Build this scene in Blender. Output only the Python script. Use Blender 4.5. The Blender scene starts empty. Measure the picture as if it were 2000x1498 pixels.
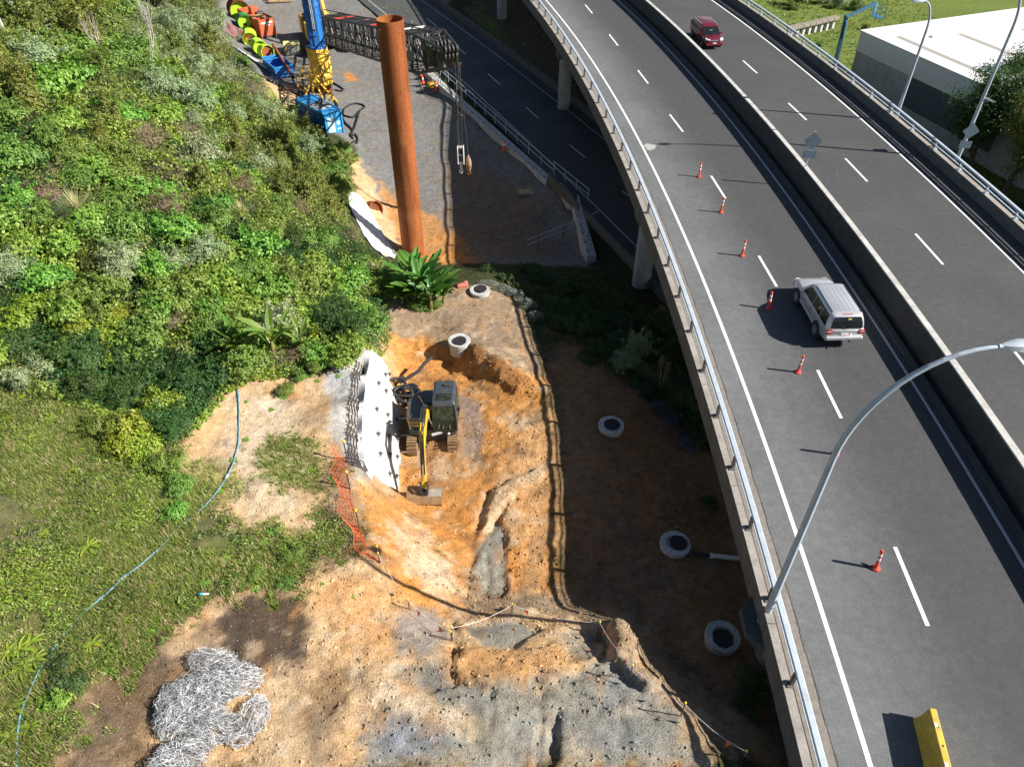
import bpy, bmesh, math, random
import numpy as np
from mathutils import Vector, Matrix
from math import radians, sin, cos, pi
random.seed(7); rng = np.random.default_rng(7)
scene = bpy.context.scene
col = scene.collection

# ------------------------------------------------------------------ camera, sky, sun, exposure
CAM_H, PITCH, FPX = 29.9, radians(41.6), 1435.0        # drone height over the lower road, tilt, focal length (2000 px wide)
cam_data = bpy.data.cameras.new('camera'); cam = bpy.data.objects.new('camera', cam_data); col.objects.link(cam)
cam_data.sensor_width = 36.0; cam_data.lens = FPX * 36.0 / 2000.0
cam_data.clip_start = 0.5; cam_data.clip_end = 3000.0
cam.location = (0, 0, CAM_H); cam.rotation_euler = (pi / 2 - PITCH, 0, 0)
scene.camera = cam

SUN_EL, SUN_AZ = radians(36.6), radians(-12.0)          # azimuth from +x
sun_dir = Vector((cos(SUN_AZ) * cos(SUN_EL), sin(SUN_AZ) * cos(SUN_EL), sin(SUN_EL)))
world = bpy.data.worlds.new('World'); scene.world = world; world.use_nodes = True
wn = world.node_tree; bg = wn.nodes['Background']
sky = wn.nodes.new('ShaderNodeTexSky'); sky.sky_type = 'NISHITA'; sky.sun_disc = False
sky.sun_elevation = SUN_EL; sky.sun_rotation = pi / 2 - SUN_AZ
sky.air_density = 1.0; sky.dust_density = 0.6; sky.ozone_density = 1.0
wn.links.new(sky.outputs[0], bg.inputs[0]); bg.inputs[1].default_value = 0.05
sd = bpy.data.lights.new('sun', 'SUN'); sd.energy = 5.0; sd.angle = radians(0.55); sd.color = (1.0, 0.95, 0.87)
so = bpy.data.objects.new('sun', sd); col.objects.link(so)
so.rotation_euler = sun_dir.to_track_quat('Z', 'Y').to_euler(); so.location = (60, -12, 80)
vs = scene.view_settings; vs.view_transform = 'Standard'; vs.look = 'None'; vs.exposure = 0.92; vs.gamma = 1.0
vs.use_curve_mapping = False
scene.render.engine = 'CYCLES'

# ------------------------------------------------------------------ photograph geometry -> world
_F = np.array([0, cos(PITCH), -sin(PITCH)]); _U = np.array([0, sin(PITCH), cos(PITCH)])
def ray(px, py): return _F + np.array([(px - 1000) / FPX, 0, 0]) + (749 - py) / FPX * _U
def at(px, py, z):
    """world point seen at photo pixel (px,py) on the level z"""
    d = ray(px, py); t = (z - CAM_H) / d[2]
    return Vector((d[0] * t, d[1] * t, z))
def at_y(px, py, y):
    d = ray(px, py); t = y / d[1]
    return Vector((d[0] * t, y, CAM_H + d[2] * t))
def at_d(px, py, dist):
    d = ray(px, py); d = d / np.linalg.norm(d) * dist
    return Vector((d[0], d[1], CAM_H + d[2]))

# viaduct: concentric arcs; s = arc length, off = offset to the right of the left carriageway's lane line
CX, CY, RR = -327.87, 22.27, 342.3
def arc(s, off, z=0.0):
    a = s / RR
    return Vector((CX + (RR + off) * cos(a), CY + (RR + off) * sin(a), z))
def arc_off(p):
    return math.hypot(p[0] - CX, p[1] - CY) - RR
def arc_s(p):
    return math.atan2(p[1] - CY, p[0] - CX) * RR
ZL, ZR = 7.2, 7.65                                        # road levels of the two carriageways

# ------------------------------------------------------------------ object helpers
class MB:
    def __init__(s): s.v = []; s.f = []; s.m = []; s.mi = 0
    def add(s, vs, fs):
        n = len(s.v); s.v += [tuple(p) for p in vs]; s.f += [tuple(i + n for i in f) for f in fs]; s.m += [s.mi] * len(fs)
        return s
    def box(s, c, sz, M=None, taper=1.0):
        x, y, z = sz[0] / 2, sz[1] / 2, sz[2] / 2
        P = []
        for dz in (-1, 1):
            k = taper if dz > 0 else 1.0
            for dx, dy in ((-1, -1), (1, -1), (1, 1), (-1, 1)):
                P.append(Vector((dx * x * k, dy * y * k, dz * z)))
        if M is not None: P = [M @ p for p in P]
        c = Vector(c)
        return s.add([p + c for p in P], [(0, 3, 2, 1), (4, 5, 6, 7), (0, 1, 5, 4), (1, 2, 6, 5), (2, 3, 7, 6), (3, 0, 4, 7)])
    def hexa(s, P):
        return s.add(P, [(0, 3, 2, 1), (4, 5, 6, 7), (0, 1, 5, 4), (1, 2, 6, 5), (2, 3, 7, 6), (3, 0, 4, 7)])
    def tube(s, pts, r, n=8, caps=True, closed=False):
        pts = [Vector(p) for p in pts]; N = len(pts)
        rs = r if isinstance(r, (list, tuple)) else [r] * N
        up = Vector((0, 0, 1)); base = len(s.v); rings = []
        prev = None
        for i, p in enumerate(pts):
            if closed: t = pts[(i + 1) % N] - pts[i - 1]
            else: t = pts[min(i + 1, N - 1)] - pts[max(i - 1, 0)]
            if t.length < 1e-9: t = Vector((0, 0, 1))
            t.normalize()
            if prev is None:
                a = t.cross(up)
                if a.length < 1e-3: a = t.cross(Vector((1, 0, 0)))
            else:
                a = prev - t * prev.dot(t)
                if a.length < 1e-4: a = t.cross(up)
            a.normalize(); b = t.cross(a); prev = a
            rings.append([p + (a * cos(2 * pi * k / n) + b * sin(2 * pi * k / n)) * rs[i] for k in range(n)])
        V = [q for R in rings for q in R]; Fc = []
        for i in range(N if closed else N - 1):
            j = (i + 1) % N
            for k in range(n):
                l = (k + 1) % n
                Fc.append((i * n + k, i * n + l, j * n + l, j * n + k))
        if caps and not closed:
            Fc.append(tuple(range(n - 1, -1, -1))); Fc.append(tuple((N - 1) * n + k for k in range(n)))
        return s.add(V, Fc)
    def cyl(s, p0, p1, r0, r1=None, n=16, caps=True):
        return s.tube([p0, p1], [r0, r0 if r1 is None else r1], n, caps)
    def bar(s, p0, p1, w, h=None):
        """rectangular bar"""
        p0, p1 = Vector(p0), Vector(p1); h = w if h is None else h
        t = (p1 - p0).normalized(); a = t.cross(Vector((0, 0, 1)))
        if a.length < 1e-3: a = Vector((1, 0, 0))
        a.normalize(); b = a.cross(t)
        P = []
        for q in (p0, p1):
            for da, db in ((-1, -1), (1, -1), (1, 1), (-1, 1)): P.append(q + a * da * w / 2 + b * db * h / 2)
        return s.add(P, [(0, 3, 2, 1), (4, 5, 6, 7), (0, 1, 5, 4), (1, 2, 6, 5), (2, 3, 7, 6), (3, 0, 4, 7)])
    def lathe(s, prof, n=24, c=(0, 0, 0), close=False, wob=0.0):
        V = []; m = len(prof)
        for k in range(n):
            a = 2 * pi * k / n; w = 1 + wob * (random.random() - .5)
            for r, z in prof: V.append((c[0] + r * w * cos(a), c[1] + r * w * sin(a), c[2] + z))
        Fc = []
        for k in range(n):
            l = (k + 1) % n
            for i in range(m if close else m - 1):
                j = (i + 1) % m
                Fc.append((k * m + i, l * m + i, l * m + j, k * m + j))
        return s.add(V, Fc)
    def loft(s, secs, caps=True, closed=True):
        n = len(secs[0]); V = [p for S in secs for p in S]; Fc = []
        for i in range(len(secs) - 1):
            for k in range(n if closed else n - 1):
                l = (k + 1) % n
                Fc.append((i * n + k, i * n + l, (i + 1) * n + l, (i + 1) * n + k))
        if caps and closed:
            Fc.append(tuple(range(n - 1, -1, -1))); Fc.append(tuple((len(secs) - 1) * n + k for k in range(n)))
        return s.add(V, Fc)
    def prism(s, poly, z0, z1):
        n = len(poly); V = [(p[0], p[1], z0) for p in poly] + [(p[0], p[1], z1) for p in poly]
        Fc = [tuple(range(n - 1, -1, -1)), tuple(range(n, 2 * n))] + [(k, (k + 1) % n, n + (k + 1) % n, n + k) for k in range(n)]
        return s.add(V, Fc)
    def quad(s, a, b, c, d): return s.add([a, b, c, d], [(0, 1, 2, 3)])
    def build(s, name, mats, parent=None, smooth=False, bevel=0.0, world=False, seg=2, recalc=True):
        me = bpy.data.meshes.new(name)
        V = s.v
        if world and parent is not None:
            o_ = parent.matrix_basis.translation
            V = [(p[0] - o_[0], p[1] - o_[1], p[2] - o_[2]) for p in V]
        me.from_pydata(V, [], s.f)
        if not isinstance(mats, (list, tuple)): mats = [mats]
        for m in mats: me.materials.append(m)
        if len(mats) > 1: me.polygons.foreach_set('material_index', s.m)
        if recalc:
            bm = bmesh.new(); bm.from_mesh(me); bmesh.ops.recalc_face_normals(bm, faces=bm.faces); bm.to_mesh(me); bm.free()
        if smooth:
            me.polygons.foreach_set('use_smooth', [True] * len(me.polygons))
            try: me.set_sharp_from_angle(angle=radians(38))
            except Exception: pass
        o = bpy.data.objects.new(name, me); col.objects.link(o)
        if parent is not None: o.parent = parent
        if bevel > 0:
            b = o.modifiers.new('bevel', 'BEVEL'); b.width = bevel; b.segments = seg; b.limit_method = 'ANGLE'; b.angle_limit = radians(35)
            b.harden_normals = False
        return o
def tag(o, label=None, cat=None, group=None, kind=None):
    if label: o['label'] = label
    if cat: o['category'] = cat
    if group: o['group'] = group
    if kind: o['kind'] = kind
    return o
def thing(name, label, cat, loc=(0, 0, 0), rz=0.0, group=None):
    o = bpy.data.objects.new(name, None); col.objects.link(o); o.empty_display_size = 0.3
    o.location = loc; o.rotation_euler = (0, 0, rz)
    return tag(o, label, cat, group)
KIDS = {}
def kids(o): return [c for c in bpy.data.objects if c.parent == o]
def copy_tree(o, parent=None, tree=None):
    c = o.copy(); col.objects.link(c); c.parent = parent
    for ch in (tree or {}).get(o.name, []): copy_tree(ch, c, tree)
    return c
def tree_of(o):
    t = {}
    for c in bpy.data.objects:
        if c.parent is not None: t.setdefault(c.parent.name, []).append(c)
    return t
def share(src, name, loc, parent=None, M=None, sc=None):
    """another object on the mesh of src"""
    o = bpy.data.objects.new(name, src.data); col.objects.link(o); o.parent = parent
    o.location = loc
    if M is not None: o.rotation_euler = M if isinstance(M, (tuple, list)) else M.to_euler()
    if sc is not None: o.scale = sc
    return o

# ------------------------------------------------------------------ materials
def _nodes(name):
    m = bpy.data.materials.new(name); m.use_nodes = True
    nt = m.node_tree; b = nt.nodes['Principled BSDF']
    return m, nt, b
def ramp(nt, fac, stops):
    r = nt.nodes.new('ShaderNodeValToRGB'); e = r.color_ramp.elements
    while len(e) < len(stops): e.new(0.5)
    for k, (p, c) in enumerate(stops): e[k].position = p; e[k].color = (*c, 1)
    nt.links.new(fac, r.inputs[0]); return r.outputs[0]
def noise(nt, scale, detail=4, rough=0.55, dim=None, vec=None, dist=0.0):
    n = nt.nodes.new('ShaderNodeTexNoise'); n.inputs['Scale'].default_value = scale; n.inputs['Detail'].default_value = detail
    n.inputs['Roughness'].default_value = rough; n.inputs['Distortion'].default_value = dist
    if vec is not None: nt.links.new(vec, n.inputs['Vector'])
    return n.outputs['Fac']
def texco(nt, kind='Object', scale=(1, 1, 1)):
    t = nt.nodes.new('ShaderNodeTexCoord'); mp = nt.nodes.new('ShaderNodeMapping'); mp.inputs['Scale'].default_value = scale
    nt.links.new(t.outputs[kind], mp.inputs['Vector']); return mp.outputs['Vector']
def geopos(nt, scale=(1, 1, 1)):
    g = nt.nodes.new('ShaderNodeNewGeometry'); mp = nt.nodes.new('ShaderNodeMapping'); mp.inputs['Scale'].default_value = scale
    nt.links.new(g.outputs['Position'], mp.inputs['Vector']); return mp.outputs['Vector']
def mixc(nt, fac, a, b, mode='MIX'):
    m = nt.nodes.new('ShaderNodeMix'); m.data_type = 'RGBA'; m.blend_type = mode
    for sock, val in ((m.inputs[0], fac), (m.inputs[6], a), (m.inputs[7], b)):
        if isinstance(val, (int, float)): sock.default_value = val
        elif isinstance(val, (tuple, list)): sock.default_value = (*val, 1) if len(val) == 3 else val
        else: nt.links.new(val, sock)
    return m.outputs[2]
def bump(nt, b, h, strength=0.3, dist=0.02):
    n = nt.nodes.new('ShaderNodeBump'); n.inputs['Strength'].default_value = strength; n.inputs['Distance'].default_value = dist
    nt.links.new(h, n.inputs['Height']); nt.links.new(n.outputs[0], b.inputs['Normal']); return n
def sc_(c, k): return tuple(max(0, min(1, x * k)) for x in c)
def paint(name, c, rough=0.5, metal=0.0, var=0.18, scale=3.0, dirt=0.0, dirtc=(0.12, 0.09, 0.06), bmp=0.0, coat=0.0, spec=None):
    """worn paint / metal / plastic with blotches and grime"""
    m, nt, b = _nodes(name); v = geopos(nt)
    n1 = noise(nt, scale, 6, 0.62, vec=v)
    colr = ramp(nt, n1, [(0.3, sc_(c, 1 - var)), (0.7, sc_(c, 1 + var))])
    if dirt > 0:
        n2 = noise(nt, scale * 2.3, 8, 0.7, vec=v, dist=0.6)
        f = ramp(nt, n2, [(0.52 - 0.25 * dirt, (0, 0, 0)), (0.78, (1, 1, 1))])
        colr = mixc(nt, f, colr, dirtc)
    nt.links.new(colr, b.inputs['Base Color'])
    b.inputs['Roughness'].default_value = rough; b.inputs['Metallic'].default_value = metal
    if coat: b.inputs['Coat Weight'].default_value = coat; b.inputs['Coat Roughness'].default_value = 0.06
    if spec is not None: b.inputs['Specular IOR Level'].default_value = spec
    if bmp: bump(nt, b, noise(nt, scale * 9, 6, 0.7, vec=v), bmp, 0.02)
    return m
def leafmat(name, c1, c2, c3=None, trans=0.35, rough=0.5, spec=0.35):
    """leaves: colour differs from leaf to leaf, light passes through"""
    m, nt, b = _nodes(name); g = nt.nodes.new('ShaderNodeNewGeometry')
    stops = [(0.0, c1), (0.6, c2), (1.0, c3 or c2)]
    cr = ramp(nt, g.outputs['Random Per Island'], stops)
    oi = nt.nodes.new('ShaderNodeObjectInfo')
    hs = nt.nodes.new('ShaderNodeHueSaturation'); nt.links.new(cr, hs.inputs['Color'])
    mr = nt.nodes.new('ShaderNodeMapRange'); mr.inputs[3].default_value = 0.475; mr.inputs[4].default_value = 0.525
    nt.links.new(oi.outputs['Random'], mr.inputs[0]); nt.links.new(mr.outputs[0], hs.inputs['Hue'])
    big = noise(nt, 0.35, 3, 0.6, vec=geopos(nt)); mv = nt.nodes.new('ShaderNodeMapRange')
    mv.inputs[1].default_value = 0.3; mv.inputs[2].default_value = 0.7; mv.inputs[3].default_value = 0.95; mv.inputs[4].default_value = 1.45
    nt.links.new(big, mv.inputs[0]); nt.links.new(mv.outputs[0], hs.inputs['Value'])
    nt.links.new(hs.outputs[0], b.inputs['Base Color'])
    b.inputs['Roughness'].default_value = rough; b.inputs['Specular IOR Level'].default_value = spec
    tr = nt.nodes.new('ShaderNodeBsdfTranslucent'); nt.links.new(hs.outputs[0], tr.inputs[0])
    mx = nt.nodes.new('ShaderNodeMixShader'); mx.inputs[0].default_value = trans
    out = nt.nodes['Material Output']
    nt.links.new(b.outputs[0], mx.inputs[1]); nt.links.new(tr.outputs[0], mx.inputs[2]); nt.links.new(mx.outputs[0], out.inputs[0])
    return m
# ------------------------------------------------------------------ terrain: a height field through surveyed points
SURV = [  # (photo x, photo y, level)
 # piling pad
 (845,180,-1.1),(853,250,-1.3),(852,330,-1.5),(858,400,-1.6),(868,460,-1.6),(700,60,-.7),(620,10,-.5),(560,40,-.6),(480,15,-.5),
 (680,200,-1.0),(750,250,-1.2),(950,300,-1.4),(1000,380,-1.5),(1080,430,-1.6),(950,480,-1.6),(1050,480,-1.6),(1120,490,-1.5),
 (760,120,-.9),(650,150,-1),(580,120,-.8),(500,75,-.6),(640,240,-1.1),(700,300,-1.2),(740,390,-1.4),(790,480,-1.6),(880,520,-1.5),(930,505,-1.5),
 # bench edge, drop to the pad
 (770,548,2.1),(830,560,2.2),(880,556,2.0),(940,536,1.6),(1000,548,1.3),(1060,575,1.0),
 # bench with the shadow of the viaduct
 (1003,600,1.95),(1012,640,2.1),(1030,690,2.4),(1045,740,2.6),(1058,800,2.8),(1070,850,2.9),(1070,950,2.9),(1070,1050,2.85),(1070,1150,2.8),
 (900,610,2.2),(850,620,2.3),(960,640,2.3),(790,640,2.4),(950,600,2.1),(1000,665,2.35),
 # pit and spoil ridge
 (900,655,2.4),(850,660,2.1),(800,690,1.9),(850,700,1.7),(890,705,1.6),(905,690,2.1),(925,690,2.7),(970,712,2.9),(1015,735,2.9),(1045,755,2.85),(990,765,2.4),(930,735,1.9),(1030,790,2.6),
 (900,760,1.9),(840,780,2.0),(800,800,2.0),(840,860,2.1),(900,850,2.2),(960,830,2.5),(1000,870,2.7),(860,930,2.1),(810,930,2.1),(930,930,2.4),(990,960,2.7),(850,975,2.1),(900,980,2.3),
 (930,1040,2.6),(960,1100,2.7),(1000,1050,2.8),(1020,1150,2.8),(950,1160,2.8),(880,1020,2.3),
 # right side, under the viaduct
 (1194,845,2.6),(1150,700,2.1),(1120,640,1.7),(1150,950,2.8),(1150,1080,2.85),(1318,1075,2.9),(1250,1000,2.8),(1250,900,2.5),(1250,780,2.0),(1411,1275,3.5),(1200,1150,2.9),(1300,1200,3.2),(1430,1075,2.7),
 (1330,850,1.6),(1400,960,2.0),(1280,650,.6),(1240,556,-.1),(1180,560,-.2),(1120,545,.3),(1200,610,.6),(1330,690,.1),(1450,1150,2.9),(1300,1300,4.1),(1450,1400,4.5),(1480,1300,3.6),
 # near bench crest and its flank
 (720,1080,5.9),(760,1170,5.3),(820,1200,4.9),(870,1215,4.6),(920,1205,4.0),(1000,1200,4.0),(1060,1205,4.1),(1120,1215,4.5),(1170,1220,4.8),(1205,1222,5.25),(1222,1250,5.2),(1180,1252,4.75),(1235,1290,5.35),(1195,1300,5.45),(1285,1335,5.55),(1340,1400,5.95),(1400,1450,5.95),(1450,1490,6.0),
 (1000,1178,3.0),(1100,1185,3.05),(1180,1188,3.1),(1240,1225,3.2),(1285,1280,3.7),(1340,1330,4.1),(1400,1390,4.5),(1480,1480,4.9),
 (900,1240,4.9),(1000,1240,4.9),(1100,1250,5.0),(1160,1270,5.2),(900,1300,5.5),(1000,1300,5.5),(1100,1310,5.6),(1000,1400,5.9),(1200,1350,5.6),(1200,1450,6),(1330,1480,6.05),(1080,1470,5.95),(820,1400,6),(700,1400,6.05),(760,1280,5.7),
 (600,1250,6.1),(500,1400,6.2),(300,1400,6.4),(200,1250,6.8),(100,1400,7),(0,1490,7.2),(0,1200,7.8),(100,1000,7.6),(300,1000,6.8),(500,1000,6.3),(620,1100,6.1),(680,1180,5.95),(450,850,6.3),(600,800,6.1),(650,900,6),(660,760,6),(690,725,6),(680,960,6),
 # flank from the near bench into the pit
 (712,960,5.7),(740,1010,5.2),(770,1080,5.0),(800,1130,4.7),(780,985,3.3),(810,1030,3.2),(850,1070,3.4),(880,1130,3.5),(830,985,2.2),(870,1030,2.35),(905,1090,2.8),(920,1150,3.0),
 # shotcrete wall, top and foot
 (717,690,5.9),(709,740,6),(705,800,6),(703,860,6),(706,905,6),(712,930,5.9),
 (768,735,2.1),(774,780,2.05),(777,820,2.05),(779,860,2.1),(779,900,2.1),(774,935,2.1),(766,956,2.2),
 # hillside
 (0,800,9),(200,800,7.6),(350,720,7),(500,690,6.5),(620,690,6.2),(0,600,10.6),(150,600,9.4),(300,600,8.5),(450,600,7.5),(600,600,6.2),(690,600,4.6),(740,605,2.9),(745,660,3.1),(705,672,5.4),
 (720,540,3),(690,510,3),(640,520,5),(560,500,7),(450,480,8.8),(300,480,10),(150,480,11.1),(0,480,11.9),
 (672,420,2.6),(690,382,1.0),(715,440,.6),(742,480,0.2),(735,425,-1.0),(765,490,-1.4),(600,400,5.5),(500,380,8),(400,350,9.6),(200,350,11.5),(0,350,12.8),
 (675,330,0.1),(640,300,1.6),(600,300,3.5),(500,280,7),(350,250,10),(200,230,12.4),(0,230,14),
 (590,240,.4),(560,222,.9),(500,185,2.6),(400,170,7),(250,150,11.3),(100,130,13.8),(0,120,15),
 (520,150,-.4),(480,120,.3),(425,80,.9),(350,60,5),(200,40,12),(50,20,15.3),(400,10,2.5),(430,30,.3)]
WORLDP = [(-70,110,20),(-90,60,22),(-65,25,15),(-40,0,11),(-20,0,8),(0,2,6.5),(9,4,5.6),(14,0,4.6),(30,0,.6),(60,0,-.8),(90,60,-.8),(60,60,-1),(45,60,-1),(34,55,-1.0),(38,90,-.6),(34,110,0.2),(60,120,-.6),(40,130,.5),(25,150,.4),(0,200,0),
 (-14,125,-.3),(-20,140,0),(-35,125,.5),(-40,150,6),(-70,170,15),(100,200,0),(0,300,0),(120,-60,0),(-60,-60,10),(20,-60,4),(18,20,.2),(14,30,.3),(22,35,-.2),(13,46,-.2),(28,20,-.3),(12,20,1.8),(11.5,12,2.8),(16,6,2.4),
 (12,95,.5),(9,85,.5),(14,80,.4),(5,104,.5),(18,66,.3),(22,90,.6),(-2,115,.4)]
# lower road strip (laid as its own sheet a little above)
LR0, LRd = Vector((5.54, 68.41, 0)), Vector((0.390, -0.921, 0)).normalized()
LRn = Vector((-LRd.y, LRd.x, 0))            # pointing to the far (right) side
def lower_road(s, off, z=0.0):
    """s along the road towards the viaduct, gently curving; off to the far side"""
    bend = -0.00045 * s * s
    p = LR0 + LRd * s + LRn * (off + bend); p.z = z; return p
for s in range(-130, 61, 6):
    for o in (-5.2, -2.4, 0.4, 3.2, 5.4): WORLDP.append((*lower_road(s, o)[:2], -.16))
_P = [at(*q) for q in SURV] + [Vector(q) for q in WORLDP]
_P = np.array([tuple(p) for p in _P])
def _phi(r): return np.sqrt(r * r + 0.35 ** 2)
_D = np.sqrt(((_P[:, None, :2] - _P[None, :, :2]) ** 2).sum(-1))
_n = len(_P); _A = np.zeros((_n + 1, _n + 1)); _A[:_n, :_n] = _phi(_D) - 0.02 * np.eye(_n); _A[:_n, _n] = 1; _A[_n, :_n] = 1
_W = np.linalg.solve(_A, np.r_[_P[:, 2], 0])
def rbf(x, y):
    out = np.empty(x.shape)
    for i in range(0, x.size, 20000):
        xx, yy = x.ravel()[i:i + 20000], y.ravel()[i:i + 20000]
        r = np.sqrt((xx[:, None] - _P[None, :, 0]) ** 2 + (yy[:, None] - _P[None, :, 1]) ** 2)
        out.ravel()[i:i + 20000] = _phi(r) @ _W[:_n] + _W[_n]
    return out
_PERM = rng.permutation(512)
_VAL = rng.random(512)
def vnoise(x, y, seed=0):
    xi, yi = np.floor(x).astype(int), np.floor(y).astype(int); fx, fy = x - xi, y - yi
    fx = fx * fx * (3 - 2 * fx); fy = fy * fy * (3 - 2 * fy)
    def g(a, b): return _VAL[(_PERM[(a + seed * 17) % 512] + b) % 512]
    return (g(xi, yi) * (1 - fx) + g(xi + 1, yi) * fx) * (1 - fy) + (g(xi, yi + 1) * (1 - fx) + g(xi + 1, yi + 1) * fx) * fy
def fbm(x, y, sc, oc=4, seed=0, gain=0.5):
    t = 0; a = 1; n = 0
    for o in range(oc):
        t = t + a * (vnoise(x * sc + 13.7 * o, y * sc - 7.1 * o, seed + o) * 2 - 1); n += a; a *= gain; sc *= 2.03
    return t / n
def axis(segs):
    out = []
    for a, b, st in segs: out += list(np.arange(a, b, st))
    return np.array(out + [segs[-1][1]])
GX = axis([(-600,-100,40),(-100,-48,4),(-48,-20,.4),(-20,12.5,.115),(12.5,20,.4),(20,60,1.2),(60,120,8),(120,600,40)])
GY = axis([(-300,-20,20),(-20,6,1.0),(6,9,.3),(9,40,.115),(40,60,.2),(60,106,.45),(106,150,1.5),(150,700,30)])
XX, YY = np.meshgrid(GX, GY, indexing='ij')
ZB = rbf(XX, YY)
def grid_z(x, y, Z=None):
    Z = ZZ if Z is None else Z
    x = np.asarray(x, float); y = np.asarray(y, float)
    i = np.clip(np.searchsorted(GX, x) - 1, 0, len(GX) - 2); j = np.clip(np.searchsorted(GY, y) - 1, 0, len(GY) - 2)
    fx = np.clip((x - GX[i]) / (GX[i + 1] - GX[i]), 0, 1); fy = np.clip((y - GY[j]) / (GY[j + 1] - GY[j]), 0, 1)
    return (Z[i, j] * (1 - fx) + Z[i + 1, j] * fx) * (1 - fy) + (Z[i, j + 1] * (1 - fx) + Z[i + 1, j + 1] * fx) * fy
ZZ = ZB
def gz(x, y): return float(grid_z(x, y))
def hit(px, py):
    """first ground point on the sight line of a photo pixel"""
    d = ray(px, py); t = np.linspace(10, 170, 1600)
    z = CAM_H + d[2] * t; g = grid_z(d[0] * t, d[1] * t)
    k = np.argmax(z < g)
    if z[k] >= g[k]: k = len(t) - 1
    a = t[max(k - 1, 0)]; b = t[k]
    for _ in range(12):
        m_ = (a + b) / 2
        if CAM_H + d[2] * m_ < gz(d[0] * m_, d[1] * m_): b = m_
        else: a = m_
    return Vector((d[0] * b, d[1] * b, gz(d[0] * b, d[1] * b)))
def poly_w(pts): return np.array([tuple(hit(*p))[:2] for p in pts])
def sdist(poly, x, y):
    """signed distance (inside positive) of arrays to a polygon"""
    d2 = np.full(x.shape, 1e9); ins = np.zeros(x.shape, bool); n = len(poly)
    for i in range(n):
        ax, ay = poly[i]; bx, by = poly[(i + 1) % n]
        ex, ey = bx - ax, by - ay; wx, wy = x - ax, y - ay
        t = np.clip((wx * ex + wy * ey) / (ex * ex + ey * ey + 1e-9), 0, 1)
        d2 = np.minimum(d2, (wx - ex * t) ** 2 + (wy - ey * t) ** 2)
        c = ((ay > y) != (by > y)) & (x < (bx - ax) * (y - ay) / (by - ay + 1e-12) + ax); ins ^= c
    return np.where(ins, 1, -1) * np.sqrt(d2)
def smooth01(a, lo, hi):
    t = np.clip((a - lo) / (hi - lo), 0, 1); return t * t * (3 - 2 * t)

# soils: what each patch of ground is made of (polygons in the photograph, carried onto the terrain)
SOIL = dict(gravel=(.20,.19,.175), orange=(.50,.235,.07), tan=(.54,.365,.205), pale=(.60,.475,.33), brown=(.095,.068,.048), rock=(.27,.255,.215), rust=(.27,.125,.05), grass=(.13,.125,.05),
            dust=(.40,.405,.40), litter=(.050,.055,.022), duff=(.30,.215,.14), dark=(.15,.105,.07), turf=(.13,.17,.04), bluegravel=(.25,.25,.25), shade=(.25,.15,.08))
wx_ = fbm(XX, YY, .9, 4, 3) * .55; wy_ = fbm(XX, YY, .9, 4, 9) * .55
wf = fbm(XX, YY, 4.5, 4, 21, .65) * .42 + fbm(XX, YY, 1.6, 3, 27, .6) * .35
COL = np.zeros(XX.shape + (3,)); COL[:] = SOIL['litter']
ROUGH = np.full(XX.shape, .05)                    # relief of the surface in metres
LEAFY = np.zeros(XX.shape)                        # where grass grows
def soil(kind, pts, soft=.25, amp=1.0, rough=None, leafy=None, world=False, mix=1.0):
    pl = np.array(pts) if world else poly_w(pts)
    x0, y0 = pl.min(0) - 4; x1, y1 = pl.max(0) + 4
    i0, i1 = np.searchsorted(GX, [x0, x1]); j0, j1 = np.searchsorted(GY, [y0, y1]); s = (slice(i0, i1), slice(j0, j1))
    d = sdist(pl, XX[s] + wx_[s] * amp, YY[s] + wy_[s] * amp) + wf[s] * amp
    k = smooth01(d, -soft, soft) * mix
    c = np.array(SOIL[kind])
    COL[s] = COL[s] * (1 - k[..., None]) + c * k[..., None]
    if rough is not None: ROUGH[s] = ROUGH[s] * (1 - k) + rough * k
    if leafy is not None: LEAFY[s] = LEAFY[s] * (1 - k) + leafy * k
# pad
soil('gravel', [(420,-60),(900,-60),(840,120),(880,190),(1000,295),(1090,370),(1140,430),(1150,520),(1060,520),(930,515),(790,500),(740,420),(700,330),(690,285),(590,215),(530,160),(470,105),(425,60)], .5, 1, .015)
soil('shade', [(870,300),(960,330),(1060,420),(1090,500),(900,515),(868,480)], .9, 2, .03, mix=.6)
soil('orange', [(745,360),(790,400),(850,420),(900,470),(930,515),(800,505),(770,470),(735,400)], .5, 1.2, .07, mix=.85)
soil('tan', [(665,285),(700,310),(730,360),(760,420),(790,500),(740,470),(700,390),(680,330)], .3, .8, .05)
soil('tan', [(520,150),(560,165),(600,200),(640,235),(600,240),(560,222),(510,180)], .3, .6, .05)
soil('orange', [(672,140),(690,146),(700,158),(675,160)], .3, .4, .04)
# bench and pit
soil('tan', [(670,640),(800,650),(800,990),(660,1000),(650,800)], .4, .8, .05)
soil('duff', [(745,560),(880,560),(940,560),(1000,575),(1040,640),(1075,760),(1040,760),(900,690),(760,660),(740,620)], .5, 1, .035)
soil('orange', [(755,655),(830,655),(900,690),(960,700),(1060,745),(1085,850),(1090,1000),(1095,1190),(960,1190),(900,1180),(850,1060),(770,985),(780,900),(778,800),(765,730)], .5, 1, .06)
soil('tan', [(1000,800),(1075,800),(1085,900),(1080,1180),(1000,1190),(1000,1060),(960,1000)], .8, 2, .06, mix=.45)
soil('rust', [(905,655),(960,690),(1045,760),(1000,770),(940,730),(880,705)], .3, .6, .09, mix=.55)
soil('bluegravel', [(895,770),(935,790),(948,830),(935,880),(900,900),(890,840)], .2, .6, .03, mix=.65)
soil('duff', [(790,800),(890,780),(960,880),(940,920),(880,960),(800,900)], .5, 1.2, .05, mix=.4)
soil('brown', [(900,1120),(930,1060),(965,1010),(985,1020),(985,1165),(930,1172)], .25, .6, .05, mix=.7)
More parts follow.
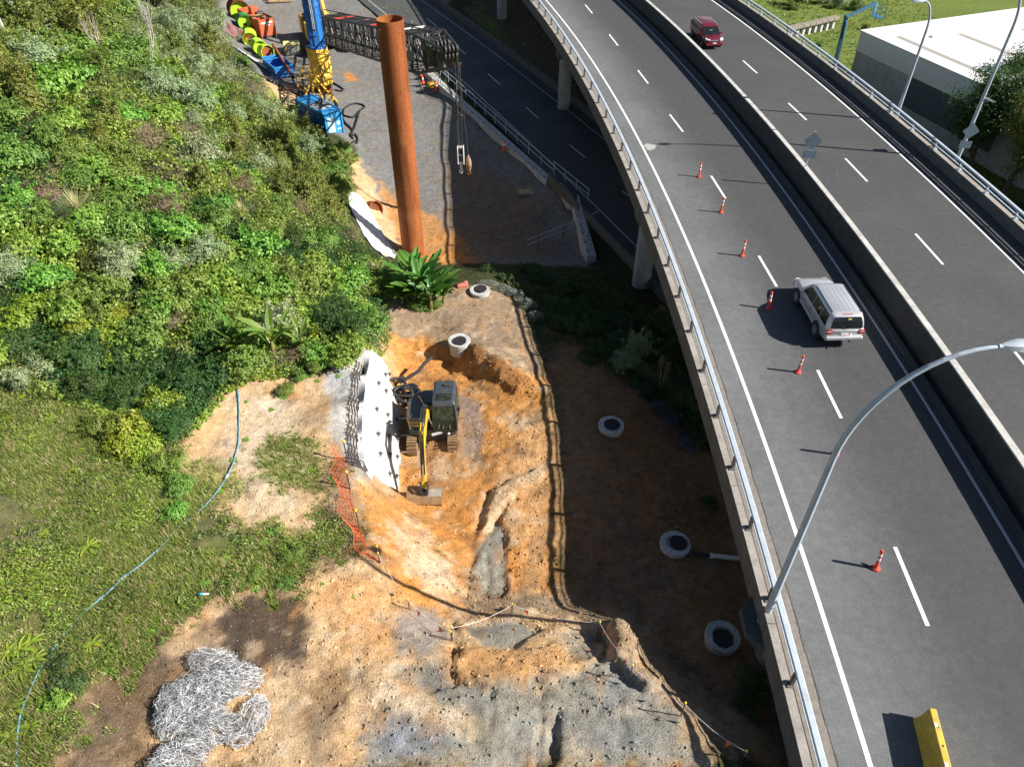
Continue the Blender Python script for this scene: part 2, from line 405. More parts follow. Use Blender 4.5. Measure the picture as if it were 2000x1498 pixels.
soil('rock', [(935,1060),(970,1010),(985,1030),(985,1165),(945,1165),(925,1110)], .15, .4, .03)
soil('pale', [(960,960),(1060,905),(1075,925),(1000,960),(975,1010),(940,1050),(935,1010)], .3, .8, .06, mix=.6)
# side under the viaduct, darker brown clay
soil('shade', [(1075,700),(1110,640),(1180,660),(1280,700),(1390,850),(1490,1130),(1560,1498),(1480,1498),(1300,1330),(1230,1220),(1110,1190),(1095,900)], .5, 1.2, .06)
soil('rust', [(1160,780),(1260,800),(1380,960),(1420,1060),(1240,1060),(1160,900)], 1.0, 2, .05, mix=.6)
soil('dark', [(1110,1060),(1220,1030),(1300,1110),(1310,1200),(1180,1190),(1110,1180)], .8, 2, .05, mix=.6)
soil('litter', [(1000,560),(1060,560),(1160,540),(1230,600),(1330,650),(1390,780),(1420,900),(1350,860),(1260,780),(1180,700),(1090,660),(1040,610)], .6, 1.2, .08, leafy=.5)
soil('tan', [(1285,595),(1330,640),(1385,740),(1400,800),(1350,700),(1290,620)], .3, .6, .04)
soil('dark', [(1300,1230),(1400,1330),(1530,1400),(1560,1498),(1480,1498),(1400,1420),(1290,1300)], .5, 1.5, .10)
# near flank and bench
soil('duff', [(690,1060),(900,1140),(1100,1165),(1240,1210),(1320,1290),(1420,1390),(1560,1500),(1300,1500),(700,1320)], .5, 1, .06)
soil('orange', [(690,940),(740,960),(800,985),(860,1060),(905,1180),(860,1215),(780,1180),(740,1090),(700,1000)], .4, 1, .06)
soil('pale', [(745,1020),(800,1010),(850,1070),(900,1150),(860,1180),(800,1120)], .5, 1.2, .07, mix=.75)
soil('tan', [(640,1080),(740,1090),(800,1180),(880,1215),(1000,1195),(1180,1215),(1240,1300),(1330,1390),(1400,1498),(120,1498),(140,1380),(300,1270),(390,1180),(480,1140),(600,1130)], .4, 1.2, .05)
soil('orange', [(690,1110),(800,1180),(860,1230),(780,1280),(700,1300),(640,1240),(650,1150)], .7, 1.6, .06, mix=.55)
soil('brown', [(440,1170),(560,1140),(600,1200),(590,1290),(520,1330),(420,1300),(410,1220)], .35, 1, .03)
soil('brown', [(140,1400),(240,1300),(330,1260),(370,1310),(310,1400),(320,1498),(130,1498)], .5, 1.2, .04, mix=.85)
soil('brown', [(560,1320),(640,1290),(700,1330),(650,1440),(600,1498),(540,1460)], .5, 1.4, .06, mix=.6)
soil('bluegravel', [(800,1185),(845,1180),(870,1240),(860,1280),(770,1290),(780,1220)], .25, .8, .03, mix=.7)
soil('rock', [(750,1310),(800,1280),(870,1290),(900,1330),(960,1340),(1180,1300),(1240,1310),(1330,1400),(1380,1498),(880,1498),(720,1498),(700,1440),(760,1400),(850,1400),(830,1350)], .35, 1.1, .05)
soil('bluegravel', [(720,1400),(800,1390),(860,1420),(870,1498),(700,1498)], .4, 1, .045, mix=.7)
soil('rock', [(905,1215),(1000,1212),(1060,1230),(1010,1262),(940,1260)], .2, .5, .02)
soil('rock', [(1090,1230),(1170,1225),(1180,1280),(1110,1290)], .25, .6, .04, mix=.8)
soil('orange', [(885,1260),(960,1270),(1080,1260),(1130,1290),(1080,1335),(950,1345),(880,1310)], .35, .9, .12, mix=.55)
soil('pale', [(740,1330),(830,1360),(900,1400),(930,1440),(880,1430),(800,1395),(740,1370)], .25, .7, .05, mix=.8)
soil('tan', [(520,1340),(600,1320),(560,1420),(600,1498),(400,1498),(430,1440)], .4, 1, .07)
# left: bare dirt and turf
soil('grass', [(-260,760),(200,780),(330,880),(400,960),(480,960),(640,960),(650,1060),(600,1140),(480,1130),(390,1180),(290,1280),(150,1380),(120,1520),(-260,1520)], .5, 2.4, .09, leafy=1)
soil('tan', [(320,880),(430,760),(520,725),(640,725),(705,700),(712,930),(700,1010),(640,1000),(600,1050),(480,1050),(420,990),(390,960)], .4, 1.2, .03, leafy=.0)
soil('pale', [(440,790),(560,760),(600,880),(560,960),(600,1020),(470,1030),(480,940),(440,900)], .6, 1.5, .03, leafy=.0, mix=.8)
soil('turf', [(515,870),(570,845),(610,870),(625,950),(560,960),(500,935)], .35, 1.2, .04, leafy=.9, mix=.5)
soil('turf', [(380,900),(440,880),(470,960),(430,1010),(370,980)], .35, 1.2, .04, leafy=.6, mix=.5)
soil('brown', [(640,900),(690,900),(720,1080),(640,1120),(620,1000)], .5, 1.4, .04, leafy=.15, mix=.6)
soil('turf', [(420,1060),(540,1020),(600,1080),(600,1150),(500,1130),(430,1120)], .4, 1.4, .05, leafy=.9, mix=.5)
soil('dust', [(640,735),(720,690),(716,800),(712,930),(690,945),(672,880),(650,860),(640,800)], .25, .7, .02, leafy=0, mix=.9)
# far side of the lower road, right-hand slopes
soil('dark', [(900,20),(960,-10),(1040,0),(1090,110),(1160,230),(1200,280),(1110,200),(1000,110)], .5, 1, .05, leafy=.15)
soil('turf', [(905,10),(960,30),(1010,110),(960,80)], .5, 1, .05, leafy=.6, mix=.7)
GX0 = [(33,62),(120,40),(140,220),(-5,220),(5,120),(24,100)]
soil('turf', GX0, .8, 1, .06, leafy=.6, world=True)
soil('turf', [(-19,112),(-13,104),(-14,130),(-24,150),(-30,150)], .8, 1, .06, leafy=.7, world=True)
# drifts of paler and darker spoil inside the worked ground
bare = smooth01(.2 - LEAFY, 0, .2) * (XX > -13) * (XX < 9) * (YY < 48) * (ZB > .9) * (1 - smooth01(XX, 1.6, 2.6) * (ZB < 5)) * (np.abs(COL - np.array(SOIL['litter'])).sum(-1) > .05)
v1 = smooth01(fbm(XX, YY, .75, 5, 131, .6), .12, .42) * bare; v2 = smooth01(fbm(XX, YY, 1.1, 5, 137, .62), .18, .45) * bare; v3 = smooth01(fbm(XX * 1.0, YY * .35, 2.2, 4, 143, .6), .22, .5) * bare
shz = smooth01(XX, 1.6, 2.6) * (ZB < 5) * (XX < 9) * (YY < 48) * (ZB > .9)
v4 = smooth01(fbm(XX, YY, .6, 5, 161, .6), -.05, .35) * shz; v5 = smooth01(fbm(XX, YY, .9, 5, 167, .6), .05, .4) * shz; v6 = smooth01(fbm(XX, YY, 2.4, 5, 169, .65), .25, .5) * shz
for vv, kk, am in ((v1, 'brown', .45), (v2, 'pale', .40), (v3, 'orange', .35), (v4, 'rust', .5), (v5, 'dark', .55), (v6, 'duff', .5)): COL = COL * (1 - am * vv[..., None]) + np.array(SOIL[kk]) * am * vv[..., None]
ridge = (1 - np.abs(fbm(XX, YY, .9, 5, 151, .55)) * 2.2) * bare
# relief
DET = np.clip(ridge, -1, 1) * np.minimum(ROUGH * 1.6, .13) + fbm(XX, YY, 1.1, 5, 31, .55) * ROUGH * 1.5 + fbm(XX, YY, 6.0, 3, 55, .6) * ROUGH * .55
clod = np.maximum(0, vnoise(XX * 3.1, YY * 3.1, 77) - .72) * 1.1 * np.minimum(ROUGH, .12)
onroad = np.abs((XX - LR0.x) * LRn.x + (YY - LR0.y) * LRn.y) < 7.0
DET[onroad & (YY < 140)] *= .15; clod[onroad] = 0
ZZ = ZB + DET + clod
# ruts and cracks on the rock bench, caterpillar marks on the clay
def groove(pts, w, dep, seed=0):
    pl = [hit(*p) for p in pts]; dmin = np.full(XX.shape, 1e9)
    for a, b in zip(pl[:-1], pl[1:]):
        ex, ey = b.x - a.x, b.y - a.y; t = np.clip(((XX - a.x) * ex + (YY - a.y) * ey) / (ex * ex + ey * ey), 0, 1)
        dmin = np.minimum(dmin, np.hypot(XX - a.x - ex * t + wf * .22, YY - a.y - ey * t))
    return -dep * np.exp(-(dmin / w) ** 2)
for pts, w, dep in [([(1088,1390),(1085,1440),(1070,1498)], .14, .22), ([(1058,1340),(1058,1365)], .08, .15), ([(905,1170),(920,1100),(950,1040),(980,1000)], .15, .22), ([(947,1165),(955,1120),(950,1080)], .09, .12),
                    ([(885,1215),(884,1290),(886,1330)], .10, .12), ([(990,1190),(1060,1195),(1110,1205)], .2, -.22), ([(960,1350),(962,1400),(955,1440)], .08, .1), ([(835,1395),(900,1430),(960,1470)], .1, .1), ([(1180,1240),(1190,1265),(1175,1285)], .18, .3),
                    ([(745,905),(750,960),(790,1000)], .2, .15), ([(955,960),(930,1030),(915,1090)], .25, .15), ([(1210,1370),(1215,1420)], .08, .1), ([(1060,1400),(1045,1498)], .10, .10)]:
    ZZ = ZZ + groove(pts, w, dep)
def step(pts, dz, e=.07, wob=.30):
    d = sdist(poly_w(pts), XX + wx_ * wob, YY + wy_ * wob) + wf * wob * .8
    return dz * smooth01(d, -e, e)
for pts, dz in [([(1182,1225),(1215,1218),(1245,1262),(1238,1300),(1290,1335),(1262,1350),(1215,1312),(1200,1290)], .38), ([(905,1212),(1010,1208),(1062,1228),(1010,1264),(935,1262)], -.16), ([(1095,1228),(1172,1226),(1178,1285),(1110,1292)], -.14),
                ([(892,1268),(980,1272),(1080,1262),(1132,1292),(1080,1338),(950,1346),(888,1315)], .15), ([(752,1318),(800,1284),(875,1292),(905,1334),(840,1352)], -.18), ([(925,1112),(950,1050),(972,1012),(988,1030),(988,1166),(940,1168)], -.13),
                ([(880,1205),(890,1330),(920,1350),(900,1240)], -.10), ([(700,1330),(790,1340),(900,1395),(960,1440),(870,1430),(760,1385)], .12), ([(1000,1400),(1060,1380),(1090,1450),(1060,1500),(990,1500)], -.10), ([(1120,1330),(1200,1320),(1260,1380),(1180,1400)], .10), ([(960,965),(1050,915),(1072,925),(1000,965),(965,1015),(940,1045)], .16),
                ([(560,1330),(640,1300),(700,1340),(640,1400)], -.12), ([(770,660),(840,668),(900,700),(930,735),(860,730),(790,700)], -.22), ([(900,670),(965,695),(1050,752),(1010,765),(930,720)], .22)]:
    ZZ = ZZ + step(pts, dz)
nx, ny = len(GX), len(GY)
me = bpy.data.meshes.new('ground'); nv = nx * ny
me.vertices.add(nv); me.vertices.foreach_set('co', np.stack([XX, YY, ZZ], -1).reshape(-1).astype(np.float32))
ii, jj = np.meshgrid(np.arange(nx - 1), np.arange(ny - 1), indexing='ij'); a_ = ii * ny + jj
Q = np.stack([a_, a_ + ny, a_ + ny + 1, a_ + 1], -1).reshape(-1, 4)
me.loops.add(Q.size); me.loops.foreach_set('vertex_index', Q.reshape(-1).astype(np.int32))
me.polygons.add(len(Q)); me.polygons.foreach_set('loop_start', (np.arange(len(Q)) * 4).astype(np.int32))
me.polygons.foreach_set('loop_total', np.full(len(Q), 4, np.int32)); me.polygons.foreach_set('use_smooth', np.ones(len(Q), bool))
me.update(calc_edges=True)
# mottling of the soils themselves
mott = 1 + .16 * fbm(XX, YY, 1.7, 4, 40) + .16 * fbm(XX, YY, 5.5, 3, 43)
hue = fbm(XX, YY, .8, 4, 48)
COL = COL * mott[..., None]; COL[..., 0] *= 1 + .10 * hue; COL[..., 2] *= 1 - .18 * hue
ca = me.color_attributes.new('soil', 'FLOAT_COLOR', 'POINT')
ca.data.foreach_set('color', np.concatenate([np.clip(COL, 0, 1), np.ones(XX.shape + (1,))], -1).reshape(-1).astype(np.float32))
def ground_mat():
    m, nt, b = _nodes('soil'); v = geopos(nt)
    at_ = nt.nodes.new('ShaderNodeAttribute'); at_.attribute_name = 'soil'
    n1 = noise(nt, 2.6, 8, .68, vec=v); n2 = noise(nt, 16, 6, .7, vec=v)
    c = mixc(nt, 1.0, at_.outputs['Color'], ramp(nt, n1, [(.25, (.62, .60, .58)), (.5, (1, 1, 1)), (.78, (1.35, 1.38, 1.4))]), 'MULTIPLY')
    c = mixc(nt, 1.0, c, ramp(nt, n2, [(.3, (.66, .64, .62)), (.5, (1, 1, 1)), (.72, (1.4, 1.42, 1.45))]), 'MULTIPLY')
    vo = nt.nodes.new('ShaderNodeTexVoronoi'); vo.inputs['Scale'].default_value = 9; nt.links.new(v, vo.inputs['Vector'])
    st = ramp(nt, vo.outputs['Distance'], [(.10, (1, 1, 1)), (.19, (0, 0, 0))])
    g = noise(nt, 3.0, 3, .6, vec=v); stf = mixc(nt, 1.0, st, ramp(nt, g, [(.5, (0, 0, 0)), (.62, (1, 1, 1))]), 'MULTIPLY')
    c = mixc(nt, stf, c, (.48, .44, .38))
    nt.links.new(c, b.inputs['Base Color']); b.inputs['Roughness'].default_value = .95; b.inputs['Specular IOR Level'].default_value = .1
    h = nt.nodes.new('ShaderNodeMath'); h.operation = 'ADD'; nt.links.new(n1, h.inputs[0]); nt.links.new(n2, h.inputs[1])
    bump(nt, b, h.outputs[0], .9, .10)
    return m
me.materials.append(ground_mat())
ground = bpy.data.objects.new('ground', me); col.objects.link(ground); tag(ground, kind='structure')
ground['label'] = 'excavated hillside of orange clay, grey rock and gravel below the viaduct'
# ------------------------------------------------------------------ materials of the roads
def asphalt(name, c=(.062, .064, .066), light=(.10, .10, .10), along=None, fade=None):
    m, nt, b = _nodes(name); v = geopos(nt)
    n0 = noise(nt, .22, 5, .6, vec=v); n1 = noise(nt, 3.0, 5, .6, vec=v); n2 = noise(nt, 38, 3, .7, vec=v)
    cc = ramp(nt, n0, [(.35, c), (.68, light)])
    if along:   # wheel paths: polished bands that follow the lanes
        s = nt.nodes.new('ShaderNodeSeparateXYZ'); nt.links.new(v, s.inputs[0])
        def M(op, a, b_=None):
            q = nt.nodes.new('ShaderNodeMath'); q.operation = op
            for sk, val in ((q.inputs[0], a), (q.inputs[1], b_)):
                if val is None: continue
                if isinstance(val, (int, float)): sk.default_value = val
                else: nt.links.new(val, sk)
            return q.outputs[0]
        dx = M('SUBTRACT', s.outputs[0], CX); dy = M('SUBTRACT', s.outputs[1], CY)
        off = M('SUBTRACT', M('SQRT', M('ADD', M('MULTIPLY', dx, dx), M('MULTIPLY', dy, dy))), RR)
        w = M('ADD', M('MULTIPLY', M('COSINE', M('MULTIPLY', M('SUBTRACT', off, along), 2 * pi / 1.83)), .5), .5)
        n3 = noise(nt, .5, 4, .6, vec=v)
        f = M('MULTIPLY', M('MULTIPLY', w, n3), .5)
        cc = mixc(nt, f, cc, sc_(light, .93))
        if fade:   # asphalt darkens across the lanes towards the median
            mr = nt.nodes.new('ShaderNodeMapRange'); mr.interpolation_type = 'SMOOTHSTEP'; mr.inputs[1].default_value = -3.2; mr.inputs[2].default_value = 2.0
            nt.links.new(M('ADD', off, M('MULTIPLY', n3, 1.2)), mr.inputs[0]); cc = mixc(nt, mr.outputs[0], cc, fade)
    cc = mixc(nt, 1.0, cc, ramp(nt, n1, [(.3, (.86, .86, .86)), (.7, (1.12, 1.12, 1.12))]), 'MULTIPLY')
    cc = mixc(nt, 1.0, cc, ramp(nt, n2, [(.25, (.55, .55, .55)), (.75, (1.5, 1.5, 1.5))]), 'MULTIPLY')
    vo = nt.nodes.new('ShaderNodeTexVoronoi'); vo.inputs['Scale'].default_value = .55; nt.links.new(v, vo.inputs['Vector'])
    cc = mixc(nt, ramp(nt, vo.outputs['Distance'], [(.012, (1, 1, 1)), (.022, (0, 0, 0))]), cc, (.45, .44, .42))
    nt.links.new(cc, b.inputs['Base Color']); b.inputs['Roughness'].default_value = .82; b.inputs['Specular IOR Level'].default_value = .35
    bump(nt, b, n2, .35, .01); return m
def concrete(name, c=(.36, .345, .32), streak=.5, dark=(.09, .085, .075), scale=1.4):
    m, nt, b = _nodes(name); v = geopos(nt); vz = geopos(nt, (2.6, 2.6, .28))
    n1 = noise(nt, scale, 7, .65, vec=v); n2 = noise(nt, 1.9, 6, .7, vec=vz, dist=.3); n3 = noise(nt, 22, 4, .7, vec=v)
    cc = ramp(nt, n1, [(.3, sc_(c, .72)), (.7, sc_(c, 1.15))])
    cc = mixc(nt, ramp(nt, n2, [(.47, (0, 0, 0)), (.47 + .32 / max(streak, .05) * .5, (streak, streak, streak))]), cc, dark)
    cc = mixc(nt, 1.0, cc, ramp(nt, n3, [(.3, (.85, .85, .85)), (.7, (1.12, 1.12, 1.12))]), 'MULTIPLY')
    nt.links.new(cc, b.inputs['Base Color']); b.inputs['Roughness'].default_value = .9; b.inputs['Specular IOR Level'].default_value = .2
    bump(nt, b, n3, .35, .012); return m
M_ASPH = asphalt('asphalt', (.112, .115, .117), (.148, .151, .154), along=.92, fade=(.058, .059, .061))
M_ASPH2 = asphalt('asphalt_right', (.054, .055, .056), (.070, .071, .072), along=9.6 + .92)
M_ASPH3 = asphalt('asphalt_lower', (.055, .056, .058), (.082, .083, .084))
M_LINE = paint('road_paint', (.74, .74, .72), .7, var=.08, scale=9, dirt=.12, dirtc=(.25, .25, .24))
M_LINE2 = paint('road_paint_worn', (.52, .52, .52), .7, var=.12, scale=9, dirt=.4, dirtc=(.16, .16, .16))
M_CHIP = concrete('chip_seal', (.23, .205, .18), .1, scale=5)
M_CONC = concrete('viaduct_concrete', (.15, .142, .13), .7)
M_MED = concrete('median_concrete', (.085, .083, .078), .25, (.05, .05, .045))  # stained face; its colour is also lowered to paint in the wall's shade
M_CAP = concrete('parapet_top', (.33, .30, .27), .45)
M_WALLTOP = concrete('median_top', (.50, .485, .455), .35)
M_CORB = concrete('corbel_concrete', (.085, .085, .085), .4)
M_PIER = concrete('pier_concrete', (.42, .42, .40), .25)
M_GALV = paint('galvanised_steel', (.44, .50, .56), .5, .12, .10, 2.0, .10, (.30, .32, .34))
M_GALVD = paint('weathered_bolts', (.12, .115, .11), .7, .2, .3, 8)
M_BLOCK = concrete('block_concrete', (.50, .50, .49), .15)
M_SLOT = paint('block_slot', (.05, .05, .05), .9)

def ribbon(mb, s0, s1, o0, o1, z0, step=1.0, z1=None, fn=arc):
    n = max(1, int(math.ceil((s1 - s0) / step))); V = []; z1 = z0 if z1 is None else z1
    for i in range(n + 1):
        s = s0 + (s1 - s0) * i / n; V += [fn(s, o0, z0), fn(s, o1, z1)]
    mb.add(V, [(2 * i, 2 * i + 1, 2 * i + 3, 2 * i + 2) for i in range(n)]); return mb
def sweep(mb, s0, s1, prof, step=2.0, fn=arc):
    n = max(1, int(math.ceil((s1 - s0) / step)))
    mb.loft([[fn(s0 + (s1 - s0) * i / n, o, z) for o, z in prof] for i in range(n + 1)]); return mb
S0, S1 = -46.0, 128.0
def viaduct(name, label, zr, lo, hi, deckprof, roadrng, asph):
    t = thing(name, label, 'viaduct', arc(0, (lo + hi) / 2, 0)); B = lambda mb, n, m, p=None, **k: mb.build(n, m, t, world=True, **k)
    B(sweep(MB(), S0, S1, [(o, zr + z) for o, z in deckprof], 3.0), 'deck', M_CONC)
    B(ribbon(MB(), S0, S1, roadrng[0], roadrng[1], zr, 1.5), 'road_surface', asph)
    return t, B
# ---- left carriageway
VL, BL = viaduct('road_viaduct', 'left concrete viaduct carriageway carrying the silver off-roader and the orange posts', ZL, -5.8, 4.9,
    [(-5.78, -.03), (-5.80, -.62), (-5.2, -.72), (-3.7, -1.5), (2.9, -1.5), (4.2, -.55), (4.9, -.45), (4.9, -.03)], (-5.30, 4.62), M_ASPH)
BL(ribbon(MB(), S0, S1, -5.30, -4.62, ZL + .004, 1.5), 'shoulder_strip', M_CHIP)
mb = MB()
for k in range(140):                       # the wandering crack between chip seal and asphalt
    s = S0 + 15 + k * .8
    ribbon(mb, s, s + .8, -4.62 + .02 * sin(k * 2.1), -4.585 + .02 * sin(k * 2.1 + 1), ZL + .007, .8)
BL(mb, 'seam_crack', M_SLOT)
BL(ribbon(MB(), S0, S1, -3.72, -3.56, ZL + .006, 1.5), 'edge_line', M_LINE)
BL(ribbon(MB(), S0, S1, 4.18, 4.31, ZL + .006, 1.5), 'edge_line', M_LINE2)  # greyer paint, the median wall's shade is put into its colour
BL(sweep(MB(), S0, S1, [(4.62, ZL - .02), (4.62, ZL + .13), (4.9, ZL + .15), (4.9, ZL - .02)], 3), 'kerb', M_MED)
LD = [((1748,1068),(1812,1222)),((1597,723),(1643,817)),((1482,500),(1517,560)),((1389,344),(1417,388)),((1308,224),(1334,258)),((1246,138),(1266,164)),((1190,68),(1207,90)),((1143,10),(1157,27))]
def dash(a, b, z, B, off=None):
    A, C = at(*a, z), at(*b, z); s0, s1 = sorted((arc_s(A), arc_s(C))); o = (arc_off(A) + arc_off(C)) / 2
    ends = (arc_off(C), arc_off(A)) if arc_s(C) < arc_s(A) else (arc_off(A), arc_off(C))
    w = .075; mb_ = MB()
    mb_.add([arc(s0, ends[0] - w, z + .006), arc(s0, ends[0] + w, z + .006), arc(s1, ends[1] + w, z + .006), arc(s1, ends[1] - w, z + .006)], [(0, 1, 2, 3)])
    B(mb_, 'lane_dash', M_LINE)
for a, b in LD: dash(a, b, ZL, BL)
s_, o_ = arc_s(at(1748, 1068, ZL)), arc_off(at(1748, 1068, ZL))
for k in (1, 2): BL(ribbon(MB(), s_ - 10 * k - 3, s_ - 10 * k, o_ - .3 - .075, o_ - .3 + .075, ZL + .006), 'lane_dash', M_LINE)
for k in range(28):                        # parapet cast in lengths, open joints between
    s = S0 + k * 6.1
    BL(sweep(MB(), s + .015, s + 6.085, [(-5.815, ZL - .60), (-5.815, ZL + .38), (-5.78, ZL + .42), (-5.50, ZL + .42), (-5.47, ZL + .39), (-5.36, ZL - .02), (-5.40, ZL - .05), (-5.76, ZL - .64)], 1.6), 'parapet_panel', [M_CONC])
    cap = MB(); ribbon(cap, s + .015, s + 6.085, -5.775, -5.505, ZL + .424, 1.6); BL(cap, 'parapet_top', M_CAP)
BL(sweep(MB(), S0, S1, [(-5.56, ZL + 1.09), (-5.56, ZL + 1.16), (-5.53, ZL + 1.18), (-5.37, ZL + 1.18), (-5.34, ZL + 1.16), (-5.34, ZL + 1.09)], 1.5), 'top_rail', M_GALV)
BL(sweep(MB(), S0, S1, [(-5.48, ZL + .765), (-5.48, ZL + .805), (-5.44, ZL + .805), (-5.44, ZL + .765)], 2), 'lower_rail', M_GALV)
pmb = MB()
pmb.box((0, 0, .31), (.10, .14, .64)).box((-.03, 0, .02), (.22, .26, .04)).box((.03, .0, .36), (.12, .12, .10))
p0 = None; sp0 = arc_s(at(1293, 457, ZL + .7))
def set_post(s, off, z, mesh_src, parent):
    p = arc(s, off, z) - parent.location
    return share(mesh_src, 'rail_post', p, parent, (0, 0, s / RR))
post_src = pmb.build('rail_post', M_GALVD, VL); post_src.location = arc(sp0, -5.52, ZL + .43) - VL.location; post_src.rotation_euler = (0, 0, sp0 / RR)
for k in list(range(-21, 0)) + list(range(1, 33)): set_post(sp0 + 3.05 * k, -5.52, ZL + .43, post_src, VL)
def pier(s, offs, zsoff, t, half):
    zs = zsoff
    for o in offs:
        p = arc(s, o, 0); g = gz(p.x, p.y) - .3
        mb_ = MB(); mb_.lathe([(.0, g), (.66, g), (.64, zs - .9), (.64, zs - .55)], 28, (p.x, p.y, 0)); mb_.build('pier_column', M_PIER, t, smooth=True, world=True)
    mb_ = MB(); c = arc(s, (offs[0] + offs[-1]) / 2, zs - .32); M = Matrix.Rotation(s / RR, 3, 'Z')
    mb_.box(c, (abs(offs[-1] - offs[0]) + 1.9, 1.3, .66), M); mb_.build('crosshead', M_CONC, t, world=True, bevel=.05)
s1 = arc_s(at(1240, 556, -.1)); s2 = arc_s(at(1128, 205, .2))
for s in (s1, s2, s1 - 31, s2 + 33): pier(s, (-4.35, 2.6), ZL - 1.45, VL, 5)
# lamp bracket: corbel on the outside of the parapet
LB = at(1492, 1212, 6.95)
def corbel(parent, s, off_in, sgn, z):
    mb_ = MB(); P = []
    for zz, k in ((z - .75, .45), (z - .28, 1.0), (z, 1.0)):
        P.append([arc(s - 1.05, off_in, zz), arc(s - .38 * k - .1, off_in + sgn * .52 * k, zz), arc(s + .38 * k + .1, off_in + sgn * .52 * k, zz), arc(s + 1.05, off_in, zz)])
    mb_.loft(P); mb_.build('lamp_corbel', M_CORB, parent, world=True, bevel=.02)
corbel(VL, arc_s(LB), -5.80, -1, 6.92)
# ---- right carriageway
VR, BR = viaduct('road_viaduct', 'right concrete viaduct carriageway carrying the dark red people carrier', ZR, 5.3, 16,
    [(5.36, -.03), (5.36, -1.0), (6.4, -1.1), (7.4, -1.6), (14.0, -1.6), (15.1, -.7), (15.95, -.55), (15.95, -.03)], (5.70, 15.42), M_ASPH2)
BR(ribbon(MB(), S0, S1, 13.82, 13.97, ZR + .006, 1.5), 'edge_line', M_LINE)
RD = [((1788,457),(1842,517)),((1651,310),(1694,355)),((1540,202),(1575,235)),((1451,119),(1479,144)),((1372,50),(1395,70)),((1970,672),(2020,735))]
for a, b in RD: dash(a, b, ZR, BR)
for k in range(29):
    s = S0 + k * 6.0
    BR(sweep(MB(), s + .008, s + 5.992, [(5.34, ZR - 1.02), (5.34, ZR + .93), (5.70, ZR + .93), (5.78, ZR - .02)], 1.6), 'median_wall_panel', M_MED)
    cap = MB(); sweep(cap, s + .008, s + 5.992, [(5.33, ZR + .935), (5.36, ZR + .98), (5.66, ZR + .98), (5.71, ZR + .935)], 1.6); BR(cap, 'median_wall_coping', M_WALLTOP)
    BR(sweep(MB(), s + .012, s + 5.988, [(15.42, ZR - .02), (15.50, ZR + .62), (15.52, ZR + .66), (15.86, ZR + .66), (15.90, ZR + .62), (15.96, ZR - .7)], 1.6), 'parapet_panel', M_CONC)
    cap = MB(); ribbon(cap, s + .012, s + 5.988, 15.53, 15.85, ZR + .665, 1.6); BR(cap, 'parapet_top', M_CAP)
BR(sweep(MB(), S0, S1, [(15.58, ZR + 1.17), (15.58, ZR + 1.27), (15.62, ZR + 1.29), (15.76, ZR + 1.29), (15.80, ZR + 1.27), (15.80, ZR + 1.17)], 1.5), 'top_rail', M_GALV)
BR(sweep(MB(), S0, S1, [(15.62, ZR + .90), (15.62, ZR + .98), (15.70, ZR + .98), (15.70, ZR + .90)], 2), 'lower_rail', M_GALV)
rmb = MB(); rmb.bar((.12, 0, 0), (-.02, 0, .36), .09, .14).bar((-.02, 0, .34), (.02, 0, .54), .08, .12).box((.06, 0, .02), (.26, .24, .04))
rs = arc_s(at(1706, 187, ZL + 1.2)); rp = rmb.build('rail_post', M_GALV, VR)
rp.location = arc(rs, 15.68, ZR + .67) - VR.location; rp.rotation_euler = (0, 0, rs / RR)
for k in list(range(-28, 0)) + list(range(1, 24)): set_post(rs + 3.1 * k, 15.68, ZR + .67, rp, VR)
for s in (s1, s2, s1 - 31): pier(s, (7.6, 13.4), ZR - 1.5, VR, 5)
RBp = at(1871, 308, 7.7); corbel(VR, arc_s(RBp), 15.95, 1, 7.55)
# ---- marks on the deck: a pale spill, patched seams and fine cracks
M_SPILL = paint('pale_spill', (.34, .34, .33), .8, var=.2, scale=6); M_SEAL = paint('crack_sealant', (.028, .028, .03), .6)
c_ = at(1270, 287, ZL + .005); BL(MB().add([(c_.x + (.42 + .1 * sin(5 * a)) * cos(a), c_.y + (.55 + .12 * sin(3 * a + 1)) * sin(a), ZL + .005) for a in np.linspace(0, 2 * pi, 22)[:-1]], [tuple(range(21))]), 'paint_spill', M_SPILL)
# ---- lower road
lr = ribbon(MB(), -150, 75, -4.6, 4.9, 0.0, 3, fn=lower_road).build('lower_road', M_ASPH3); tag(lr, kind='structure'); lr['label'] = 'lower two-lane road passing under the viaduct'
ribbon(MB(), -150, 75, -3.42, -3.30, .006, 3, fn=lower_road).build('edge_line', M_LINE2, lr)
ribbon(MB(), -150, 75, 3.62, 3.74, .006, 3, fn=lower_road).build('edge_line', M_LINE2, lr)
for a, b in [((1215,374),(1243,392)),((1112,283),(1143,308)),((1027,210),(1052,232)),((953,145),(977,166)),((890,90),(910,107)),((833,37),(853,52))]:
    A, C = at(*a, .006), at(*b, .006); d = (C - A).normalized(); n = Vector((-d.y, d.x, 0)) * .055
    MB().add([A - n, A + n, C + n, C - n], [(0, 1, 2, 3)]).build('lane_dash', M_LINE, lr)
def lowb(s0, s1, o, w, h, name, label, cat, n, mat):
    t = thing(name, label, cat, lower_road((s0 + s1) / 2, o))
    L = (s1 - s0) / n
    for k in range(n): sweep(MB(), s0 + k * L + .02, s0 + (k + 1) * L - .02, [(o - w / 2, -.15), (o - w * .35, h), (o + w * .35, h), (o + w / 2, -.15)], 3, fn=lower_road).build('barrier_unit', mat, t, world=True)
    return t
lowb(-100, 60, 5.15, .42, .75, 'concrete_kerb_barrier', 'low dark concrete barrier along the far edge of the lower road', 'barrier', 32, M_CONC)
lowb(6, 34, -5.0, .35, .65, 'concrete_kerb_barrier', 'low concrete barrier at the near road edge beside the viaduct pier', 'barrier', 9, M_CONC)

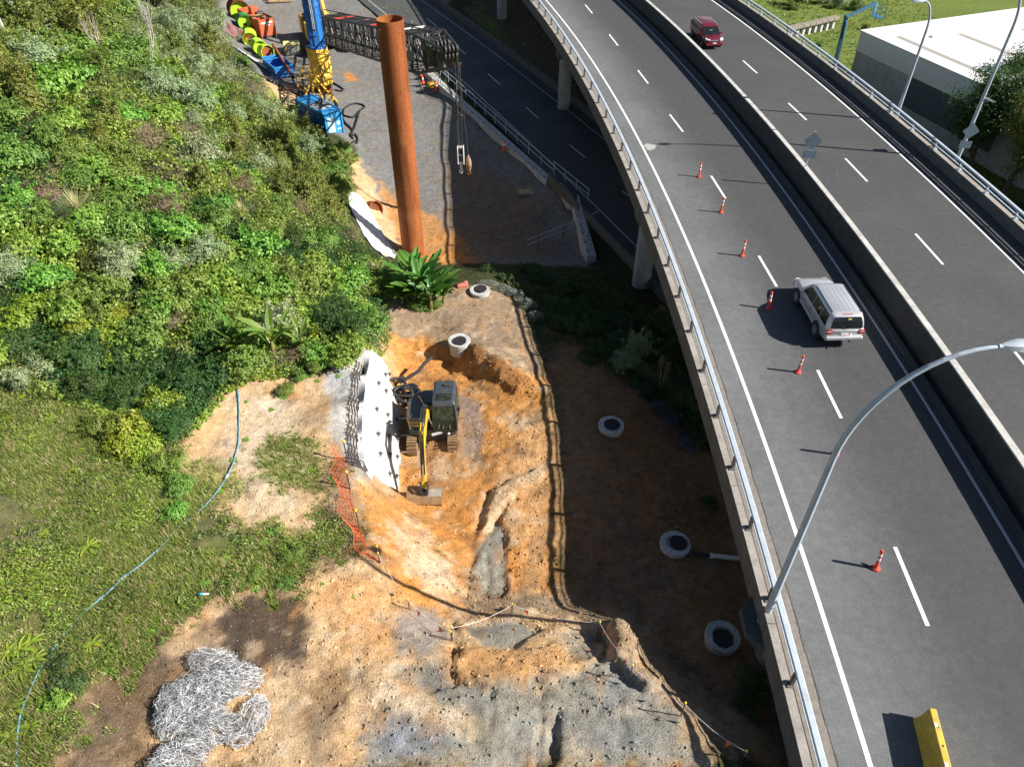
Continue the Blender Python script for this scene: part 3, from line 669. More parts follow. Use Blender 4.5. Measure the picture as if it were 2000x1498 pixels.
# ------------------------------------------------------------------ block wall between pad and lower road
def block_mesh(L=1.5, W=.72, Hh=.74):
    mb_ = MB(); mb_.box((0, 0, Hh / 2), (L - .03, W, Hh - .01)); mb_.mi = 1
    for k in (-1, 0, 1):                                       # recessed grip slots with raised studs between
        mb_.box((k * L / 3, .17 * (1 if k else -1), Hh + .0), (.13, .15, .03)); mb_.box((k * L / 3 + .16, -.18, Hh + .0), (.10, .12, .03))
    mb_.mi = 0
    for k in (-.5, .5): mb_.box((k * L / 2, .02, Hh + .03), (.28, .26, .075))
    return mb_
BW = thing('block_wall', 'pale interlocking concrete block wall between gravel pad and lower road', 'wall', at(1000, 288, 0))
bsrc = None
def block_run(p, q, courses, ztop):
    global bsrc
    d = (q - p); L = Vector((d.x, d.y, 0)).length; n = max(1, round(L / 1.5)); a = math.atan2(d.y, d.x)
    for c in range(courses):
        for k in range(n - (c % 2)):
            f = (k + .5 + .5 * (c % 2)) / n; loc = p + d * f; loc = Vector((loc.x, loc.y, ztop - .75 * (c + 1))) - BW.location
            R_ = (random.uniform(-.006, .006), random.uniform(-.008, .008), a + random.uniform(-.012, .012)); S_ = (L / n / 1.5, 1, 1)
            if bsrc is None:
                bsrc = block_mesh().build('block', [M_BLOCK, M_SLOT], BW, bevel=.03); bsrc.location = loc; bsrc.rotation_euler = R_; bsrc.scale = S_
            else: 
                o = share(bsrc, 'block', loc, BW, R_, S_)
                bv = o.modifiers.new('bevel', 'BEVEL'); bv.width = .03; bv.segments = 1; bv.limit_method = 'ANGLE'
block_run(at(815, 122, .15), at(850, 152, .1), 2, .12); block_run(at(852, 154, .1), at(1073, 350, .1), 2, .1)
block_run(at(1088, 358, .1), at(1124, 396, .1), 2, .1); block_run(at(1126, 398, .1), at(1156, 500, .1), 2, .1)
HR = thing('handrail', 'galvanised two-rail pipe handrail along the block wall top', 'railing', at(1000, 280, .2))
def rail_run(p, q, n, t, hs=(.55, 1.05), r=.03, ext=0.0):
    d = q - p
    for h in hs: MB().cyl(p - d * ext + Vector((0, 0, h)), q + d * ext + Vector((0, 0, h)), r, n=8).build('pipe_rail', M_GALV, t, world=True, smooth=True)
    for k in range(n + 1):
        a = p + d * k / n; MB().cyl(a, a + Vector((0, 0, hs[-1] + .06)), r * .9, n=8).build('rail_post', M_GALV, t, world=True, smooth=True)
rail_run(at(845, 134, .2), at(1082, 345, .2), 12, HR); rail_run(at(1082, 338, .2), at(1148, 392, .2), 3, HR, ext=.03); rail_run(at(1128, 395, .15), at(1146, 468, .15), 3, HR, (.3, .65))
SB = thing('scaffold_tube_barrier', 'two long scaffold tubes barring the end of the gravel pad', 'barrier', at(1100, 480, -1.4))
A, C = at(1030, 495, -1.5), at(1166, 440, -1.2)
for h in (.75, 1.25): MB().cyl(A + Vector((0, 0, h)), C + Vector((0, 0, h)), .035, n=8).build('scaffold_tube', M_GALV, SB, world=True, smooth=True)
for k in (.15, .5, .85):
    p = A.lerp(C, k); MB().cyl((p.x, p.y, gz(p.x, p.y) - .1), (p.x, p.y, -.1), .035, n=8).build('post', M_GALVD, SB, world=True, smooth=True)
# ------------------------------------------------------------------ things on and beside the viaduct
M_GLASS = paint('dark_glass', (.012, .016, .018), .08, 0, .3, 2, spec=.35)
M_SILVER = paint('silver_paint', (.56, .565, .58), .28, .45, .03, 1.0, coat=.6)
M_RED = paint('dark_red_paint', (.17, .012, .022), .25, .25, .05, 1.0, coat=.8)
M_RUBBER = paint('rubber', (.022, .022, .023), .85)
M_RIM = paint('alloy_rim', (.55, .56, .57), .35, .7, .05)
M_LAMPR = paint('tail_lamp', (.42, .008, .012), .2, coat=.5)
M_LAMPW = paint('head_lamp', (.80, .80, .82), .12, coat=.8)
M_BLACKP = paint('black_plastic', (.02, .02, .021), .6)
M_PLATE = paint('number_plate', (.78, .77, .70), .5)
M_CHROME = paint('chrome', (.72, .72, .74), .15, .9, .03)
M_CREAM = paint('paper', (.72, .70, .50), .6)
def rrect(y0, y1, hw, z, r=.22, n=4, k=1.0):
    P = []
    for cx_, cy_, a0 in ((hw - r, y1 - r, 0), (-hw + r, y1 - r, 90), (-hw + r, y0 + r, 180), (hw - r, y0 + r, 270)):
        for i in range(n + 1):
            a = radians(a0 + 90 * i / n); P.append((cx_ + r * cos(a), cy_ + r * sin(a) * k, z))
    return P
def sect(y, hwb, hwm, hwt, zb, zt):
    zm = zb + (zt - zb) * .45
    L = [(-hwb, zb), (-hwm, zb + .13), (-hwm, zm), (-hwm + .015, zt - .16), (-hwt, zt - .03), (-hwt + .10, zt)]
    return [(x, y, z) for x, z in L] + [(-x, y, z) for x, z in reversed(L)]
def interp(tab, z, i):
    for a, b in zip(tab[:-1], tab[1:]):
        if a[0] <= z <= b[0]: f = (z - a[0]) / (b[0] - a[0]); return a[i] + (b[i] - a[i]) * f
    return tab[-1][i] if z > tab[-1][0] else tab[0][i]
def wheel(t, x, y, r, w, front):
    s = 1 if x > 0 else -1
    tw = MB(); tw.lathe([(r * .62, -w / 2), (r * .95, -w / 2), (r, -w * .3), (r, w * .3), (r * .95, w / 2), (r * .62, w / 2)], 28, close=True)
    o = tw.build('wheel', M_RUBBER, t, smooth=True); o.location = (x, y, r); o.rotation_euler = (0, pi / 2, 0)
    rm = MB(); rm.lathe([(0, .02), (r * .16, .025), (r * .18, 0)], 16); rm.lathe([(r * .54, .03), (r * .64, .03), (r * .64, -.05), (r * .54, -.05)], 28, close=True)
    for k in range(6):
        a = k * pi / 3; rm.bar((r * .12 * cos(a), r * .12 * sin(a), 0), (r * .58 * cos(a), r * .58 * sin(a), .012), r * .16, .03)
    q = rm.build('rim', M_RIM, o, smooth=True); q.location = (0, 0, s * w * .5 - s * .005); q.rotation_euler = (0, 0 if s > 0 else pi, 0)
    rd = MB(); rd.lathe([(0, 0), (r * .6, 0)], 20); q = rd.build('hub_shadow', M_BLACKP, o); q.location = (0, 0, s * w * .2)
def car(name, label, cat, loc, rz, mat, st, gh, wy, wr, hw, win, extra):
    t = thing(name, label, cat, loc, rz)
    b = MB(); b.loft([sect(*q) for q in st]); b.build('body', mat, t, smooth=True, bevel=.035, seg=3)
    g = MB(); g.loft([rrect(y0, y1, w, z, .20 if z < gh[-1][0] else .3) for z, y0, y1, w in gh]); g.build('cabin', mat, t, smooth=True, bevel=.02)
    Y0 = lambda z: interp(gh, z, 1); Y1 = lambda z: interp(gh, z, 2); Wd = lambda z: interp(gh, z, 3)
    za, zb = win['z']
    for s in (-1, 1):
        for (a0, a1, b0, b1) in win['side']:
            e = .012; q = MB(); zs = [za] + [g_[0] for g_ in gh if za < g_[0] < zb] + [zb]; P = []
            for z in zs:
                f = (z - za) / (zb - za); P += [(s * (Wd(z) + e), a0 + (b0 - a0) * f, z), (s * (Wd(z) + e), a1 + (b1 - a1) * f, z)]
            q.add(P, [(2 * i, 2 * i + 1, 2 * i + 3, 2 * i + 2) for i in range(len(zs) - 1)]); q.build('side_window', M_GLASS, t)
        for yy in wy:
            a = MB(); a.lathe([(0, 0), (wr * 1.22, 0), (wr * 1.22, -.05)], 24); o = a.build('wheel_arch', M_BLACKP, t); o.location = (s * (hw + .004), yy, wr * 1.04); o.rotation_euler = (0, s * pi / 2, 0)
            wheel(t, s * (hw - .09), yy, wr, .24, yy > 0)
        m = MB(); m.box((s * (hw + .10), win['mirror'], za + .02), (.20, .10, .14)); m.build('door_mirror', mat, t, bevel=.03)
        for yy in win['handles']:
            m = MB(); m.box((s * (hw + .012), yy, za - .22), (.03, .18, .035)); m.build('door_handle', M_CHROME, t, bevel=.01)
        for yy in win['seams']:
            m = MB(); m.box((s * (hw - .005), yy, za - .38), (.012, .012, .60)); m.build('door_seam', M_BLACKP, t)
        m = MB(); m.box((s * (hw + .0), .0, .50), (.05, wy[1] - wy[0] - wr * 2.2, .09)); m.build('sill_trim', win.get('sill', M_BLACKP), t, bevel=.02)
    for zz0, zz1, f, nm, ins in ((za, zb, 1, 'windscreen', .10), (win['rz'][0], win['rz'][1], -1, 'rear_window', win.get('rins', .10))):
        Yf = Y1 if f > 0 else Y0; e = .014 * f
        q = MB(); zs = [zz0] + [g_[0] for g_ in gh if zz0 < g_[0] < zz1] + [zz1]; P = []
        for z in zs: P += [(-Wd(z) + ins, Yf(z) + e, z), (Wd(z) - ins, Yf(z) + e, z)]
        q.add(P, [(2 * i, 2 * i + 1, 2 * i + 3, 2 * i + 2) for i in range(len(zs) - 1)])
        o = q.build(nm, M_GLASS, t)
        if nm == 'rear_window' and 'wiper' in win:
            q = MB(); q.bar((.05, Yf(zz0) + e - .02, zz0 - .02), (-.28, Yf(zz0 + .08) + e - .015, zz0 + .10), .02); q.build('wiper', M_BLACKP, o)
    extra(t, Y0, Y1, Wd)
    return t
def suv_extra(t, Y0, Y1, Wd):
    for k in range(5):
        x = -.44 + k * .22; MB().box((x, -.85, 1.857), (.03, 2.0, .010)).build('roof_rib', M_SILVER, t, bevel=.005)
    for s in (-1, 1):
        MB().bar((s * .70, -1.95, 1.852), (s * .70, .25, 1.862), .035, .03).build('roof_rail', M_BLACKP, t)
        o = MB().box((s * .79, -2.435, 1.0), (.29, .06, .27)).build('tail_lamp', M_LAMPR, t, bevel=.03)
        MB().box((s * .80, -2.462, 1.04), (.20, .012, .05)).build('reversing_lens', M_LAMPW, o)
        MB().box((s * .70, 2.33, .86), (.30, .14, .16)).build('head_lamp', M_LAMPW, t, bevel=.05)
    MB().box((0, -2.47, .66), (1.84, .18, .22)).build('rear_bumper', M_SILVER, t, bevel=.07, seg=3)
    MB().box((0, 2.46, .62), (1.80, .20, .26)).build('front_bumper', M_SILVER, t, bevel=.08, seg=3)
    MB().box((0, -2.44, .90), (.62, .03, .16)).build('plate_recess', M_CHROME, t, bevel=.02)
    o = MB().box((0, -2.463, .885), (.36, .014, .10)).build('number_plate', M_PLATE, t)
    MB().box((0, Y0(1.79) + .04, 1.80), (.50, .06, .035)).build('brake_light', M_LAMPR, t, bevel=.01)
    MB().cyl((.0, -2.45, .50), (.0, -2.66, .48), .03, n=10).lathe([(0, .0), (.03, .02), (.033, .05), (0, .08)], 10, (0, -2.66, .48)).build('tow_bar', M_CHROME, t)
    MB().cyl((.35, -2.3, .42), (.35, -2.52, .42), .035, n=10).build('exhaust_pipe', M_GALVD, t)
    MB().box((.10, Y0(1.6) - .004, 1.62), (.16, .02, .10)).build('window_sticker', paint('yellow_sticker', (.75, .6, .1), .6), t)
SUVP = at(1612, 627, ZL)
pL, pR = at(1586, 652, ZL), at(1550, 586, ZL)
car('off_roader', 'silver estate-bodied off-roader driving away in the coned lane', 'car', (16.02, 30.62, ZL), radians(2.0), M_SILVER,
    [(-2.44, .70, .84, .80, .62, 1.08), (-2.36, .84, .95, .90, .46, 1.14), (-1.7, .88, .965, .92, .38, 1.15), (-.8, .88, .965, .92, .34, 1.13), (.6, .88, .965, .92, .34, 1.13), (1.2, .88, .965, .92, .38, 1.15), (1.8, .87, .95, .86, .40, 1.10), (2.2, .84, .92, .80, .44, 1.03), (2.42, .74, .84, .70, .52, .88)],
    [(1.08, -2.42, 1.28, .935), (1.30, -2.38, 1.02, .90), (1.55, -2.30, .78, .85), (1.78, -2.16, .55, .765), (1.855, -1.98, .35, .68)], (-1.42, 1.43), .39, .965,
    dict(z=(1.14, 1.70), side=[(-2.12, -1.36, -1.98, -1.30), (-1.31, -.34, -1.25, -.34), (-.29, .98, -.29, .46)], mirror=.80, handles=(-1.05, -.05), seams=(-1.4, -.33, .78), rz=(1.20, 1.72), rins=.13, wiper=1, sill=M_SILVER), suv_extra)
def van_extra(t, Y0, Y1, Wd):
    for s in (-1, 1):
        MB().add([(s * .42, 2.36, .80), (s * .80, 2.18, .86), (s * .84, 1.98, .98), (s * .50, 2.26, .93)], [(0, 1, 2, 3)]).build('head_lamp', M_LAMPW, t)
        MB().box((s * .62, 2.30, .85), (.36, .16, .13), Matrix.Rotation(-s * .45, 3, 'Z')).build('head_lamp', M_LAMPW, t, bevel=.03)
        MB().box((s * .78, -2.38, 1.1), (.14, .05, .5)).build('tail_lamp', M_LAMPR, t, bevel=.02)
        MB().bar((s * .72, -1.8, 1.70), (s * .72, .3, 1.72), .04, .03).build('roof_rail', M_GALV, t)
    MB().box((0, 2.36, .80), (.74, .08, .12)).build('grille', M_CHROME, t, bevel=.03)
    MB().box((0, 2.42, .58), (.36, .02, .12)).build('number_plate', M_PLATE, t)
    MB().box((0, 2.34, .46), (1.66, .22, .24)).build('front_bumper', M_RED, t, bevel=.08, seg=3)
    MB().box((.05, Y1(1.32) + .02, 1.30), (.26, .02, .22), Matrix.Rotation(radians(-48), 3, 'X')).build('dashboard_paper', M_CREAM, t)
    MB().bar((-.1, Y1(1.0) + .03, 1.01), (.55, Y1(1.06) + .03, 1.06), .02).build('wiper', M_BLACKP, t)
vp = at(1378, 85, ZR)
car('people_carrier', 'dark red people carrier coming towards the camera on the right carriageway', 'car', (vp.x + .05, vp.y + .4, ZR), pi + radians(7.5), M_RED,
    [(-2.38, .70, .82, .78, .55, 1.0), (-2.28, .82, .89, .84, .40, 1.06), (-1.5, .83, .90, .86, .32, 1.06), (.5, .83, .90, .86, .30, 1.03), (1.2, .82, .90, .85, .32, 1.02), (1.75, .80, .88, .78, .36, .94), (2.15, .76, .84, .68, .40, .84), (2.40, .60, .70, .52, .46, .70)],
    [(.98, -2.36, 1.62, .875), (1.25, -2.34, 1.12, .85), (1.5, -2.28, .72, .81), (1.66, -2.15, .40, .74), (1.72, -1.95, .15, .66)], (-1.45, 1.45), .325, .90,
    dict(z=(1.06, 1.56), side=[(-2.1, -1.25, -2.0, -1.2), (-1.15, -.15, -1.1, -.12), (-.05, 1.05, -.05, .48)], mirror=1.05, handles=(-.95, .1), seams=(-1.2, -.1, .98), rz=(1.12, 1.56)), van_extra)

# ---- orange delineator posts along the lane line
M_ORANGE = paint('fluoro_orange', (.80, .10, .03), .5, var=.06, dirt=.1, dirtc=(.3, .1, .05))
M_WHITE = paint('reflective_white', (.82, .82, .82), .4)
def delineator():
    t = thing('delineator_post', '', 'traffic post')
    b = MB(); b.lathe([(0, 0), (.17, 0), (.16, .05), (.10, .09), (.07, .13), (0, .13)], 8); b.build('base', paint('recycled_rubber_red', (.62, .05, .03), .7), t, bevel=.015)
    MB().lathe([(.066, .09), (.062, .3), (.058, 1.0), (.04, 1.04), (0, 1.045)], 16).build('tube', M_ORANGE, t, smooth=True)
    for z in (.50, .74): MB().lathe([(.0635, z), (.0635, z + .13)], 16).build('reflective_band', M_WHITE, t, smooth=True)
    MB().lathe([(.064, .93), (.064, .98)], 16).build('collar', M_ORANGE, t, smooth=True)
    return t
dsrc = delineator(); dtree = tree_of(dsrc)
names = ['farthest from the camera', 'second from the far end', 'third from the far end', 'in the shadow of the off-roader', 'just behind the off-roader', 'half hidden by the lamp post', 'nearest the camera']
for k, (p, nm) in enumerate(zip([(1365,346),(1408,415),(1449,500),(1501,603),(1558,727),(1632,887),(1710,1110)], names)):
    o = dsrc if k == 0 else copy_tree(dsrc, None, dtree)
    o.location = at(*p, ZL + .006); o.rotation_euler = (radians((-2, 0, 1, 3, -1, 2, -3)[k]), radians((1, -1, 0, 2, 1, 0, -4)[k]), .3 + k)
    tag(o, 'orange and white delineator post, ' + nm, 'traffic post', 'orange posts along the lane line')
dz = at(1698, 1108, ZL + .01); t = thing('tyre_scrap', 'black scrap of rubber lying beside the nearest delineator post', 'debris', dz)
MB().box((0, 0, .03), (.34, .10, .05), Matrix.Rotation(-.7, 3, 'Z')).box((-.05, .09, .02), (.36, .04, .035), Matrix.Rotation(-.62, 3, 'Z')).build('rubber_strip', M_RUBBER, t, bevel=.01)

# ---- yellow concrete barrier at the bottom of the picture
M_YEL = paint('worn_yellow_paint', (.62, .40, .035), .75, var=.2, scale=1.6, dirt=.45, dirtc=(.33, .25, .10), bmp=.25)
e0, e1 = at(1822, 1383, ZL + .82), at(1868, 1560, ZL + .82); d = Vector((e1.x - e0.x, e1.y - e0.y, 0)); Lb = 4.0
t = thing('concrete_barrier', 'scuffed yellow concrete safety barrier standing on the asphalt', 'barrier', (e0.x, e0.y, ZL + .004), math.atan2(d.y, d.x))
prof = [(-.30, 0), (-.30, .07), (-.17, .28), (-.105, .80), (-.085, .82), (.085, .82), (.105, .80), (.17, .28), (.30, .07), (.30, 0)]
b = MB(); b.loft([[(x, y * k, z) for y, z in prof] for x, k in ((0, .97), (.03, 1), (Lb - .03, 1), (Lb, .97))]); b.build('body', M_YEL, t, bevel=.015)
for x in (.55, 1.1, 2.6): MB().lathe([(0, .0), (.035, 0), (.035, -.02)], 14, (x, .01, .823)).build('lifting_hole', M_BLACKP, t)
for x in (.5, 1.62, 2.9): MB().box((x, -.03, .8225), (.12, .09, .004)).build('reflector_pad', M_LINE, t)
MB().box((-.03, 0, .45), (.05, .08, .5)).build('end_key', M_YEL, t, bevel=.015)

# ---- lamp posts
def lamp_post(label, base, dirv, H_, out, bend):
    t = thing('lamp_post', label, 'lamp post', base, 0, 'lamp posts of the viaduct'); d = Vector(dirv).normalized()
    pts = [(0, 0, 0), (0, 0, 1.2), (0, 0, bend * .5), (0, 0, bend)]
    for k in range(1, 15):
        a = pi / 2 * k / 14; q = d * (out * (1 - cos(a))); pts.append((q.x, q.y, bend + (H_ - bend) * sin(a) * 1.0))
    n = len(pts); rs = [.135, .128, .112, .095] + [.095 - .045 * k / 14 for k in range(1, 15)]
    MB().tube(pts, rs, 8).build('pole', M_GALV, t)
    MB().lathe([(0, 0), (.24, 0), (.24, .03), (.14, .03)], 8).build('base_plate', M_GALV, t)
    for k in range(4):
        a = pi / 4 + k * pi / 2; MB().cyl((.19 * cos(a), .19 * sin(a), .03), (.19 * cos(a), .19 * sin(a), .12), .022, n=6).build('anchor_bolt', M_GALVD, t)
    MB().box((.13, 0, .75), (.02, .13, .42)).build('access_door', M_GALV, t)
    e = Vector(pts[-1]); hd = thing('tmp', '', ''); bpy.data.objects.remove(hd)
    a = math.atan2(d.y, d.x); M = Matrix.Rotation(a, 3, 'Z')
    secs = []
    for x, w, h in ((-.05, .05, .05), (.12, .13, .09), (.35, .20, .13), (.7, .19, .13), (.88, .12, .07)):
        secs.append([e + M @ Vector((x, y, z + .03)) for y, z in ((-w, -h * .4), (-w * .8, h * .6), (-w * .3, h), (w * .3, h), (w * .8, h * .6), (w, -h * .4))])
    h = MB(); h.loft(secs); hdo = h.build('lamp_head', M_GALV, t, smooth=True)
    g = MB(); g.loft([[e + M @ Vector((x, y * w, z)) for y, z in ((-1, -.02), (-.6, -.09), (.6, -.09), (1, -.02))] for x, w in ((.2, .13), (.5, .17), (.8, .12))]); g.build('lens', M_LAMPW, hdo)
    MB().cyl(e + M @ Vector((-.12, 0, .01)), e + M @ Vector((.06, 0, .02)), .06, n=12).build('spigot', M_GALV, t)
    return t
hd_ = at_y(1958, 664, 13.75)
lp1 = lamp_post('tall curved lamp post in the foreground rising from the left parapet', (LB.x, LB.y, 6.92), (1, .03, 0), hd_.z - 6.92 - .1, hd_.x - LB.x, 8.3)
cb = MB(); cb.tube([(LB.x - .0, LB.y - .1, 6.93), (LB.x + .12, LB.y - .55, 6.94), (LB.x + .34, LB.y - 1.3, 6.9), (LB.x + .45, LB.y - 2.2, 6.5), (LB.x + .42, LB.y - 5, 6.45)], .02, 6); cb.build('cable', paint('grey_cable', (.35, .35, .34), .6), lp1, world=True)
lp2 = lamp_post('tall lamp post with small solar panel at the right parapet', (RBp.x, RBp.y, 7.57), (-1, -.05, 0), 12.2, 2.8, 8.6)
fb = at(1771, 226, 8.0); corbel(VR, arc_s(fb), 15.95, 1, 7.55)
fb3 = arc(arc_s(fb), 16.35); LH3 = at_y(1806, 3, fb3.y)
lp3 = lamp_post('thin lamp post against the white warehouse roof', (*arc(arc_s(fb), 16.35)[:2], 7.57), (-1, 0, 0), LH3.z - 7.57, fb3.x - LH3.x, at_y(1837, 62, fb3.y).z - 7.57)
M_PANEL = paint('solar_cells', (.03, .045, .09), .15)
s_p = at_d(1918, 197, (at(1871, 308, 7.57) - Vector((0, 0, CAM_H))).length - 2.2)
MB().box((.42, .1, 4.15), (.62, .45, .04), Matrix.Rotation(.35, 3, 'Y')).build('solar_panel', M_PANEL, lp2)
MB().box((.42, .1, 4.12), (.66, .49, .03), Matrix.Rotation(.35, 3, 'Y')).build('solar_panel_frame', M_GALV, lp2)
MB().bar((.05, 0, 3.9), (.4, .08, 4.1), .05).build('panel_bracket', M_GALV, lp2)
def sign(label, base, pole_h, rz, plates, on_pole=True):
    t = thing('road_sign', label, 'road sign', base, rz, None)
    if pole_h: MB().cyl((0, 0, 0), (0, 0, pole_h), .04, n=10).build('pole', M_GALV, t, smooth=True)
    for (z, w, h, dia, nm) in plates:
        M = Matrix.Rotation(pi / 4, 3, 'Y') if dia else Matrix.Identity(3)
        o = MB().box((0, -.07, z), (w, .012, h), M).build(nm, paint('sign_back_' + nm, (.20, .27, .34), .45, .3, .06), t)
        MB().box((0, -.062 + .002, z + .16 if not dia else z + .10), (w * .9, .02, .035)).build('stiffening_rail', M_GALV, o)
    return t
mp = at(1557, 327, ZR + .95)
sign('grey back of a diamond sign over a small plate on the median wall', (arc(arc_s(mp), 5.51, ZR + .98)), 2.35, radians(-8), [(1.75, .82, .82, True, 'diamond_plate'), (.85, .85, .52, False, 'supplementary_plate')])
pp = Vector((RBp.x, RBp.y, 7.57))
sign('grey back of a diamond sign clamped low on the right lamp post', (pp.x, pp.y - .16, pp.z), 0, radians(-5), [(2.1, .78, .78, True, 'diamond_plate'), (1.15, .78, .5, False, 'supplementary_plate')])

# ------------------------------------------------------------------ warehouse beyond the right parapet
M_ROOF = paint('white_roof_sheet', (.74, .74, .73), .55, var=.04, scale=.4, dirt=.05, dirtc=(.6, .58, .54))
M_SKYL = paint('rooflight_sheet', (.34, .32, .27), .5, var=.05)
M_FASC = paint('pale_cladding', (.80, .80, .79), .7, var=.04, scale=.6)
M_GREYW = paint('painted_block_wall', (.42, .44, .46), .8, var=.12, scale=.8, dirt=.1, dirtc=(.25, .26, .27))
M_PATCH = paint('repainted_patch', (.09, .12, .145), .8, var=.1)
zt = 5.6
Bc = at(1683, 60, zt); Ec = at(1902, 157, zt); u = (Ec - Bc); u.z = 0; u.normalize(); w = Vector((-u.y, u.x, 0))
Ac = at(1691, 22, zt); LW = 44.0; DW = 46.0
t = thing('warehouse', 'white-roofed warehouse with grey side wall behind the right parapet', 'building', (Bc.x, Bc.y, -1.2))
rid = 1.1
def W(a, b, z): return Bc + u * a + w * b + Vector((0, 0, z - zt))
MB().hexa([W(0, .12, -1.6), W(LW, .12, -1.6), W(LW, DW, -1.6), W(0, DW, -1.6), W(0, .12, zt - 2.05), W(LW, .12, zt - 2.05), W(LW, DW, zt - 2.05), W(0, DW, zt - 2.05)]).build('wall', M_GREYW, t, world=True)
MB().hexa([W(-.02, -.02, zt - 2.05), W(LW, -.02, zt - 2.05), W(LW, DW, zt - 2.05), W(-.02, DW, zt - 2.05), W(-.02, -.02, zt - .04), W(LW, -.02, zt - .04), W(LW, DW, zt - .04), W(-.02, DW, zt - .04)]).build('fascia', M_FASC, t, world=True)
npan = 22; pw = LW / npan
for k in range(npan):
    a0, a1 = k * pw + (.0 if k else -.12), (k + 1) * pw
    z0, z1 = zt + .0, zt + .9
    ro = MB().hexa([W(a0, -.12, z0 - .03), W(a1 - .012, -.12, z0 - .03), W(a1 - .012, DW, z1 - .03), W(a0, DW, z1 - .03), W(a0, -.12, z0 + .03), W(a1 - .012, -.12, z0 + .03), W(a1 - .012, DW, z1 + .03), W(a0, DW, z1 + .03)]).build('roof_sheet', M_ROOF, t, world=True)
def zr_(b): return zt + .9 * (b / DW) + .036
for b0, a0 in ((1.7, 3.2), (8.2, 4.6), (15.5, 6), (23, 7.5)):
    MB().add([W(a0, b0, zr_(b0) + .004), W(LW, b0, zr_(b0) + .004), W(LW, b0 + .7, zr_(b0 + .7) + .004), W(a0, b0 + .7, zr_(b0 + .7) + .004)], [(0, 1, 2, 3)]).build('rooflight_strip', M_SKYL, t, world=True)
for a0, b0 in ((4.7, 5.0), (9.6, 12.5), (15.5, 19.5)):
    p0, p1 = W(a0, b0, zr_(b0) + .1), W(a0 + .0, b0 + 5.2, zr_(b0 + 5.2) + .1)
    MB().bar(p0, p1, .42, .16).build('roof_duct', M_FASC, t, world=True, bevel=.03)
MB().add([W(8.6, .114, .6), W(20.5, .114, .4), W(20.5, .114, zt - 2.1), W(8.6, .114, zt - 2.1)], [(0, 1, 2, 3)]).build('painted_patch', M_PATCH, t, world=True)  # flat darker blue-grey area on the lower wall
for k in range(10): MB().add([W(k * 4.4 + 1, .112, -1.5), W(k * 4.4 + 1.03, .112, -1.5), W(k * 4.4 + 1.03, .112, zt - 2.08), W(k * 4.4 + 1, .112, zt - 2.08)], [(0, 1, 2, 3)]).build('wall_joint', M_PATCH, t, world=True)
# blue boom lift beside the warehouse
M_BLUEL = paint('lift_blue', (.03, .14, .24), .45, var=.1, dirt=.1)
M_BLUEP = paint('lift_pale_blue', (.22, .52, .68), .45)
lb = at(1657, 128, 1.5); ytop = lb.y
base = Vector((lb.x - .6, lb.y + 2.2, gz(lb.x - .6, lb.y + 2.2)))
k1 = at_y(1653, 34, base.y); k2 = at_y(1712, 6, base.y + 1.2)
t = thing('boom_lift', 'blue articulated boom lift beside the white-roofed warehouse', 'boom lift', base)
MB().box((base.x, base.y, base.z + .75), (2.2, 1.6, .7)).build('chassis', M_BLUEL, t, world=True, bevel=.08)
for dx in (-.85, .85):
    for dy in (-.75, .75):
        o = MB(); o.lathe([(0, -.16), (.42, -.16), (.42, .16), (0, .16)], 20); q = o.build('wheel', M_RUBBER, t, smooth=True); q.location = (dx, dy, .42); q.rotation_euler = (pi / 2, 0, 0)
MB().box((base.x, base.y, base.z + 1.35), (1.2, 1.2, .6)).build('turntable', M_BLUEL, t, world=True, bevel=.05)
MB().bar(base + Vector((0, 0, 1.3)), k1, .34, .40).build('lower_boom', M_BLUEL, t, world=True, bevel=.03)
mid = base.lerp(k1, .55) + Vector((.10, -.24, .8))
MB().bar(mid, base.lerp(k1, .93) + Vector((.06, -.24, .1)), .24, .10).build('boom_panel', M_BLUEP, t, world=True)
MB().bar(k1, k2, .26, .30).build('upper_boom', M_BLUEL, t, world=True, bevel=.03)
MB().box(k1, (.48, .48, .48)).build('knuckle', M_BLUEL, t, world=True, bevel=.15)
MB().bar(k2, k2 - Vector((-.1, 0, 1.3)), .28, .28).build('jib', M_BLUEP, t, world=True)
bk = k2 + Vector((.6, .2, -1.5))
f = MB()
for z in (0, .55, 1.1): f.tube([bk + Vector((x, y, z)) for x, y in ((-.5, -.8), (.5, -.8), (.5, .8), (-.5, .8))], .03, 6, closed=True)
for x, y in ((-.5, -.8), (.5, -.8), (.5, .8), (-.5, .8)): f.cyl(bk + Vector((x, y, 0)), bk + Vector((x, y, 1.1)), .03, n=6)
f.box(bk, (1.0, 1.6, .05)); f.build('basket', M_BLUEL, t, world=True)
# old timber retaining wall with white posts below the right parapet
rw0, rw1 = at(1540, 62, .8), at(1634, 40, .8); d = (rw1 - rw0); n_ = 8
t = thing('retaining_wall', 'old concrete-capped retaining wall with pale posts on the grass slope', 'wall', (rw0.x, rw0.y, -.5))
M_OLD = concrete('old_cap', (.28, .25, .20), .4)
Mz = Matrix.Rotation(math.atan2(d.y, d.x), 3, 'Z')
for k in range(n_):
    c = rw0 + d * ((k + .5) / n_); MB().box(c + Vector((0, 0, .35)), (d.length / n_ - .02, .9, .40), Mz).build('cap_unit', M_OLD, t, world=True, bevel=.05)
    MB().box(c + Vector((0, .15, -.75)), (.42, .45, 1.8), Mz).build('post', paint('pale_post', (.52, .52, .50), .8), t, world=True, bevel=.03)
    MB().box(c + Vector((0, .5, -.8)), (d.length / n_ - .02, .12, 1.7), Mz).build('lagging_board', M_OLD, t, world=True)
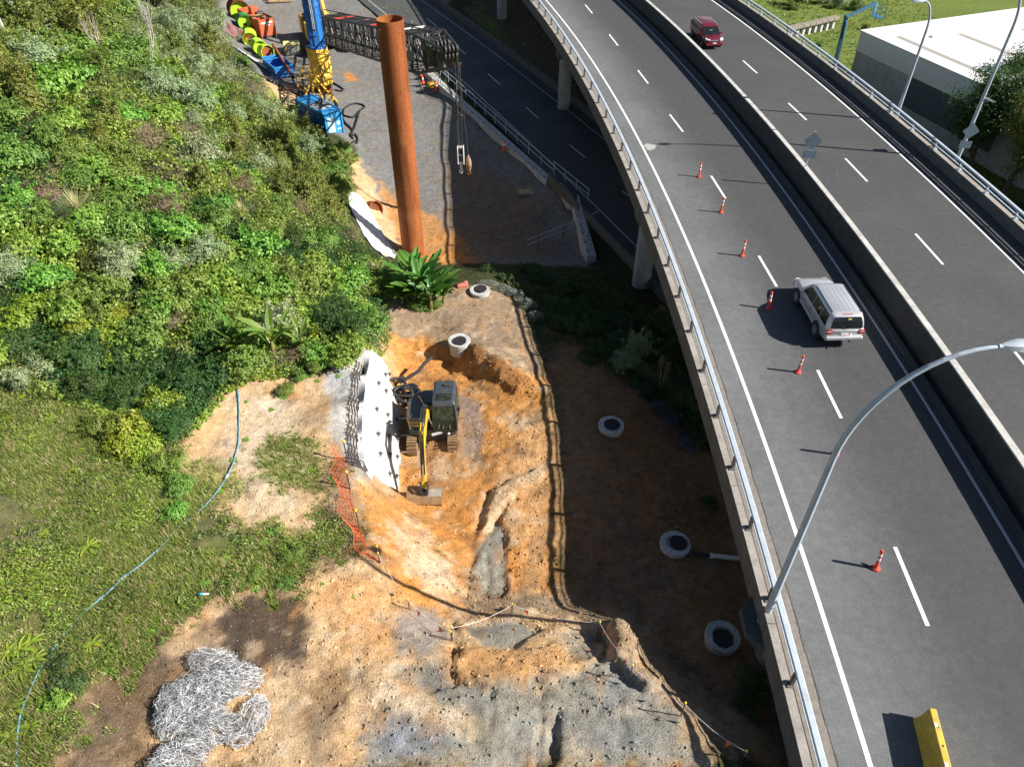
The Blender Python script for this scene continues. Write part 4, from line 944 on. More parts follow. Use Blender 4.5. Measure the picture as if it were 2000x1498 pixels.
# ------------------------------------------------------------------ piling site on the gravel pad
def rust(name, c1=(.16, .045, .015), c2=(.28, .085, .026), c3=(.40, .17, .045)):
    m, nt, b = _nodes(name); v = geopos(nt); vz = geopos(nt, (1.6, 1.6, .22))
    n1 = noise(nt, .9, 7, .65, vec=vz); n2 = noise(nt, 7, 6, .7, vec=v); n3 = noise(nt, .35, 3, .5, vec=v)
    c = ramp(nt, n1, [(.28, sc_(c1, .8)), (.5, c2), (.78, sc_(c2, 1.35))])
    c = mixc(nt, ramp(nt, n3, [(.58, (0, 0, 0)), (.72, (.7, .7, .7))]), c, c3)
    c = mixc(nt, 1.0, c, ramp(nt, n2, [(.3, (.74, .70, .68)), (.7, (1.2, 1.22, 1.25))]), 'MULTIPLY')
    nt.links.new(c, b.inputs['Base Color']); b.inputs['Roughness'].default_value = .85; b.inputs['Specular IOR Level'].default_value = .25
    bump(nt, b, n2, .25, .015); return m
M_RUST = rust('rusted_steel'); M_SEAM = rust('weld_seam', (.20, .075, .028), (.31, .12, .045), (.38, .18, .07)); M_GIRTH = rust('girth_weld', (.13, .04, .014), (.22, .07, .022), (.30, .11, .03)); M_RUSTD = rust('dark_rust', (.10, .035, .015), (.17, .06, .025), (.22, .09, .03))
M_BLUE = paint('site_blue', (.02, .16, .52), .42, var=.12, scale=1.5, dirt=.12, dirtc=(.10, .10, .11), coat=.2)
M_BLUE2 = paint('bright_blue', (.02, .28, .62), .45, var=.1, dirt=.06, dirtc=(.2, .25, .3))
M_YELLOW = paint('site_yellow', (.72, .42, .03), .5, var=.12, dirt=.18, dirtc=(.2, .14, .06))
M_TARPY = paint('yellow_sheeting', (.80, .50, .06), .45, var=.12, scale=1.2, bmp=.3)
M_BLACK = paint('black_paint', (.018, .018, .019), .5, var=.3, dirt=.15, dirtc=(.10, .09, .08))
M_DARKG = paint('dark_steel', (.06, .06, .06), .6, .3, .3, dirt=.25, dirtc=(.16, .13, .10))
M_OLIVE = paint('olive_plate', (.06, .065, .03), .6)
M_LIME = paint('lime_green', (.45, .74, .03), .5, var=.06, dirt=.05)
M_GREEN = paint('deep_green', (.03, .22, .05), .5, var=.1)
M_ORPNT = paint('orange_container', (.62, .12, .04), .55, var=.15, dirt=.2, dirtc=(.35, .12, .05))
M_TIMBER = paint('timber', (.46, .31, .16), .8, var=.25, scale=4)
M_REDM = paint('red_mesh', (.62, .06, .04), .6)
M_HOSE = paint('black_hose', (.02, .02, .021), .55, var=.2)
M_WHITEP = paint('white_paint', (.74, .74, .72), .5, var=.06, dirt=.15, dirtc=(.4, .33, .25))
M_ROPE = paint('wire_rope', (.10, .095, .09), .6, .5)
M_GREYL = paint('light_grey', (.40, .40, .40), .6)

# steel pile
pb = at(808, 495, -1.6); PH, PRr = 17.55, .885
t = thing('steel_pile', 'tall upright rust-brown steel tube pile standing on the pad', 'steel pile', (pb.x, pb.y, -1.75))
MB().lathe([(PRr, 0), (PRr, PH + .15), (PRr - .03, PH + .15), (PRr - .03, PH - 6), (0, PH - 6)], 64).build('shell', M_RUST, t, smooth=True)
for z in np.arange(2.3, PH, 2.42): MB().lathe([(PRr - .004, z - .012), (PRr + .007, z - .004), (PRr + .007, z + .004), (PRr - .004, z + .012)], 64).build('girth_weld', M_GIRTH, t, smooth=True)
a_s = radians(-62)
for k, z in enumerate(np.arange(0, PH - .1, 2.42)):
    a = a_s + (.03 if k % 2 else -.01); z1 = min(z + 2.4, PH)
    MB().box((PRr * cos(a), PRr * sin(a), (z + z1) / 2), (.016, .03, z1 - z - .03), Matrix.Rotation(a, 3, 'Z')).build('long_weld', M_SEAM, t)
for a in (radians(-135), radians(45), radians(-20)):
    MB().lathe([(0, 0), (.05, 0)], 12).build('lifting_hole', M_LAMPW if a < -2 else M_BLACKP, t).matrix_local = Matrix.Translation((PRr * 1.006 * cos(a), PRr * 1.006 * sin(a), PH - .35)) @ Matrix.Rotation(a, 4, 'Z') @ Matrix.Rotation(pi / 2, 4, 'Y')
# hammer rig: blue hydraulic hammer on a casing, wrapped in yellow sheeting
hb = at(635, 184, -1.0); g0 = gz(hb.x, hb.y)
t = thing('piling_hammer', 'tall blue hydraulic piling hammer with yellow wrapped sleeve on a rusty casing', 'piling hammer', (hb.x, hb.y, g0 - .1))
MB().lathe([(.88, 0), (.88, 1.6), (.82, 1.6), (.82, 0)], 40, close=True).build('casing_stub', M_RUSTD, t, smooth=True)
prof = []; 
sl = MB(); n_ = 40; Z = np.linspace(1.15, 4.95, 26); V = []
for i, z in enumerate(Z):
    for k in range(n_):
        a = 2 * pi * k / n_; r = 1.12 + .10 * sin(z * 3.4) * .5 + .05 * sin(5 * a + z * 2.1) + .035 * sin(11 * a - z * 5) + (.07 if 2.2 < z < 3.4 else 0) * cos(a * 3) - (.12 if i in (8, 16, 22) else 0) + random.uniform(-.025, .025)
        V.append((r * cos(a), r * sin(a), z))
sl.add(V, [(i * n_ + k, i * n_ + (k + 1) % n_, (i + 1) * n_ + (k + 1) % n_, (i + 1) * n_ + k) for i in range(len(Z) - 1) for k in range(n_)]); sl.build('wrapped_sleeve', M_TARPY, t)
MB().bar((.35, -1.14, 1.2), (.05, -1.14, 4.9), .12, .05).build('strap', M_BLACK, t)
MB().lathe([(.0, 4.8), (.98, 4.85), (.98, 5.1), (.80, 5.15), (.76, 9.0), (.86, 9.05), (.86, 9.35), (.74, 9.4), (.72, 15.5), (0, 15.5)], 12).build('hammer_body', M_BLUE, t, bevel=.03)
for a in (.3, 1.6, 2.9, 4.2, 5.4): MB().bar((.80 * cos(a), .80 * sin(a), 5.1), (.80 * cos(a), .80 * sin(a), 15), .16, .14).build('guide_rib', M_BLUE2 if a in (5.4,) else M_BLUE, t)
for z in (6.3, 7.6, 8.3, 10.6, 12.2): MB().lathe([(.80, z), (.86, z), (.86, z + .12), (.80, z + .12)], 16, close=True).build('clamp_band', M_BLUE, t)
for k, (x, y) in enumerate(((.1, -.86), (.26, -.84), (.40, -.80))): MB().tube([(x, y, 7.0), (x + .03, y - .05, 8.6), (x - .02, y, 11), (x, y, 15)], .05, 8).build('hydraulic_line', M_GREYL if k < 2 else M_BLACK, t, smooth=True)
# hoses from the hammer to the power pack
t = thing('hydraulic_hose', 'thick black hydraulic hoses looped on the gravel beside the blue power pack', 'hose', at(690, 240, -1.1))
for pts in ([(644,178),(648,190),(655,202),(660,212),(666,222),(672,236),(684,248),(690,256),(684,266),(690,272)], [(666,222),(676,226),(690,228),(696,222),(704,214),(713,208),(708,204),(694,203),(682,207),(672,214),(670,222)], [(696,226),(700,218),(703,214),(697,232),(692,250),(686,262)], [(688,265),(694,262),(699,270),(697,280)], [(650,165),(660,170),(672,178),(668,182),(655,180)]):
    P = [Vector(at(x, y, -1.05)) for x, y in pts]; P = [Vector((p.x, p.y, gz(p.x, p.y) + .10)) for p in P]
    Q_ = []
    for a, b in zip(P[:-1], P[1:]): Q_ += [a.lerp(b, k / 4) for k in range(4)]
    Q_ = [Q_[0]] + [(Q_[i - 1] + Q_[i] * 2 + Q_[i + 1]) / 4 for i in range(1, len(Q_) - 1)] + [P[-1]]
    MB().tube(Q_, .09, 8).build('hose', M_HOSE, t, world=True, smooth=True)
def oriented_box(a, b, depth, h, zb):
    """box standing on level zb: front bottom edge a-b, going back by depth"""
    u = (b - a); u.z = 0; L = u.length; u.normalize(); v = Vector((-u.y, u.x, 0)); 
    return u, v, L
# blue power pack container
a, b = at(641, 272, -1.1), at(672, 262, -1.1); u, v, L = oriented_box(a, b, 5, 2.6, -1.1); dep, hh = 5.6, 2.55
t = thing('power_pack', 'bright blue hydraulic power pack container at the edge of the bushes', 'power pack', (a.x, a.y, -1.15), math.atan2(u.y, u.x))
MB().box((L / 2, dep / 2, hh / 2 + .06), (L - .1, dep - .1, hh - .15)).build('body', M_BLUE2, t)
for x in (0, L):
    for y in (0, dep): MB().box((x, y, hh / 2), (.14, .14, hh)).build('corner_post', M_BLUE2, t, bevel=.01)
for z in (.07, hh):
    for y in (0, dep): MB().box((L / 2, y, z), (L - .14, .13, .13)).build('end_rail', M_BLUE2, t)
    for x in (0, L): MB().box((x, dep / 2, z), (.13, dep - .14, .13)).build('side_rail', M_BLUE2, t)
MB().box((L / 2, 2.3, hh - .0), (L - .3, 1.9, .12)).build('roof_grille', M_GREYL, t)
for k in range(4): MB().box((L / 2, 1.65 + k * .42, hh + .10), (L - .5, .10, .10)).build('roof_louvre', M_DARKG, t)
MB().box((L * .62, 2.9, hh + .14), (.5, .5, .2)).build('exhaust_box', M_BLACK, t, bevel=.03)
MB().box((L * .34, .045, hh * .5), (L * .42, .03, hh * .62)).build('louvre_panel', paint('pale_blue_print', (.30, .52, .62), .6, var=.5, scale=12), t)
for k in range(7): MB().box((L * .34, .026, hh * .25 + k * .22), (L * .40, .02, .07)).build('louvre_slat', M_WHITEP, t)
MB().lathe([(0, 0), (.20, 0)], 12).build('white_emblem', M_WHITEP, t).matrix_local = Matrix.Translation((L * .78, .040, hh * .52)) @ Matrix.Rotation(pi / 2, 4, 'X')
MB().box((L * .78, .040, hh * .28), (.42, .012, .13)).build('white_plate', M_WHITEP, t)
for k in range(3): MB().box((-.055, 1.1 + k * 1.7, hh * .5), (.03, 1.4, hh * .7)).build('side_panel', M_BLUE, t)
# orange container, open top, timber inside
a, b = at(512, 76, -.7), at(541, 70, -.7); u, v, L = oriented_box(a, b, 6, 2.4, -.7); dep, hh = 7.0, 2.3
t = thing('orange_container', 'orange open-top site container with white lettering band', 'container', (a.x, a.y, gz(a.x, a.y) - .02), math.atan2(u.y, u.x))
for nm, c, s in (('front_panel', (L / 2, .04, hh * .55), (L, .08, hh * .9)), ('rear_panel', (L / 2, dep, hh / 2), (L, .08, hh)), ('side_wall', (.04, dep / 2, hh / 2), (.08, dep - .1, hh)), ('side_wall', (L - .04, dep / 2, hh / 2), (.08, dep - .1, hh))): MB().box(c, s).build(nm, M_ORPNT, t)
for k in range(8): MB().box((-.03, .5 + k * .85, hh / 2), (.06, .1, hh - .1)).build('side_rib', M_ORPNT, t); 
MB().box((L / 2, dep * .36, hh - .25), (L - .2, dep * .62, .1)).build('deck_board', M_TIMBER, t)
for k in range(5): MB().box((L * .3 + .1 * k, 1.0 + .55 * k, hh - .08), (L * .8, .22, .12), Matrix.Rotation(.15 * (k - 2), 3, 'Z')).build('plank', M_TIMBER if k % 2 else M_ORPNT, t)
MB().box((L * .55, 4.2, hh + .2), (.9, 1.1, .9)).build('stored_crate', M_ORPNT, t, bevel=.03)
MB().box((L * .7, 3.0, hh + .05), (1.0, .8, .3)).build('dark_sack', M_DARKG, t, bevel=.1)
MB().box((L * .5, -.012, hh * .80), (L * .72, .014, .24)).build('lettering_band', M_WHITEP, t); MB().box((L * .56, -.012, hh * .66), (L * .28, .014, .16)).build('lettering_band', M_WHITEP, t)
MB().box((L / 2, -.008, hh * .40), (.03, .012, hh * .5)).build('door_seam', M_RUSTD, t)
MB().box((L / 2, .06, .10), (L, .10, .22)).build('foot_beam', M_DARKG, t)
# blue skip with a rusty tube lying in it
a, b = at(541, 160, -.85), at(576, 153, -.85); u, v, L = oriented_box(a, b, 4, 1.2, -.85); dep, hh = 4.4, 1.15
t = thing('blue_skip', 'open blue steel skip between the bushes and the hammer', 'skip', (a.x, a.y, gz(a.x, a.y)), math.atan2(u.y, u.x))
for nm, c, s in (('floor', (L / 2, dep / 2, .12), (L, dep, .08)), ('end_wall', (L / 2, .0, hh / 2), (L, .07, hh)), ('end_wall', (L / 2, dep, hh / 2), (L, .07, hh)), ('side_wall', (.0, dep / 2, hh / 2), (.07, dep - .1, hh)), ('side_wall', (L, dep / 2, hh / 2), (.07, dep - .1, hh))): MB().box(c, s).build(nm, M_BLUE, t)
for c, s in (((L / 2, -.0, hh + .02), (L + .14, .12, .1)), ((L / 2, dep, hh + .02), (L + .14, .12, .1)), ((0, dep / 2, hh + .02), (.12, dep - .13, .1)), ((L, dep / 2, hh + .02), (.12, dep - .13, .1)), ((L / 2, dep * .78, hh + .0), (L - .1, .09, .08))): MB().box(c, s).build('rim_bar', M_BLUE2, t)
MB().bar((.1, dep * .8, hh), (L * .7, dep - .1, hh), .08).build('brace', M_BLUE2, t)
tp = thing('steel_tube', 'rusty steel tube leaning across the blue skip', 'steel tube', at(555, 125, .5)); p0, p1 = at(533, 88, .9), at(573, 152, .5)
tm = MB(); tm.tube([p0, p1], .17, 16, caps=False); tm.tube([p0, p1], .13, 16, caps=False); tm.build('tube_wall', M_RUST, tp, world=True, smooth=True)
for k in (.3, .7): p_ = p0.lerp(p1, k); d_ = (p1 - p0).normalized() * .05; MB().tube([p_ - d_, p_ + d_], .19, 16).build('coupling', M_SEAM, tp, world=True, smooth=True)
# lime casing rings, green drum
def ring(px, py, r, w, tilt, rz, mats, label, name='casing_ring', z=-.6):
    p = at(px, py, z + r); t = thing(name, label, 'casing', (p.x, p.y, gz(p.x, p.y) + r * .92), 0, 'lime green casings')
    M = Matrix.Rotation(rz, 4, 'Z') @ Matrix.Rotation(tilt, 4, 'Y')
    o = MB().lathe([(r, -w / 2), (r, w / 2), (r * .93, w / 2), (r * .93, -w / 2)], 36, close=True).build('shell', mats[0], t, smooth=True); o.matrix_local = M
    o = MB().lathe([(0, w * .30), (r * .93, w * .30), (r * .93, w * .26), (0, w * .26)], 28).build('end_plate', mats[1], t); o.matrix_local = M
    o = MB().box((r * .35, 0, w * .33), (r * .35, r * .5, .02)).build('slot', M_BLACKP, t); o.matrix_local = M
    for k in range(4):
        a = k * pi / 2 + .4; o = MB().box((r * 1.02 * cos(a), r * 1.02 * sin(a), 0), (.06, .16, w * .8), Matrix.Rotation(a, 3, 'Z')).build('lug', mats[0], t); o.matrix_local = M
dirz = radians(-62)
ring(478, 50, .92, 1.5, pi / 2, dirz, (M_GREEN, M_LIME), 'dark green casing drum beside the orange container', z=-.6)
ring(488, 76, .88, 1.6, pi / 2 + .1, dirz - .2, (M_LIME, M_LIME), 'lime green casing with a dark slot, beside the red mesh')
ring(505, 93, .85, 1.5, pi / 2, dirz + .1, (M_LIME, M_LIME), 'middle lime green casing next to the red mesh')
ring(519, 103, .85, 1.2, pi / 2 - .1, dirz + .25, (M_LIME, M_RUST), 'lime green casing with rusty end near the blue skip')
ring(466, 22, 1.35, 2.2, pi / 2, dirz, (M_RUSTD, M_LIME), 'large rusty casing drum with lime green inside, behind the dark green one', z=-.5)
# red safety mesh and white tubes at the toe of the bushes
def mesh_fence(name, label, pts, h, mat, postmat, nx_, nz_, sag=.0, lean=0.0, cat='fence', r=.012, group=None):
    t = thing(name, label, cat, pts[0], 0, group); mb_ = MB()
    for a, b in zip(pts[:-1], pts[1:]):
        d = b - a; side = Vector((-d.y, d.x, 0)).normalized() * lean; n = max(2, int(nx_ * d.length))
        def q(i, k): 
            f = i / n; g = k / nz_; s_ = sag * sin(pi * f) * g
            return a + d * f + side * g + side * (.25 * sin(7 * f + 3 * g) * g) + Vector((0, 0, h * g - s_ + .05))
        for i in range(n + 1): mb_.tube([q(i, k) for k in range(nz_ + 1)], r, 3, caps=False)
        for k in range(nz_ + 1): mb_.tube([q(i, k) for i in range(n + 1)], r * (1.8 if k in (0, nz_) else 1), 3, caps=False)
    mb_.build('netting', mat, t, world=True, recalc=False)
    for p in pts: MB().cyl(p - Vector((0, 0, .2)), p + Vector((lean * .0, 0, h + .12)), .03, n=6).build('post', postmat, t, world=True)
    return t
P = [hit(430, 62), hit(455, 78), hit(482, 95), hit(512, 115)]
mesh_fence('safety_mesh', 'red safety mesh laid along the toe of the bushes beside the lime casings', [p + Vector((.6, .4, 0)) for p in P], 1.0, M_REDM, M_GALV, 6, 9, .2, .5, r=.02)
t = thing('tube_stack', 'stack of white scaffold tubes lying below the red mesh', 'tubes', hit(490, 112))
for k in range(9):
    o1, o2 = hit(455 + k * 2.5, 93 + k * 1.8), hit(512 + k * 1.2, 128 + k * 1.3)
    MB().cyl(o1 + Vector((0, 0, .15 + .07 * (k % 3))), o2 + Vector((0, 0, .2 + .06 * (k % 2))), .05, n=8).build('tube', M_WHITEP, t, world=True, smooth=True)
# yellow-lidded tool bin, yellow frames and stands
a = at(560, 110, -.8); t = thing('tool_bin', 'grey tool bin with pale yellow lid beside the blue skip', 'bin', (a.x, a.y, gz(a.x, a.y)), .25)
MB().box((.8, .8, .6), (1.9, 1.6, 1.2)).build('body', paint('bin_grey', (.22, .22, .23), .6), t, bevel=.03); MB().box((.8, .8, 1.26), (2.0, 1.7, .12)).build('lid', paint('pale_yellow', (.72, .62, .22), .5), t, bevel=.03)
for x in (.1, 1.5): MB().box((x, -.02, .6), (.1, .06, 1.0)).build('leg', M_YELLOW, t)
def frame_stand(name, label, base, w, d, h, mat, rz, splay=.0):
    t = thing(name, label, 'steel frame', base, rz); c = [(-w / 2, -d / 2), (w / 2, -d / 2), (w / 2, d / 2), (-w / 2, d / 2)]
    for x, y in c: MB().bar((x * (1 + splay), y * (1 + splay), 0), (x, y, h), .10).build('leg', mat, t)
    for z, k in ((h, 1), (h * .5, 1 + splay * .5), (.1, 1 + splay * .9)):
        for (x0, y0), (x1, y1) in zip(c, c[1:] + c[:1]): MB().bar((x0 * k, y0 * k, z), (x1 * k, y1 * k, z), .07).build('brace', mat, t)
    return t
p = at(598, 186, -1); frame_stand('lifting_frame', 'yellow tubular lifting cage standing left of the rusty casing', (p.x, p.y, gz(p.x, p.y)), 1.5, 1.2, 1.5, M_YELLOW, .3)
p = at(622, 205, -1); t3 = thing('pile_support_stand', 'yellow splayed support stand between the casing and the blue power pack', 'steel frame', (p.x, p.y, gz(p.x, p.y)))
for x, y in ((-1.6, -.8), (-.2, -1.4), (1.2, -1.6), (2.3, -.6)): MB().bar((x, y, 0), (-.2, .6, 2.4), .17).build('leg', M_YELLOW, t3)
MB().box((-.2, .6, 2.4), (.5, .5, .35)).build('head', M_YELLOW, t3, bevel=.04)
for k in range(3): MB().bar((1.0 + k * .3, -1.2 + .5 * k, .4 + .3 * k), (2.2 - .2 * k, -.8 + .4 * k, .5 + .3 * k), .12).build('brace', M_YELLOW, t3)
p = at(601, 150, -1); frame_stand('work_platform', 'small yellow step frame behind the wrapped hammer sleeve', (p.x, p.y, gz(p.x, p.y)), 1.0, .8, 1.0, M_YELLOW, .1)
t = thing('steel_offcuts', 'heap of dark and reddish steel offcuts at the toe of the bushes', 'scrap', hit(570, 200))
for k in range(16):
    c = hit(548 + random.random() * 60, 178 + random.random() * 34); a = random.uniform(0, pi); l = random.uniform(.6, 2.2); dv = Vector((cos(a), sin(a), random.uniform(-.1, .15))) * l / 2; c.z += .2 + random.random() * .2
    MB().bar(c - dv, c + dv, random.uniform(.08, .2)).build('offcut', random.choice([M_RUSTD, M_DARKG, paint('red_primer', (.30, .08, .06), .7), M_TIMBER]), t, world=True)
t = thing('black_sheet', 'crumpled black geotextile strip along the toe of the bushes', 'sheet', hit(560, 190))
sh = MB(); row = []
for i in range(15):
    f = i / 14; A_, B_ = hit(520 + f * 75, 158 + f * 36), hit(535 + f * 62, 150 + f * 36)
    row.append((A_ + Vector((0, 0, .12 + .1 * sin(i * 1.3))), A_.lerp(B_, .5) + Vector((0, 0, .35 + .12 * sin(i * 2.1))), B_ + Vector((0, 0, .12 + .08 * cos(i * 1.7)))))
for r0, r1 in zip(row[:-1], row[1:]):
    for k in range(2): sh.quad(r0[k], r0[k + 1], r1[k + 1], r1[k])
o = sh.build('sheet', M_BLACK, t, world=True, smooth=True); sm = o.modifiers.new('thick', 'SOLIDIFY'); sm.thickness = .03
# timber and crates at the top edge
for px, py, lab in ((548, 4, 'timber cradle with orange sheet at the top edge of the pad'), (410, 22, 'stack of sawn timber by the bushes at the top edge')):
    p = at(px, py, -.5); t = thing('timber_stack', lab, 'timber', (p.x, p.y, gz(p.x, p.y)), .3)
    for k in range(7): MB().box((random.uniform(-.2, .2), k * .34 - 1, .15 + .22 * (k % 3)), (3.6, .24, .2), Matrix.Rotation(random.uniform(-.1, .1), 3, 'Z')).build('beam', M_TIMBER, t)
    MB().box((.6, .4, .85), (1.6, 1.4, .08), Matrix.Rotation(.3, 3, 'X')).build('sheet', M_ORPNT, t)
# ---- crawler crane with black lattice boom
cb_ = at(636, 92, -.9); cz = gz(cb_.x, cb_.y); tip = at_d(882, 112, 61.0); root = Vector((cb_.x, cb_.y, cz + 2.6))
yaw = math.atan2(tip.y - root.y, tip.x - root.x)
t = thing('crawler_crane', 'crawler crane with long black lattice boom reaching behind the steel pile', 'crane', (cb_.x, cb_.y, cz), yaw)
Mw = Matrix.Rotation(-yaw, 3, 'Z'); loc = lambda p: Mw @ (Vector(p) - Vector((cb_.x, cb_.y, cz)))
for s in (-1, 1):
    tr = MB(); P = []
    for x, z in [(-3.6, .35), (-3.3, .05), (3.3, .05), (3.6, .35), (3.6, .8), (3.2, 1.1), (-3.2, 1.1), (-3.6, .8)]: P.append((x, z))
    tr.loft([[(x, s * 2.6 + y, z) for x, z in P] for y in (-.5, .5)]); o = tr.build('track_frame', M_DARKG, t)
    for k in range(18):
        x = -3.3 + k * .388; q = MB().box((x, s * 2.6, 1.13), (.30, 1.08, .09)).build('track_shoe', M_DARKG, o)
        if k in (0, 17): q.location = (0, 0, 0)
MB().box((0, 0, 1.0), (3.4, 4.4, .6)).build('car_body', M_BLACK, t, bevel=.05)
MB().box((-1.6, 0, 2.3), (6.6, 3.0, 1.7)).build('machinery_house', M_BLACK, t, bevel=.08)
MB().box((-1.2, -.9, 3.2), (3.6, 1.0, .25)).build('walkway', M_YELLOW, t)
MB().box((-4.6, 0, 2.0), (1.5, 3.8, 2.0)).build('counterweight', M_YELLOW, t, bevel=.06)
cabo = MB().box((1.6, -1.9, 2.6), (1.8, 1.1, 2.0)).build('cab', M_YELLOW, t, bevel=.08); MB().box((2.52, -1.9, 2.8), (.02, .9, 1.1)).build('cab_window', M_GLASS, cabo)
for s in (-1, 1):
    MB().bar((-.5, s * .8, 3.1), (-3.6, s * .7, 8.6), .34, .3).build('gantry_leg', M_YELLOW, t); MB().bar((-4.0, s * .8, 3.0), (-3.6, s * .7, 8.6), .26, .26).build('gantry_leg', M_BLACK, t)
MB().bar((-3.6, -.9, 8.6), (-3.6, .9, 8.6), .3).build('gantry_head', M_YELLOW, t)
for k in range(3): MB().cyl((-1.9 + k * 1.1, -1.0, 2.9), (-1.9 + k * 1.1, 1.0, 2.9), .38, n=16).build('winch_drum', M_DARKG, t, smooth=True)
R0_, T0_ = loc(root), loc(tip); ax = (T0_ - R0_); BLn = ax.length; ax.normalize(); sd_ = Vector((0, 1, 0)); upv = ax.cross(sd_).normalized() * -1
if upv.z < 0: upv = -upv
def bs(f):  # half width, half depth along the boom
    if f < .10: k = f / .10; return .55 + .75 * k, .35 + 1.1 * k
    if f > .90: k = (1 - f) / .10; return .62 + .68 * k, .55 + .9 * k
    return 1.30, 1.45
NB = 30; nod = []
for i in range(NB + 1):
    f = i / NB; w_, d_ = bs(f); c = R0_ + ax * BLn * f
    nod.append([c + sd_ * w_ * a + upv * d_ * b for a, b in ((-1, -1), (1, -1), (1, 1), (-1, 1))])
for k in range(4): MB().tube([n[k] for n in nod], .115, 8).build('chord', M_BLACK, t, smooth=True)
lac = MB(); lac2 = MB()
for i in range(NB):
    for k in range(4):
        l = (k + 1) % 4; A_, B_ = (nod[i][k], nod[i + 1][l]) if i % 2 else (nod[i][l], nod[i + 1][k])
        (lac if (i + k) % 5 else lac2).cyl(A_, B_, .072, n=5, caps=False); lac.cyl(nod[i][k], nod[i][l], .065, n=5, caps=False)
        if k in (1, 3): lac.cyl(nod[i][k], nod[i + 1][k].lerp(nod[i + 1][l], .5), .04, n=4, caps=False)
o = lac.build('lacing', M_BLACK, t, smooth=True); tag(o, kind='stuff'); o = lac2.build('worn_lacing', paint('worn_lacing', (.13, .13, .13), .5, .4, .4, 1.0, .4, (.30, .13, .05)), t, smooth=True); tag(o, kind='stuff')
for f in (.30, .62, .80):
    w_, d_ = bs(f); c = R0_ + ax * BLn * f; MB().bar(c + sd_ * w_ + upv * (d_ + .05), c - sd_ * w_ + upv * (d_ + .05), .16).build('section_beam', M_WHITEP if f == .80 else M_REDM, t)
for k in (.25, .45): MB().bar(R0_ + ax * BLn * .02 + sd_ * k + upv * 1.9, R0_ + ax * BLn * .93 + sd_ * k * .6 + upv * 1.55, .05).build('pendant', M_ROPE, t)
for s in (-1, 1):
    a0, a1, a2, a3 = [R0_ + ax * BLn * f + sd_ * s * .7 + upv * z for f, z in ((.90, -1.0), (.90, .9), (.985, .45), (.985, -.6))]
    MB().add([p + sd_ * e for e in (-.04, .04) for p in (a0, a1, a2, a3)], [(0, 1, 2, 3), (4, 7, 6, 5), (0, 4, 5, 1), (1, 5, 6, 2), (2, 6, 7, 3), (3, 7, 4, 0)]).build('head_plate', M_OLIVE, t)
for f, z in ((.965, .8), (.995, .1), (1.0, .55)):
    c = R0_ + ax * BLn * f + upv * z
    for y in (-.45, -.15, .15, .45): MB().tube([c + sd_ * (y - .05), c + sd_ * (y + .05)], .30, 20).build('sheave', M_DARKG, t, smooth=True)
    MB().bar(c - sd_ * .7, c + sd_ * .7, .16).build('sheave_pin', M_BLACK, t)
MB().box(R0_ + ax * BLn * .86 + sd_ * -1.34 + upv * -.2, (3.0, .03, .7), Matrix.Rotation(math.asin(max(-1, min(1, -ax.z))), 3, 'Y')).build('name_board', paint('blue_grey_board', (.09, .13, .17), .5), t)
# hook block, ball hook and falls (they hang from the boom: a thing of their own)
hk = tip + Vector((.35, -.2, 0)); zt_ = tip.z - .3
def down(py):  # level on the plumb line under the tip seen at photo row py
    lo, hi = -5.0, zt_
    for _ in range(40):
        m_ = (lo + hi) / 2; q = Vector((hk.x, hk.y, m_ - CAM_H)); y_ = 749 - FPX * (q.y * _U[1] + q.z * _U[2]) / (q.y * _F[1] + q.z * _F[2])
        if y_ > py: lo = m_
        else: hi = m_
    return lo
z0, z1 = down(285), down(332)
t = thing('hook_block', 'pale crane hook block hanging on wire ropes right of the pile', 'hook block', (hk.x, hk.y, z1))
hb_ = z0 - z1; HBm = M_WHITEP
for s in (-1, 1): MB().box((s * .24, 0, hb_ * .62), (.07, .5, hb_ * .72)).build('side_plate', HBm, t, bevel=.04)
for z in (.30, .62, .95): MB().box((0, 0, hb_ * z), (.44, .3, .10)).build('cross_pin', HBm, t)
MB().tube([(-.08, 0, hb_ * .62), (.08, 0, hb_ * .62)], .26, 20).build('sheave', M_DARKG, t, smooth=True)
MB().tube([(0, 0, hb_ * .28), (0, 0, .1), (.10, 0, -.12), (.02, 0, -.28), (-.14, 0, -.2), (-.17, 0, -.02)], [.10, .10, .11, .11, .08, .04], 10).build('hook', HBm, t, smooth=True)
for x, y in ((-.16, .1), (-.05, -.1), (.07, .1), (.17, -.1)): MB().cyl((x, y, hb_ * .7), (x * 1.6, y, zt_ - z1), .028, n=6).build('rope', M_ROPE, t)
z2 = down(341)
t = thing('ball_hook', 'rust-brown headache ball with ring hanging beside the hook block', 'hook', (hk.x + .62, hk.y, z2))
MB().lathe([(0, .30), (.10, .32), (.20, .50), (.24, .80), (.24, 1.05), (.19, 1.35), (.10, 1.52), (.06, 1.7), (0, 1.72)], 20).build('weight', paint('rusty_cream', (.36, .24, .14), .7, var=.3, dirt=.4, dirtc=(.18, .08, .04)), t, smooth=True)
MB().lathe([(.245, .72), (.255, .76), (.245, .80)], 20).build('seam', M_RUSTD, t, smooth=True)
MB().tube([(.13 * cos(a), 0, .14 + .13 * sin(a)) for a in np.linspace(0, 2 * pi, 14)[:-1]], .045, 8, closed=True).build('ring', M_RUST, t, smooth=True)
MB().cyl((0, 0, 1.7), (-.45, 0, zt_ - z2), .025, n=6).build('rope', M_ROPE, t)
MB().tube([(-.75, .05, down(185) - z2), (-.72, .05, down(218) - z2), (-.52, .05, down(222) - z2), (-.35, .05, down(216) - z2), (-.38, .05, down(175) - z2)], .03, 6).build('trip_line', M_ROPE, t); MB().box((-.45, 0, down(226) - z2), (.3, .12, .16)).build('trip_weight', M_GALVD, t, bevel=.03)
